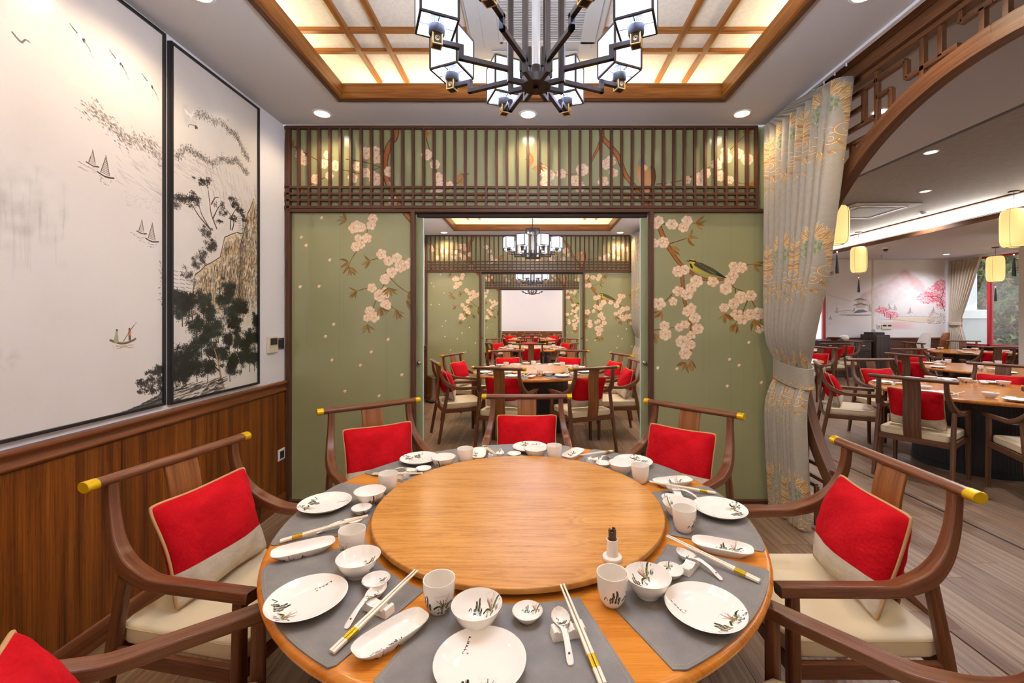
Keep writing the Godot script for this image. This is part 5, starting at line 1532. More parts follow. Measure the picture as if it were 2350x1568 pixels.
# an arc-shaped mat for the table whose middle is c; mid: the direction it lies in, from the far end towards +x
func place_mat(c: Vector2, mid: float, half: float, r0: float, r1: float, label: String, gp: String) -> void:
	var o := thing("place_mat", label, "place mat", pt(c.x, 0.76, c.y), -mid, gp)
	var poly := PackedVector2Array()
	var inn := PackedVector2Array()
	for e in [0.0, 0.009]:
		var q := PackedVector2Array()
		var a1: float = half - e / r1
		var a0: float = half - e / r0
		for i in 21:
			var a := lerpf(-a1, a1, i / 20.0)
			var rad: float = r1 - e - (0.012 if i == 0 or i == 20 else 0.0)
			q.append(Vector2(sin(a), cos(a)) * rad)
			if i == 0: q[0] = Vector2(sin(a + 0.004), cos(a + 0.004)) * rad; q.append(Vector2(sin(a + 0.016), cos(a + 0.016)) * (r1 - e))
		for i in 13:
			var a := lerpf(a0, -a0, i / 12.0)
			q.append(Vector2(sin(a), cos(a)) * (r0 + e))
		if e == 0.0: poly = q
		else: inn = q
	var b := MB.new()
	b.x = Transform3D(Basis(Vector3(1, 0, 0), Vector3(0, 0, -1), Vector3(0, 1, 0)), Vector3(0, 0.0015, 0))
	b.ext(poly, 0.003)
	var sheet := ob("sheet", b, M.grey_leather, o)
	# stitches
	var st := MB.new()
	var carry := 0.0
	for i in inn.size():
		var a := inn[i]
		var e := inn[(i + 1) % inn.size()]
		var l := a.distance_to(e)
		var s := carry
		while s < l:
			var p := a.lerp(e, s / l)
			var q := a.lerp(e, minf(1.0, (s + 0.0042) / l))
			var w := (e - a).normalized().orthogonal() * 0.0005
			var up := Vector3.UP
			var T := func(z: Vector2) -> Vector3: return Vector3(z.x, 0.0033, -z.y)
			st.quad(T.call(p - w), T.call(p + w), T.call(q + w), T.call(q - w), up, up, up, up)
			s += 0.007
		carry = s - l
	var so := ob("stitching", st, M.gold_thread, o)
	so.set_meta("kind", "stuff")

# one cover: each entry [x, d] in metres; sp and ch: [bowl or tip x, d, handle end x, d]
func setting(where: String, gp: String, mid: float, it: Dictionary) -> void:
	var out := Vector2(sin(mid), cos(mid)) # from the table's middle to the sitter
	var turn := face(-out.x, -out.y)
	var nice := {"plate": "round white plate with an ink landscape", "bowl": "white rice bowl", "cup": "white handleless tea cup", "sauce": "small white sauce dish", "rest": "white porcelain rest for spoon and chopsticks", "ob": "oblong white dish"}
	for k in ["plate", "bowl", "cup", "sauce", "rest", "ob"]:
		if not it.has(k): continue
		var p: Array = it[k]
		var t := turn
		var base := 0.763
		var gone := {"plate": "dinner plates", "bowl": "rice bowls", "cup": "tea cups", "sauce": "sauce dishes", "rest": "spoon rests", "ob": "oblong dishes"}
		if k == "ob":
			var v := Vector2(p[2] - p[0], p[3] - p[1])
			t = face(-v.x, -v.y)
			p = [(p[0] + p[2]) / 2, (p[1] + p[3]) / 2]
			base = 0.7602
		elif k == "rest":
			var v := Vector2(it.ch[2] - it.ch[0], it.ch[3] - it.ch[1])
			t = face(-v.x, -v.y)
		put(k, "%s %s" % [nice[k], where], pt(p[0], base, p[1]), t, gone[k] + " " + gp)
	for k in ["sp", "ch"]:
		if not it.has(k): continue
		var p: Array = it[k]
		var v := Vector2(p[2] - p[0], p[3] - p[1]).normalized()
		var t := face(-v.x, -v.y)
		if k == "sp":
			put("spoon", "white porcelain soup spoon " + where, pt(p[0] + v.x * 0.04, 0.7605, p[1] + v.y * 0.04), t, "soup spoons " + gp)
		else:
			var side := Vector2(v.y, -v.x) * 0.0043
			for s in [-1.0, 1.0]:
				var o := put("chop", ["gold-banded chopstick, inner one by the spoon, ", "gold-banded chopstick, outer one, "][int(s > 0)] + where, Vector3.ZERO, 0, "chopsticks " + gp)
				var a := pt(p[0] + side.x * s, 0.803, p[1] + side.y * s)
				var b := pt(p[0] + v.x * 0.264 + side.x * s * 1.05, 0.768, p[1] + v.y * 0.264 + side.y * s * 1.05)
				var z := (b - a).normalized()
				var x := Vector3.UP.cross(z).normalized()
				o.transform = Transform3D(Basis(x, z.cross(x), z), a + z * 0.135)

# a cover for the farther tables, laid out by rule
func plain_setting(c: Vector2, mid: float, where: String, gp: String, what: Array, y := 0.76) -> void:
	var turn := face(-sin(mid), -cos(mid))
	var L := {"plate": [0.0, 0.705, "white dinner plate"], "bowl": [0.2, 0.592, "white rice bowl"], "cup": [0.385, 0.575, "white tea cup"], "sauce": [-0.04, 0.568, "white sauce dish"], "ob": [-0.345, 0.68, "oblong white dish"], "rest": [-0.19, 0.64, "white spoon rest"], "spoon": [-0.16, 0.665, "white soup spoon"], "chop": [-0.235, 0.665, "white chopstick"]}
	for k in what:
		var e: Array = L[k]
		var a: float = mid + e[0]
		var r: float = e[1]
		var o := put(k, "%s %s" % [e[2], where], pt(c.x + sin(a) * r, y if k != "chop" else y + 0.022, c.y + cos(a) * r), turn, "crockery " + gp)
		if k == "chop": o.rotation.x = 0.09

func make_chandelier(label: String, at: Vector3) -> Node3D: # origin at the hub's height
	var o := thing("chandelier", label, "chandelier", at)
	o.set_meta("base_name", "chandelier")
	var B: Material = M.bronze
	ob("hub", MB.new().lathe([Vector2(0, -0.008), Vector2(0.01, -0.008), Vector2(0.01, 0.0), Vector2(0.05, 0.0), Vector2(0.052, 0.004), Vector2(0.05, 0.03), Vector2(0.018, 0.034), Vector2(0.018, 0.06), Vector2(0.0165, 0.075)], 32), B, o)
	ob("crystal_rod", MB.new().lathe([Vector2(0.0155, 0.062), Vector2(0.0155, 0.36)], 20), M.crystal, o)
	ob("crown", MB.new().lathe([Vector2(0.0, 0.36), Vector2(0.05, 0.362), Vector2(0.052, 0.39), Vector2(0.02, 0.40), Vector2(0.012, 0.42), Vector2(0.0, 0.42)], 28), B, o)
	ob("chain_rod", MB.new().lathe([Vector2(0.006, 0.41), Vector2(0.006, 0.93)], 10), B, o)
	ob("canopy", MB.new().lathe([Vector2(0.0, 0.92), Vector2(0.055, 0.925), Vector2(0.06, 0.95), Vector2(0.06, 0.96)], 28), B, o)
	var w := 0.016
	var arm := MB.new()
	arm.bar(Vector3(0, 0.006, 0.04), Vector3(0, 0.006, 0.098), w, w, 0.0015)
	arm.bar(Vector3(0, -0.002, 0.098), Vector3(0, 0.40, 0.098), w, w, 0.0015)
	arm.bar(Vector3(0, 0.40, 0.105), Vector3(0, 0.40, 0.042), w, w, 0.0015)
	arm.bar(Vector3(0, 0.045, 0.055), Vector3(0, 0.11, 0.055), 0.01, 0.012, 0.001)
	arm.bar(Vector3(0, 0.042, 0.09), Vector3(0, 0.042, 0.275), w, w, 0.0015)
	arm.bar(Vector3(0, 0.034, 0.267), Vector3(0, 0.084, 0.267), w, w, 0.0015)
	arm.bar(Vector3(0, 0.076, 0.26), Vector3(0, 0.076, 0.335), w, w, 0.0015)
	var am := arm.mesh()
	var cube := MB.new()
	cube.box(Vector3(0, 0.078, 0.346), Vector3(0.030, 0.034, 0.030), 0.001)
	var cm := cube.mesh()
	# gilt edges and a coiled relief on the cube's faces
	var ed := MB.new()
	for sx in [-1.0, 1.0]:
		for sy in [-1.0, 1.0]:
			ed.box(Vector3(sx * 0.0145, 0.078, 0.346 + sy * 0.0145), Vector3(0.004, 0.036, 0.004), 0.0005)
			ed.box(Vector3(0, 0.078 + sx * 0.0165, 0.346 + sy * 0.0145), Vector3(0.032, 0.004, 0.004), 0.0005)
			ed.box(Vector3(sx * 0.0145, 0.078 + sy * 0.0165, 0.346), Vector3(0.004, 0.004, 0.032), 0.0005)
	for ax in 4:
		var q := []
		for i in 15:
			var a := i * 0.85
			q.append(Vector3(cos(a) * (0.0088 - i * 0.0005), sin(a) * (0.0098 - i * 0.00055), 0.0155))
		ed.x = Transform3D(Basis(Vector3.UP, ax * PI / 2), Vector3(0, 0.078, 0.346))
		ed.sweep(q, circ(0.0011, -1, 5), Vector3(0, 0, 1))
	ed.x = Transform3D()
	var em := ed.mesh()
	var cup := MB.new()
	cup.x = Transform3D(Basis.IDENTITY, Vector3(0, 0.094, 0.346))
	cup.lathe([Vector2(0.0, 0.0), Vector2(0.022, 0.0), Vector2(0.026, 0.006), Vector2(0.027, 0.022), Vector2(0.0285, 0.024), Vector2(0.0285, 0.042), Vector2(0.0305, 0.044), Vector2(0.031, 0.05), Vector2(0.02, 0.052), Vector2(0.0, 0.052)], 24)
	var cupm := cup.mesh()
	var key := MB.new() # the meander band round the cup
	key.x = Transform3D(Basis.IDENTITY, Vector3(0, 0.094, 0.346))
	for i in 10:
		var a0 := TAU * i / 10.0
		for s in [[0.0, 0.026, 0.0, 0.04], [0.0, 0.04, 0.4, 0.04], [0.4, 0.04, 0.4, 0.029], [0.4, 0.029, 0.2, 0.029], [0.2, 0.029, 0.2, 0.035], [0.0, 0.0265, 0.5, 0.0265]]:
			var a: float = a0 + s[0]; var b: float = a0 + s[2]
			key.bar(Vector3(sin(a) * 0.0288, s[1], cos(a) * 0.0288), Vector3(sin(b) * 0.0288, s[3], cos(b) * 0.0288), 0.0016, 0.0016, 0.0)
	var km := key.mesh()
	var sh := MB.new() # a square shade, open at the foot but for a cross of wire
	var hs := 0.058
	var y0 := 0.124
	var y1 := 0.268
	for i in 4:
		sh.x = Transform3D(Basis(Vector3.UP, i * PI / 2), Vector3(0, 0, 0.346))
		sh.box(Vector3(0, (y0 + y1) / 2, hs), Vector3(hs * 2 - 0.004, y1 - y0 - 0.004, 0.002), 0.0)
	sh.x = Transform3D(Basis.IDENTITY, Vector3(0, 0, 0.346))
	sh.box(Vector3(0, y1 - 0.002, 0), Vector3(hs * 2, 0.002, hs * 2), 0.0)
	var shm := sh.mesh()
	var fr := MB.new()
	for i in 4:
		fr.x = Transform3D(Basis(Vector3.UP, i * PI / 2), Vector3(0, 0, 0.346))
		fr.bar(Vector3(hs, y0, hs), Vector3(hs, y1, hs), 0.0075, 0.0075, 0.0008)
		for y in [y0, y1]:
			fr.bar(Vector3(-hs, y, hs), Vector3(hs, y, hs), 0.0075, 0.0075, 0.0008)
		fr.bar(Vector3(0, y0, 0.02), Vector3(0, y0, hs), 0.0026, 0.0026, 0.0)
	var frm := fr.mesh()
	var bulb := MB.new()
	bulb.x = Transform3D(Basis.IDENTITY, Vector3(0, 0, 0.346))
	bulb.lathe([Vector2(0, 0.135), Vector2(0.016, 0.136), Vector2(0.017, 0.14), Vector2(0.017, 0.2), Vector2(0.012, 0.21), Vector2(0, 0.212)], 18)
	var bm := bulb.mesh()
	for i in 8:
		var a := PI / 8 + i * PI / 4
		var p := mi("arm", am, B, o)
		p.rotation.y = a
		mi("finial_cube", cm, B, p)
		mi("finial_relief", em, M.gold_metal, p)
		var s := mi("lampholder", cupm, M.black_metal, o)
		s.rotation.y = a
		mi("key_band", km, M.gold_metal, s)
		s = mi("lamp_shade", shm, M.shade_glow, o)
		s.rotation.y = a
		mi("shade_frame", frm, B, s)
		mi("bulb", bm, M.bulb_glow, s)
		omni("shade_light", s, Vector3(0, 0.235, 0.346), 0.24, hexc("e9eeff"), 0.05)
	return o

# ---------------------------------------------------------------- the hall beyond the moon gate
const HH := 3.345

func lantern(x: float, d: float, ceil: float, drop: float, label: String) -> void:
	var o := thing("pendant_lantern", label, "lantern", pt(x, ceil, d), 0.0, "yellow cloth lanterns in the hall")
	ob("canopy", MB.new().lathe([Vector2(0, -0.02), Vector2(0.06, -0.02), Vector2(0.06, -0.004), Vector2(0.05, 0)], 24), M.black_metal, o)
	ob("cord", MB.new().lathe([Vector2(0.003, -drop), Vector2(0.003, -0.02)], 6), M.black_metal, o)
	var prof := [[0.085, 0.0], [0.115, -0.008], [0.138, -0.035], [0.149, -0.10], [0.152, -0.27], [0.149, -0.45], [0.138, -0.515], [0.115, -0.545], [0.085, -0.555]]
	var pr := []
	for i in range(prof.size() - 1, -1, -1): pr.append(Vector2(prof[i][0], prof[i][1] - drop))
	var b := MB.new()
	b.grid(48, 8, func(u: float, v: float) -> Vector3:
		var a := u * TAU
		var k := int(round(v * 8.0))
		var r: float = prof[8 - k][0] * (1.0 - 0.012 * (1.0 - absf(sin(u * PI * 8.0))))
		return Vector3(sin(a) * r, prof[8 - k][1] - drop, cos(a) * r), Vector2.ONE, false, true)
	ob("shade", b, M.lantern_glow, o)
	for k in 4:
		var q := []
		for i in prof.size():
			var a := k * PI / 2 + 0.45
			q.append(Vector3(sin(a) * (prof[i][0] + 0.001), prof[i][1] - drop, cos(a) * (prof[i][0] + 0.001)))
		ob("rib", MB.new().sweep(q, circ(0.0035 if k % 2 == 0 else 0.0015, -1, 6), Vector3(cos(k * PI / 2 + 0.45), 0, -sin(k * PI / 2 + 0.45))), M.black_metal, o)
	for y in [0.0, -0.555]:
		ob("rim_ring", MB.new().lathe([Vector2(0.078, y - drop - 0.006), Vector2(0.088, y - drop - 0.006), Vector2(0.088, y - drop + 0.006), Vector2(0.078, y - drop + 0.006)], 32), M.black_metal, o)
	ob("bead", MB.new().lathe([Vector2(0, -drop - 0.685), Vector2(0.008, -drop - 0.68), Vector2(0.011, -drop - 0.67), Vector2(0.008, -drop - 0.66), Vector2(0, -drop - 0.655)], 12), M.white_plastic, o)
	ob("tassel_string", MB.new().lathe([Vector2(0.0015, -drop - 0.70), Vector2(0.0015, -drop - 0.55)], 6), M.black_metal, o)
	ob("tassel", MB.new().lathe([Vector2(0, -drop - 0.98), Vector2(0.024, -drop - 0.98), Vector2(0.022, -drop - 0.9), Vector2(0.012, -drop - 0.74), Vector2(0.012, -drop - 0.715), Vector2(0.006, -drop - 0.695), Vector2(0, -drop - 0.69)], 16), M.black_base, o)
	omni("lantern_light", o, Vector3(0, -drop - 0.6, 0), 0.08, hexc("ffd79a"), 0.1)

func hall() -> void:
	var d1 := 11.2
	var x1 := 11.0
	var S := func(called: String, label: String, cat: String, lo: Vector3, hi: Vector3, m: Material) -> Node3D: # a block from corner to corner (x, y, depth)
		var a := pt(lo.x, lo.y, lo.z); var b := pt(hi.x, hi.y, hi.z)
		return struct(called, label, cat, MB.new().box((a + b) / 2, (b - a).abs(), 0.0), m)
	# ceilings
	S.call("ceiling_hall", "white bulkhead along the moon gate in the hall", "ceiling", Vector3(2.1, CH, -3), Vector3(2.22, HH + 0.1, d1), M.hall_white)
	S.call("ceiling_hall", "plain white ceiling strip between moon gate and dark groove", "ceiling", Vector3(2.1, HH, -3), Vector3(4.26, HH + 0.1, d1 + 0.1), M.hall_white)
	S.call("ceiling_hall", "grey-beige papered hall ceiling between the groove and the light cove", "ceiling", Vector3(4.32, HH, -3), Vector3(7.17, HH + 0.1, d1 + 0.1), M.hall_paper)
	S.call("trim_6", "dark groove in the hall's ceiling", "ceiling groove", Vector3(4.26, HH + 0.03, -3), Vector3(4.32, HH + 0.1, d1 + 0.1), M.seal_brown)
	S.call("ceiling_hall", "lower white ceiling by the windows and the wall painting", "ceiling", Vector3(7.2, 3.03, -3), Vector3(x1 + 0.2, 3.13, d1 + 0.1), M.ceiling_white)
	var cove := struct("ceiling_cove", "bright light cove with a brown lower trim along the hall's ceiling step", "light cove")
	ob("back_board", MB.new().box(pt(7.32, 3.25, (d1 - 3) / 2), Vector3(0.04, 0.35, d1 + 3.1), 0.0), M.cove_paint, cove)
	ob("cove_light", MB.new().box(pt(7.235, 3.20, (d1 - 3) / 2), Vector3(0.012, 0.155, d1 + 2.9), 0.002), M.hall_cove, cove)
	ob("lower_trim", MB.new().box(pt(7.19, 3.068, (d1 - 3) / 2), Vector3(0.03, 0.085, d1 + 3.0), 0.004), M.gate_wood, cove)
	ob("upper_trim", MB.new().box(pt(7.18, HH - 0.012, (d1 - 3) / 2), Vector3(0.05, 0.024, d1 + 3.0), 0.004), M.gate_wood, cove)
	for k in 3:
		area("cove_area_light", cove, pt(7.21, 3.2, -0.6 + k * 4.6), 2.2, hexc("fdf8f4"), Vector2(4.2, 0.14), Vector3(0, PI / 2, 0))
	# walls
	S.call("wall_hall_end", "white hall wall carrying the rose mountain painting", "wall", Vector3(7.72, 0, d1), Vector3(x1 + 0.2, HH, d1 + 0.12), M.plaster)
	S.call("wall_hall_end", "white wall above the small far window", "wall", Vector3(2.1, 2.75, d1), Vector3(7.72, HH + 0.1, d1 + 0.12), M.plaster)
	S.call("wall_hall_end", "white hall wall under and left of the small far window", "wall", Vector3(2.1, 0, d1), Vector3(6.9, 2.75, d1 + 0.12), M.plaster)
	S.call("wall_hall_end", "low white wall under the small far window", "wall", Vector3(6.9, 0, d1), Vector3(7.72, 0.9, d1 + 0.12), M.plaster)
	S.call("wall_hall_front", "white hall wall behind the photographer", "wall", Vector3(2.1, 0, -3.1), Vector3(x1 + 0.2, HH + 0.1, -3), M.plaster)
	S.call("wall_hall_right", "wall under the hall's big window", "wall", Vector3(x1, 0, -3), Vector3(x1 + 0.14, 0.79, d1), M.hall_panel_wood)
	S.call("wall_hall_right", "white wall over the hall's big window", "wall", Vector3(x1, 2.98, -3), Vector3(x1 + 0.14, HH + 0.1, d1), M.plaster)
	S.call("wall_hall_right", "white hall wall right of the window, out past the column", "wall", Vector3(x1, 0.79, -3), Vector3(x1 + 0.14, 2.98, 5.0), M.plaster)
	S.call("wall_hall_right", "white sliver of wall behind the hall's curtain", "wall", Vector3(x1, 0.79, 11.05), Vector3(x1 + 0.14, 2.98, d1), M.plaster)
	var p := thing("wall_painting", "pale wall painting of a rose mountain, a pagoda and pink blossom trees", "wall painting", pt((7.745 + 10.85) / 2, 0, d1 - 0.004))
	var w := 3.105
	var b := MB.new()
	var nz := Vector3(0, 0, 1)
	b.quad(Vector3(-w / 2, 0.97, 0.003), Vector3(w / 2, 0.97, 0.003), Vector3(w / 2, 3.025, 0.003), Vector3(-w / 2, 3.025, 0.003), nz, nz, nz, nz, Vector2(0, 1), Vector2(1, 1), Vector2(1, 0), Vector2(0, 0))
	b.quad(Vector3(-w / 2, 0.97, -0.003), Vector3(w / 2, 0.97, -0.003), Vector3(w / 2, 3.025, -0.003), Vector3(-w / 2, 3.025, -0.003), -nz, -nz, -nz, -nz)
	ob("paper", b, M.wall_painting, p)
	ob("seam_strip", MB.new().box(Vector3(-w / 2 + 1.19, 2.0, 0.004), Vector3(0.05, 2.05, 0.004), 0.001), M.linen, p)
	var wn := struct("wainscot_hall", "dark brown panelled wainscot under the rose mountain painting", "wainscot")
	for k in 3:
		ob("panel", MB.new().box(pt(8.25 + k * 1.09, 0.47, d1 - 0.012), Vector3(1.085, 0.94, 0.02), 0.002), M.hall_panel_wood, wn)
	ob("rail", MB.new().box(pt(9.36, 0.955, d1 - 0.02), Vector3(3.27, 0.05, 0.04), 0.008), M.hall_panel_wood, wn)
	ob("baseboard", MB.new().box(pt(9.36, 0.05, d1 - 0.022), Vector3(3.27, 0.1, 0.02), 0.004), M.cabinet_wood, wn)
	# the big window: panes between red mullions, on the right-hand wall
	var win := struct("window_1", "big hall window with red mullions looking out on a green slope", "window")
	for d in [5.0, 6.8, 8.55, 10.29, 11.03]:
		ob("mullion", MB.new().box(pt(x1 + 0.05, 1.885, d), Vector3(0.09, 2.19, 0.075), 0.006), M.red_paint, win)
	for y in [0.82, 2.965]:
		ob("frame_rail", MB.new().box(pt(x1 + 0.05, y, 8.0), Vector3(0.09, 0.06, 6.1), 0.006), M.red_paint, win)
	for e in [[5.0, 6.8], [6.8, 8.55], [8.55, 10.29], [10.29, 11.03]]:
		ob("pane", MB.new().box(pt(x1 + 0.05, 1.9, (e[0] + e[1]) / 2), Vector3(0.006, 2.1, e[1] - e[0] - 0.06), 0.0), M.pane, win)
	ob("sill", MB.new().box(pt(x1 - 0.05, 0.79, 8.0), Vector3(0.2, 0.03, 6.1), 0.006), M.hall_panel_wood, win)
	var w2 := struct("window_2", "small bright window left of the rose mountain painting", "window")
	for x in [6.93, 7.69]:
		ob("mullion", MB.new().box(pt(x, 1.82, d1 + 0.06), Vector3(0.06, 1.86, 0.08), 0.006), M.red_paint, w2)
	for y in [0.92, 2.73]:
		ob("frame_rail", MB.new().box(pt(7.31, y, d1 + 0.06), Vector3(0.72, 0.05, 0.08), 0.006), M.red_paint, w2)
	ob("pane", MB.new().box(pt(7.31, 1.82, d1 + 0.06), Vector3(0.72, 1.8, 0.006), 0.0), M.pane, w2)
	# column
	struct("column_hall", "beige stone-faced column near the hall's window", "column", MB.new().box(pt(8.95, HH / 2 - 0.165, 7.2), Vector3(0.7, HH - 0.33, 0.7), 0.01), M.stone)
	# floor strip
	struct("trim_7", "thin dark metal strip let into the hall's plank floor", "floor strip", MB.new().box(pt(3.15, 0.0006, 4.0), Vector3(0.016, 0.003, 13.0), 0.0005), M.black_metal)
	# curtain by the window
	var cu := thing("curtain", "beige hall curtain tied back at the window's far end", "curtain", pt(x1 - 0.16, 0, 0))
	var f := func(u: float, v: float) -> Vector3:
		var y := lerpf(0.05, 2.98, v)
		var tie := exp(-pow((y - 1.35) / 0.22, 2.0))
		var wd := lerpf(0.82, 0.30, clampf((2.98 - y) / 1.5, 0, 1)) if y > 1.35 else lerpf(0.42, 0.30, exp(-pow((y - 1.35) / 0.3, 2.0)))
		var a := u * 9.0 * TAU
		return pt((0.05 - 0.02 * tie) * sin(a), y, 11.08 - u * wd + 0.02 * cos(a))
	var cb := MB.new().grid(120, 24, f, Vector2(5.0, 3.7), true)
	for i in cb.t.size(): cb.t[i] = Vector2(cb.t[i].x, 0.1 - cb.t[i].y)
	ob("drape", cb, M.hall_curtain, cu)
	var ring := []
	for i in 20:
		var a := TAU * i / 20.0
		ring.append(pt(0.06 * cos(a), 1.35, 10.93 + 0.17 * sin(a)))
	ob("tieback", MB.new().sweep(ring, rrect(0.012, 0.09, 0.004), Vector3.UP, [], true, false, true), M.hall_curtain, cu)
	# lamps in the ceiling
	var hd := "recessed downlights in the hall's ceiling"
	for e in [[3.13, 3.84, "seen through the moon gate's fret"], [4.47, 4.78, "just past the dark groove"], [5.76, 6.25, "middle one of the papered ceiling"], [6.98, 7.67, "by the light cove and smoke detector"], [5.76, 2.4, "over the near hall floor"], [6.6, 4.2, "toward the column"], [4.47, 1.4, "near the moon gate's front"], [5.2, 9.6, "far back over the left tables"], [3.2, 8.5, "behind the dining-room curtain"]]:
		downlight(pt(e[0], HH, e[1]), "round recessed downlight in the hall ceiling, " + e[2], hd, 2.0, hexc("f6f4ff"))
	for e in [[9.2, 5.0, "over the column"], [9.2, 8.0, "over the farthest hall table"], [10.0, 10.3, "before the rose mountain painting"]]:  # lower-ceiling lamps added to brighten the far tables and wall painting
		downlight(pt(e[0], 3.03, e[1]), "round downlight added in the lower hall ceiling, " + e[2], hd, 3.2, hexc("f6f4ff"))
	lantern(4.47, 6.25, HH, 0.225, "yellow lantern half hidden by the dining-room curtain")
	lantern(7.06, 6.25, HH, 0.265, "large-looking yellow lantern at the photo's right edge, under the cove")
	lantern(7.06, 9.22, HH, 0.32, "yellow lantern hanging before the pagoda of the wall painting")
	lantern(10.05, 9.25, 3.03, 0.2, "yellow lantern hanging before the red window mullion")
	# small ceiling things
	var o := thing("smoke_detector", "white smoke detector beside a hall downlight", "smoke detector", pt(6.85, HH, 7.45))
	ob("body", MB.new().lathe([Vector2(0, -0.045), Vector2(0.03, -0.045), Vector2(0.05, -0.03), Vector2(0.058, -0.01), Vector2(0.058, 0)], 24), M.white_plastic, o)
	ob("vent_ring", MB.new().lathe([Vector2(0.046, -0.034), Vector2(0.051, -0.028), Vector2(0.053, -0.022)], 24), M.dark_plastic, o)
	o = thing("dome_camera", "dark dome camera on the hall's lower ceiling", "camera", pt(7.75, 3.03, 9.35))
	ob("mount", MB.new().lathe([Vector2(0.06, -0.03), Vector2(0.065, -0.02), Vector2(0.065, 0)], 24), M.white_plastic, o)
	ob("dome", MB.new().lathe([Vector2(0, -0.085), Vector2(0.025, -0.078), Vector2(0.045, -0.055), Vector2(0.052, -0.03)], 24), M.dark_plastic, o)
	o = thing("sprinkler", "small ceiling sprinkler above the pagoda", "sprinkler", pt(8.6, 3.03, 10.5))
	ob("stem", MB.new().lathe([Vector2(0.008, -0.05), Vector2(0.008, -0.004), Vector2(0.03, -0.003), Vector2(0.03, 0)], 14), M.steel, o)
	ob("deflector", MB.new().lathe([Vector2(0, -0.056), Vector2(0.02, -0.054), Vector2(0.02, -0.05)], 14), M.steel, o)
	o = thing("air_conditioner", "ceiling cassette air conditioner in the hall beside the hidden lantern", "air conditioner", pt(5.75, HH - 0.001, 7.4))
	ob("panel", MB.new().box(Vector3(0, -0.013, 0), Vector3(1.1, 0.024, 1.1), 0.01), M.hall_grey, o)
	ob("grille", MB.new().box(Vector3(0, -0.025, 0), Vector3(0.6, 0.006, 0.6), 0.002), M.cabinet_wood, o)
	for s in [-1.0, 1.0]:
		ob("vane", MB.new().box(Vector3(0, -0.026, s * 0.42), Vector3(0.75, 0.008, 0.05), 0.002), M.dark_plastic, o)
		ob("vane", MB.new().box(Vector3(s * 0.42, -0.026, 0), Vector3(0.05, 0.008, 0.75), 0.002), M.dark_plastic, o)
	# thermostats on the wall painting
	o = thing("thermostat", "pair of pale thermostats with dark screens on the wall painting", "thermostat", pt(9.3, 1.26, d1 - 0.007))
	ob("body", MB.new().box(Vector3(0, 0, 0.01), Vector3(0.27, 0.125, 0.02), 0.004), M.cream_plastic, o)
	for s in [-1.0, 1.0]: ob("screen", MB.new().box(Vector3(s * 0.065, 0.03, 0.021), Vector3(0.1, 0.045, 0.003), 0.001), M.dark_plastic, o)
	o = thing("light_switch", "white switch plate left of the thermostats on the wall painting", "switch", pt(9.1, 1.27, d1 - 0.007))
	ob("plate", MB.new().box(Vector3(0, 0, 0.006), Vector3(0.1, 0.1, 0.012), 0.003), M.white_plastic, o)
	ob("rocker", MB.new().box(Vector3(0, 0, 0.013), Vector3(0.06, 0.06, 0.004), 0.001), M.steel, o)
	# sideboard and tall cabinet at the far wall
	o = thing("sideboard", "dark brown sideboard with small pale drawer pulls at the hall's far wall", "sideboard", pt(7.85, 0, 10.9))
	ob("carcass", MB.new().box(Vector3(0, 0.45, 0), Vector3(1.25, 0.9, 0.5), 0.004), M.cabinet_wood, o)
	ob("top", MB.new().box(Vector3(0, 0.915, 0), Vector3(1.29, 0.03, 0.54), 0.004), M.cabinet_wood, o)
	for k in 3:
		var dr := ob("drawer", MB.new().box(Vector3(-0.41 + k * 0.41, 0.76, 0.256), Vector3(0.39, 0.22, 0.016), 0.003), M.cabinet_wood, o)
		ob("pull", MB.new().box(Vector3(-0.41 + k * 0.41, 0.80, 0.27), Vector3(0.06, 0.02, 0.014), 0.003), M.cream_plastic, dr)
	o = thing("cabinet", "tall narrow grey-brown cabinet right of the sideboard", "cabinet", pt(8.72, 0, 10.85))
	ob("carcass", MB.new().box(Vector3(0, 0.535, 0), Vector3(0.36, 1.07, 0.5), 0.004), M.cabinet_wood, o)
	ob("door", MB.new().box(Vector3(0, 0.53, 0.258), Vector3(0.34, 1.0, 0.016), 0.003), M.cabinet_wood, o)
	o = thing("black_box", "flat black box on top of the tall cabinet", "box", pt(8.7, 1.07, 10.85))
	ob("case", MB.new().box(Vector3(0, 0.03, 0), Vector3(0.3, 0.06, 0.3), 0.006), M.black_base, o)
	ob("lid_seam", MB.new().box(Vector3(0, 0.044, 0), Vector3(0.303, 0.004, 0.303), 0.001), M.dark_gap, o)
	o = thing("card_stand", "small grey card stand on the black box", "card stand", pt(8.68, 1.13, 10.85))
	ob("card", MB.new().box(Vector3(0, 0.035, 0), Vector3(0.09, 0.07, 0.008), 0.001), M.hall_grey, o)
	ob("foot", MB.new().box(Vector3(0, 0.004, 0), Vector3(0.09, 0.008, 0.04), 0.001), M.hall_grey, o)
	o = thing("serving_pot", "pale lidded pot on the sideboard", "pot", pt(7.83, 0.93, 10.7))
	ob("body", MB.new().lathe([Vector2(0, 0), Vector2(0.07, 0), Vector2(0.1, 0.03), Vector2(0.105, 0.08), Vector2(0.09, 0.11)], 24), M.porcelain, o)
	ob("lid", MB.new().lathe([Vector2(0.095, 0.108), Vector2(0.06, 0.13), Vector2(0.012, 0.137), Vector2(0.014, 0.155), Vector2(0, 0.158)], 24), M.porcelain, o)
	o = thing("wooden_bowl", "brown wooden bowl beside the pale pot on the sideboard", "bowl", pt(7.58, 0.93, 10.7))
	ob("body", MB.new().lathe([Vector2(0, 0), Vector2(0.06, 0), Vector2(0.13, 0.05), Vector2(0.15, 0.08), Vector2(0.14, 0.08), Vector2(0.05, 0.012), Vector2(0, 0.01)], 24), M.trim_wood, o)
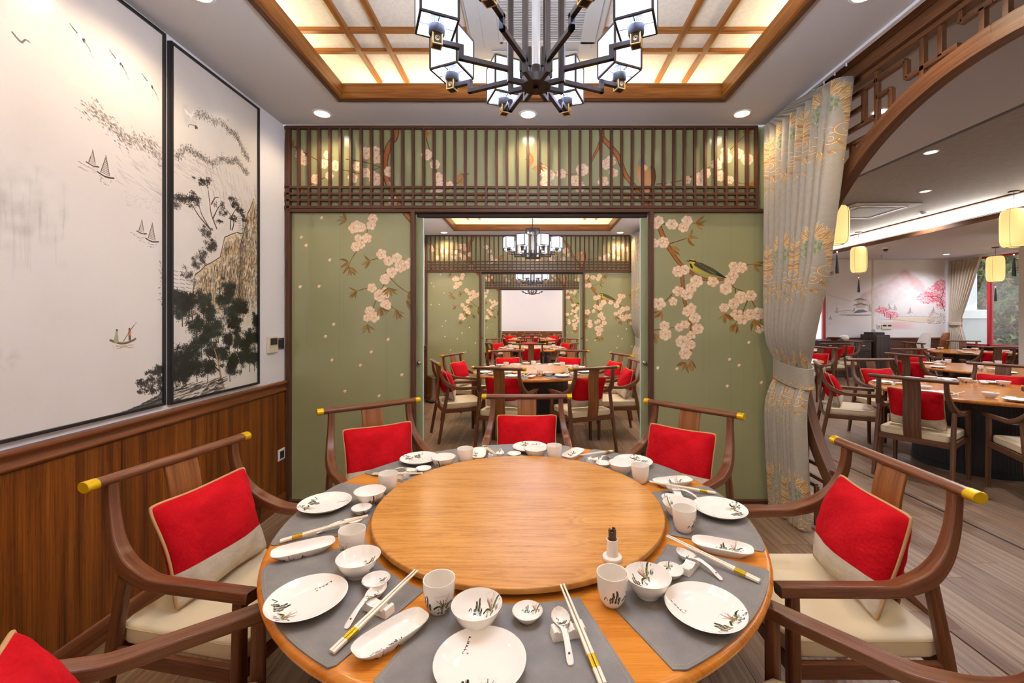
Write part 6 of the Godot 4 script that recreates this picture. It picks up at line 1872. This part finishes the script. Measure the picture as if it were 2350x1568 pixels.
	# high chairs for children
	for k in 2:
		var m: Material = [M.white_plastic, M.splat_wood][k]
		o = thing("high_chair", ["white plastic child's high chair behind the farthest hall table", "brown-backed child's high chair half hidden by the white one"][k], "high chair", pt([9.5, 10.14][k], 0, [10.45, 10.66][k]), [0.15, 0.5][k])
		var sh := MB.new()
		sh.grid(16, 12, func(u: float, v: float) -> Vector3:
			var s := (u - 0.5) * 2.0
			var wd := 0.19 * (1.0 - 0.55 * pow(maxf(0.0, v - 0.35) / 0.65, 2.6))
			return Vector3(s * wd, lerpf(0.50, 1.12, v), 0.13 - 0.13 * s * s * (1.0 - 0.3 * v) + 0.08 * v), Vector2.ONE, true)
		sh.grid(16, 12, func(u: float, v: float) -> Vector3:
			var s := (u - 0.5) * 2.0
			var wd := 0.2 * (1.0 - 0.55 * pow(maxf(0.0, v - 0.35) / 0.65, 2.6))
			return Vector3(s * wd, lerpf(0.49, 1.13, v), 0.15 - 0.13 * s * s * (1.0 - 0.3 * v) + 0.08 * v), Vector2.ONE, false)
		ob("back_shell", sh, m, o)
		ob("seat", MB.new().box(Vector3(0, 0.5, -0.03), Vector3(0.36, 0.05, 0.34), 0.02), M.white_plastic, o)
		ob("tray", MB.new().box(Vector3(0, 0.68, -0.25), Vector3(0.44, 0.03, 0.24), 0.012), M.white_plastic, o)
		for sx in [-1.0, 1.0]:
			for sz in [-1.0, 1.0]:
				ob("leg", MB.new().bar(Vector3(sx * 0.15, 0.48, sz * 0.13), Vector3(sx * 0.25, 0.0, sz * 0.24), 0.026, 0.026, 0.006), M.white_plastic, o)
	# outdoors: a white building's corner, a parapet and a green slope
	o = thing("building", "white rendered building corner outside the hall window", "building", pt(12.55, 0, 13.3))
	ob("wall", MB.new().box(Vector3(0, 2.0, 0), Vector3(1.0, 6.0, 1.6), 0.01), M.render_white, o)
	ob("parapet", MB.new().box(Vector3(0.18, 0.2, 0.66), Vector3(1.05, 2.6, 0.5), 0.01), M.render_grey, o)
	ob("coping", MB.new().box(Vector3(0.2, 1.6, 0.66), Vector3(1.15, 0.26, 0.6), 0.02), M.render_white, o)
	var hill := MB.new().grid(24, 24, func(u: float, v: float) -> Vector3:
		var up := v * 8.0
		return pt(13.6 + up * 0.55 + 0.5 * sin(u * 9.0 + v * 5.0) + 0.3 * sin(u * 23.0), -1.0 + up, 3.0 + u * 16.0), Vector2(8, 5), true)
	struct("hill_slope", "steep earth slope outside the hall window", "slope", hill, M.earth)
	var leafm := MB.new()
	for i in 3:
		leafm.x = Transform3D(Basis(Vector3(0.3, 1, 0.2).normalized(), i * 2.1) * Basis(Vector3(1, 0, 0), 0.6), Vector3.ZERO)
		leafm.tri(Vector3(-0.03, 0, 0), Vector3(0.03, 0, 0), Vector3(0, 0.03, 0.12), Vector3(0, 1, -0.3), Vector3(0, 1, -0.3), Vector3(0, 1, -0.3))
		leafm.tri(Vector3(-0.03, 0, 0), Vector3(0.03, 0, 0), Vector3(0, -0.01, -0.06), Vector3(0, 1, -0.3), Vector3(0, 1, -0.3), Vector3(0, 1, -0.3))
	var mm := MultiMesh.new()
	mm.transform_format = MultiMesh.TRANSFORM_3D
	mm.use_colors = true
	mm.mesh = leafm.mesh()
	mm.instance_count = 26000
	rng.seed = 300
	var clump := noise_img(128, 128, 0.05, 8, 3).get_data()
	for i in 26000:
		var u := rr(0.12, 0.85); var v := rr(0.05, 0.85)
		var n := clump[int(v * 127) * 128 + int(u * 127)] / 255.0
		var up := v * 8.0
		var q := pt(13.6 + up * 0.55 + 0.5 * sin(u * 9.0 + v * 5.0) + 0.3 * sin(u * 23.0) - rr(0.0, 0.55) * n, -1.0 + up, 3.0 + u * 16.0)
		mm.set_instance_transform(i, Transform3D(Basis.from_euler(Vector3(rr(0, TAU), rr(0, TAU), rr(0, TAU))).scaled(Vector3.ONE * rr(0.7, 1.7)), q))
		mm.set_instance_color(i, [hexc("56703a"), hexc("3c5628"), hexc("7b8a58"), hexc("8a7a5c")][rng.randi() % 4].srgb_to_linear())
	var lv := MultiMeshInstance3D.new()
	lv.name = "foliage"; lv.multimesh = mm; lv.material_override = M.leafy
	add_child(lv, true)
	tag(lv, "tangle of green shrubs and creepers on the slope outside the window", "foliage", "", "stuff")

func hall_furniture() -> void:
	var g1 := "round the first hall table"
	var g2 := "round the middle hall table"
	var g3 := "round the farthest hall table"
	make_table("round wooden hall table laid with plates, nearest beyond the moon gate", pt(4.48, 0, 4.34), 0.835, "", false)
	make_table("round wooden hall table behind the first, with bowls", pt(6.6, 0, 6.155), 0.80, "", false)
	make_table("round wooden hall table farthest back under the window", pt(9.5, 0, 9.3), 0.72, "", false)
	make_table("round wooden hall table beside the sideboard, mostly behind the curtain", pt(6.4, 0, 10.15), 0.66, "", false)
	make_table("round wooden hall table hidden left of the brown armchair row", pt(4.3, 0, 7.6), 0.75, "", false)
	var C := "dark wood armchair with its back to the camera at the first hall table"
	seat_at(3.41, 3.84, 0.52, 0.345, C, "red cushion seen behind the dark splat of the first hall table's armchair", false, g1)
	seat_at(3.42, 5.10, 0.51, -0.266, "wooden armchair end-on beside the curtain at the first hall table", "red and cream cushion on the end-on armchair beside the curtain", false, g1)
	seat_at(4.45, 5.616, 0.02, -1.0, "wooden armchair facing the camera across the first hall table", "red cushion half hidden by the first hall table's far edge", false, g1)
	seat_at(5.47, 4.95, -0.55, -0.30, "wooden armchair at the photo's right edge behind the first hall table", "wide red cushion at the photo's right edge behind the first hall table", false, g1)
	seat_at(4.05, 3.15, 0.38, 0.93, "wooden armchair cut by the photo's right edge before the first hall table", "", false, g1)
	seat_at(5.556, 6.36, 0.995, 0.1, "dark wood armchair facing right at the middle hall table", "red cushion on the right-facing armchair of the middle hall table", false, g2)
	seat_at(6.62, 7.5, 0.0, -1.0, "wooden armchair facing the camera behind the middle hall table", "red cushion on the armchair behind the middle hall table", false, g2)
	seat_at(8.45, 9.45, 0.98, -0.1, "wooden armchair facing right at the farthest hall table", "purple-shaded red cushion on the farthest hall table's left armchair", false, g3)
	seat_at(10.35, 10.25, -0.5, -0.85, "wooden armchair facing the camera before the window sill", "", false, g3)
	seat_at(8.83, 8.08, 0.3, 0.95, "very dark armchair with its back to the camera before the column", "dark red cushion behind the very dark armchair's splat", false, g3)
	var g4 := "round the hall tables by the sideboard"
	seat_at(6.5, 9.15, 0.05, 1.0, "wooden armchair with its back to the camera before the sideboard", "red cushion showing beside the splat before the sideboard", false, g4)
	seat_at(7.6, 10.1, -1.0, 0.05, "wooden armchair facing left before the tall cabinet", "red cushion on the left-facing armchair before the tall cabinet", false, g4)
	seat_at(5.42, 8.0, -0.9, -0.4, "wooden armchair end-on and facing left beside the dining-room curtain", "red cushion on the end-on, left-facing armchair", false, g4)
	var seats := ["by the curtain-side armchair", "before the far armchair", "before the right edge armchair", "at the table's right", "before the cut-off armchair", "before the near dark armchair", "at the table's front", "at the table's back right"]
	for k in 8:
		plain_setting(Vector2(4.48, 4.34), [-0.95, 0.0, 1.0, 1.8, 3.55, -1.95, 2.75, 0.5][k], "on the first hall table " + seats[k], "on the first hall table", ["plate", "bowl", "sauce", "rest", "spoon", "chop"])
	for k in 6:
		plain_setting(Vector2(6.6, 6.155), k * TAU / 6 - 1.5, "on the middle hall table, " + ["left", "far left", "far right", "right", "near right", "near left"][k] + " place", "on the middle hall table", ["plate", "bowl", "cup"])
		plain_setting(Vector2(9.5, 9.3), k * TAU / 6 - 1.3, "on the farthest hall table, " + ["left", "far left", "far right", "right", "near right", "near left"][k] + " place", "on the farthest hall table", ["plate", "bowl"])
	for k in 3:
		plain_setting(Vector2(6.4, 10.15), k * 0.9 + 1.2, "on the sideboard-side hall table, " + ["far right", "right", "near right"][k] + " place", "on the hall table by the sideboard", ["plate"])

func _ready() -> void:
	var cam := Camera3D.new()
	cam.name = "camera"
	cam.position = Vector3(0, 1.48, 0)
	var near := 0.05
	cam.set_frustum(near * 1568.0 / 979.0, Vector2(-46.0, -53.0) / 979.0 * near, near, 80.0)
	add_child(cam)
	cam.current = true
	var we := WorldEnvironment.new()
	we.name = "environment"
	var env := Environment.new()
	var sky := Sky.new()
	var sm := ProceduralSkyMaterial.new()
	sm.sky_top_color = hexc("ccd6e2"); sm.sky_horizon_color = hexc("e6ebf0")
	sm.ground_bottom_color = hexc("8d8c86"); sm.ground_horizon_color = hexc("c8c8c4")
	sky.sky_material = sm
	env.background_mode = Environment.BG_SKY
	env.sky = sky
	env.background_energy_multiplier = 2.4
	env.tonemap_mode = Environment.TONE_MAPPER_LINEAR
	env.tonemap_exposure = 1.75
	env.sdfgi_enabled = true; env.ssao_enabled = true; env.ssil_enabled = true
	we.environment = env
	add_child(we)
	make_materials()
	mat("red_paint", hexc("b0202c"), 0.4)
	mat("stone", hexc("c9bfb0"), 0.4)
	mat("hall_grey", hexc("9c968f"), 0.6)
	mat("render_white", hexc("eeeeec"), 0.8)
	mat("render_grey", hexc("c9cac9"), 0.85)
	mat("earth", hexc("6d604a"), 0.95)
	var m := mat("leafy", Color.WHITE, 0.7)
	m.vertex_color_use_as_albedo = true; m.cull_mode = BaseMaterial3D.CULL_DISABLED
	m = mat("hall_curtain", Color.WHITE, 0.6, tex(cloth(128, 128, hexc("b4a793"), hexc("c5b9a6"), 66, 0.05, 0.6)))
	m.cull_mode = BaseMaterial3D.CULL_DISABLED
	glow("hall_cove", hexc("fff6e6"), 1.6)
	m = mat("pane", Color(1, 1, 1, 0.06), 0.02)
	m.transparency = BaseMaterial3D.TRANSPARENCY_ALPHA
	room_shell()
	gate()
	room_fittings()
	var ch := make_chandelier("bronze eight-armed chandelier with square white shades over the near table", pt(0.014, 2.292, 1.50))
	for k in 3:
		dup(ch, ["second room's bronze chandelier with square white shades", "third room's bronze chandelier", "farthest room's bronze chandelier"][k], pt(0.01, 2.292, [5.8, 10.25, 14.6][k]))
	hall()
	chair0 = make_chair(M.walnut, true)
	chair1 = make_chair(M.gate_wood, false)
	pil0 = make_pillow()
	make_kit()
	near_table()
	far_tables()
	hall_furniture()
	for o in [chair0, chair1, pil0] + kit.values():
		remove_child(o)
		o.free()

func near_table() -> void:
	var c := Vector2(-0.047, 1.612)
	make_table("near round table with a wide orange wood rim, laid for eight", pt(c.x, 0, c.y), 0.835, "round oak turntable in the middle of the near table")
	var g := "round the near table"
	seat_at(-1.379, 1.672, 0.98, -0.186, "capped armchair on the painting side of the near table", "large red and cream cushion on the painting-side armchair", true, g, 0.06, -0.02)
	seat_at(-0.999, 2.66, 0.613, -0.79, "capped armchair before the left blossom panel, turned to the near table", "red cushion on the armchair before the left blossom panel", true, g, -0.1)
	seat_at(-0.036, 2.964, 0.0, -1.0, "capped armchair standing in the doorway at the near table", "red cushion on the armchair standing in the doorway", true, g)
	seat_at(0.958, 2.58, -0.728, -0.685, "capped armchair before the bird panel, turned to the near table", "red cushion on the armchair before the bird panel", true, g, 0.1)
	seat_at(1.354, 1.60, -1.0, 0.0, "capped armchair on the moon gate side of the near table", "large red and cream cushion on the moon-gate-side armchair", true, g, -0.1)
	seat_at(-0.623 - 0.766 * 0.53, 1.02 - 0.643 * 0.53, 0.766, 0.643, "capped armchair cut off at the photo's bottom left corner", "red cushion cut off at the photo's bottom left corner", true, g)
	seat_at(0.50 + 0.645 * 0.53, 1.06 - 0.764 * 0.53, -0.645, 0.764, "capped armchair cut off at the photo's bottom right corner", "", true, g)
	var mids := {"nc": -179.5, "nl": -135.4, "l": -90.5, "bl": -45.0, "bc": 0.0, "br": 46.0, "r": 93.0, "nr": 137.0}
	var where := {"nc": "on the mat nearest the camera", "nl": "on the near table's front left mat", "l": "on the mat before the painting-side armchair", "bl": "on the mat before the left blossom panel's armchair", "bc": "on the mat before the doorway armchair", "br": "on the mat before the bird panel's armchair", "r": "on the mat before the moon-gate-side armchair", "nr": "on the near table's front right mat"}
	var mg := {"nc": "nearest the camera", "nl": "at the near table's front left", "l": "before the painting-side armchair", "bl": "before the left blossom panel's armchair", "bc": "before the doorway armchair", "br": "before the bird panel's armchair", "r": "before the moon-gate-side armchair", "nr": "at the near table's front right"}
	for k in mids:
		place_mat(c, deg_to_rad(mids[k]), deg_to_rad(18.7), 0.54, 0.825, "stitched grey leather place mat " + mg[k], "grey place mats on the near table")
	var it := {
		"nc": {"plate": [-0.106, 0.871], "bowl": [-0.129, 0.997], "cup": [-0.229, 1.051], "sauce": [-0.011, 1.017], "rest": [0.082, 0.965], "sp": [0.0655, 1.0024, 0.084, 0.8478], "ch": [0.0765, 1.0852, 0.142, 0.8129]},
		"nl": {"plate": [-0.563, 1.068], "bowl": [-0.487, 1.196], "cup": [-0.547, 1.296], "sauce": [-0.417, 1.140], "rest": [-0.376, 1.044], "sp": [-0.3948, 1.1012, -0.4388, 0.9526], "ch": [-0.3112, 1.1455, -0.4437, 0.8757], "ob": [-0.2556, 1.017, -0.3696, 0.8848]},
		"l": {"plate": [-0.784, 1.616], "bowl": [-0.628, 1.653], "cup": [-0.596, 1.766], "sauce": [-0.628, 1.571], "rest": [-0.629, 1.429], "sp": [-0.605, 1.475, -0.7322, 1.41], "ch": [-0.5632, 1.4664, -0.8143, 1.3581], "ob": [-0.6263, 1.3447, -0.7685, 1.2623]},
		"bl": {"plate": [-0.564, 2.133], "bowl": [-0.428, 2.056], "cup": [-0.330, 2.104], "sauce": [-0.505, 1.984], "rest": [-0.575, 1.933], "sp": [-0.545, 1.955, -0.66, 1.995], "ch": [-0.48, 1.865, -0.749, 1.961]},
		"bc": {"plate": [-0.012, 2.322], "bowl": [0.017, 2.192], "cup": [0.112, 2.158], "sauce": [-0.092, 2.202], "rest": [-0.187, 2.202], "sp": [-0.165, 2.195, -0.168, 2.30], "ch": [-0.1847, 2.130, -0.2588, 2.3462], "ob": [-0.2721, 2.14, -0.2821, 2.2956]},
		"br": {"plate": [0.493, 2.087], "bowl": [0.412, 1.972], "cup": [0.474, 1.87], "sauce": [0.344, 2.056], "rest": [0.307, 2.113], "sp": [0.314, 2.10, 0.405, 2.20], "ch": [0.2396, 2.1131, 0.3889, 2.253], "ob": [0.172, 2.148, 0.258, 2.288]},
		"r": {"plate": [0.692, 1.571], "bowl": [0.533, 1.540], "cup": [0.514, 1.442], "sauce": [0.541, 1.660], "rest": [0.582, 1.705], "sp": [0.572, 1.755, 0.6714, 1.6682], "ch": [0.4869, 1.7719, 0.7394, 1.7402], "ob": [0.5292, 1.8241, 0.6855, 1.859]},
		"nr": {"plate": [0.419, 1.033], "bowl": [0.301, 1.109], "cup": [0.202, 1.076], "sauce": [0.383, 1.185], "rest": [0.449, 1.217], "sp": [0.4493, 1.2677, 0.5285, 1.1523], "ch": [0.4194, 1.3289, 0.637, 1.1359], "ob": [0.5164, 1.3447, 0.6556, 1.2862]}}
	for k in it:
		setting(where[k], "on the near table", deg_to_rad(mids[k]), it[k])
	# the toothpick holder on the turntable
	var o := thing("toothpick_holder", "white porcelain toothpick holder on the near turntable", "holder", pt(0.229, 0.793, 1.218))
	ob("body", MB.new().lathe([Vector2(0, 0), Vector2(0.027, 0), Vector2(0.0285, 0.004), Vector2(0.027, 0.009), Vector2(0.0175, 0.012), Vector2(0.0165, 0.017), Vector2(0.0155, 0.05), Vector2(0.0165, 0.057), Vector2(0.0145, 0.0575), Vector2(0.013, 0.05), Vector2(0.012, 0.012), Vector2(0, 0.011)], 32), M.porcelain, o)
	o = thing("toothpick_sachets", "bundle of brown paper toothpick sachets in the white holder", "toothpicks", pt(0.229, 0.805, 1.218))
	for k in 7:
		var b := MB.new()
		var a := k * 0.9
		b.bar(Vector3(cos(a) * 0.0065, 0.0, sin(a) * 0.0065), Vector3(cos(a) * 0.0085, 0.072 + 0.004 * sin(k * 2.3), sin(a) * 0.0085), 0.009, 0.004, 0.0008, Vector3(cos(a), 0, sin(a)))
		var s := ob("sachet", b, M.seal_brown, o)
		var gd := MB.new()
		gd.bar(Vector3(cos(a) * 0.0095, 0.052, sin(a) * 0.0095), Vector3(cos(a) * 0.0096, 0.056, sin(a) * 0.0096), 0.004, 0.0006, 0.0, Vector3(cos(a), 0, sin(a)))
		ob("gilt_mark", gd, M.gilt, s)

func far_tables() -> void:
	var c2 := Vector2(0.03, 5.85)
	make_table("round wooden table laid for eight in the second room", pt(c2.x, 0, c2.y), 0.835, "oak turntable of the second room's table", false)
	var g := "round the second room's table"
	seat_at(-1.2, 6.42, 0.93, -0.36, "second room's left armchair nearer the pedal bin", "red and cream cushion on the armchair nearer the pedal bin", true, g)
	seat_at(-1.19, 5.28, 0.92, 0.38, "second room's left front armchair, angled into the room", "red and cream cushion on the second room's left front armchair", true, g)
	seat_at(-0.363, 4.62, 0.28, 0.96, "second room's left one of two armchairs with backs to the camera", "red cushion behind the left back-turned armchair's splat", true, g, 0.1)
	seat_at(0.68, 4.64, -0.39, 0.92, "second room's right one of two armchairs with backs to the camera", "red cushion behind the right back-turned armchair's splat", true, g, -0.1)
	seat_at(-0.43, 7.16, 0.30, -0.95, "second room's far left armchair facing the camera", "red cushion beyond the second table's left far edge", true, g)
	seat_at(0.66, 7.18, -0.37, -0.93, "second room's far right armchair facing the camera", "red cushion beyond the second table's right far edge", true, g)
	seat_at(1.345, 6.44, -0.94, -0.33, "second room's right armchair nearer the second screen wall", "red cushion on the right armchair nearer the second screen wall", true, g)
	seat_at(1.34, 5.50, -1.0, -0.05, "second room's right front armchair seen end-on by the doorway", "red and cream cushion on the end-on armchair by the doorway", true, g)
	var names := ["left rear", "left front", "front left", "front right", "far left", "far right", "right rear", "right front"]
	var ang := [-1.18, -1.97, -2.75, 2.64, -0.40, 0.42, 1.15, 1.9]
	for k in 8:
		place_mat(c2, ang[k], 0.3, 0.54, 0.825, "grey place mat on the second room's table, %s seat" % names[k], "grey place mats in the second room")
		plain_setting(c2, ang[k], "on the second room's table, %s seat" % names[k], "on the second room's table", ["plate", "bowl", "cup", "sauce", "rest", "spoon", "chop", "ob"], 0.763)
	var o := thing("napkin_holder", "white rounded holder standing on the second room's turntable", "holder", pt(0.03, 0.793, 5.95))
	ob("body", MB.new().lathe([Vector2(0, 0), Vector2(0.026, 0), Vector2(0.024, 0.01), Vector2(0.022, 0.06), Vector2(0.018, 0.08), Vector2(0.01, 0.09), Vector2(0, 0.093)], 24), M.porcelain, o)
	ob("base_ring", MB.new().lathe([Vector2(0.024, 0), Vector2(0.03, 0), Vector2(0.03, 0.006), Vector2(0.024, 0.01)], 24), M.porcelain, o)
	var c3 := Vector2(0.0, 10.3)
	g = "round the third room's table"
	make_table("round wooden table laid for guests in the third room", pt(c3.x, 0, c3.y), 0.835, "oak turntable of the third room's table", false)
	seat_at(-0.02, 9.05, 0.0, 1.0, "third room's armchair with its back to the camera", "red cushion behind the third room's back-turned armchair", true, g)
	seat_at(-1.0, 9.38, 0.75, 0.5, "third room's left front armchair", "red cushion on the third room's left front armchair", true, g)
	seat_at(-1.0, 11.35, 0.6, -0.8, "third room's left rear armchair", "red cushion on the third room's left rear armchair", true, g)
	seat_at(0.97, 9.40, -0.75, 0.5, "third room's right front armchair", "red cushion on the third room's right front armchair", true, g)
	seat_at(1.0, 11.4, -0.6, -0.8, "third room's right rear armchair", "red cushion on the third room's right rear armchair", true, g)
	seat_at(-0.08, 11.75, 0.0, -1.0, "third room's far armchair facing the camera", "red cushion on the third room's far armchair", true, g)
	for k in 8:
		plain_setting(c3, k * PI / 4, "on the third room's table, %s place" % ["far middle", "far right", "right", "front right", "front middle", "front left", "left", "far left"][k], "on the third room's table", ["plate", "bowl", "cup", "ob"])
	var c4 := Vector2(0.0, 14.9)
	g = "round the farthest room's table"
	make_table("round wooden table in the farthest room", pt(c4.x, 0, c4.y), 0.835, "oak turntable of the farthest room's table", false)
	seat_at(0.0, 13.65, 0.0, 1.0, "farthest room's armchair with its back to the camera", "red cushion behind the farthest room's back-turned armchair", true, g)
	seat_at(-1.05, 14.1, 0.8, 0.55, "farthest room's left armchair", "red cushion on the farthest room's left armchair", true, g)
	seat_at(1.02, 14.15, -0.8, 0.55, "farthest room's right armchair", "red cushion on the farthest room's right armchair", true, g)
	for k in 3:
		seat_at(-0.85 + k * 0.85, 16.05, 0.4 - k * 0.4, -1.0, "farthest room's end wall armchair, " + ["left", "middle", "right"][k] + " of three", "red cushion on the farthest room's %s end wall armchair" % ["left", "middle", "right"][k], true, g)
	for k in 6:
		plain_setting(c4, k * PI / 3, "on the farthest room's table, %s place" % ["far middle", "far right", "front right", "front middle", "front left", "far left"][k], "on the farthest room's table", ["plate", "bowl"])
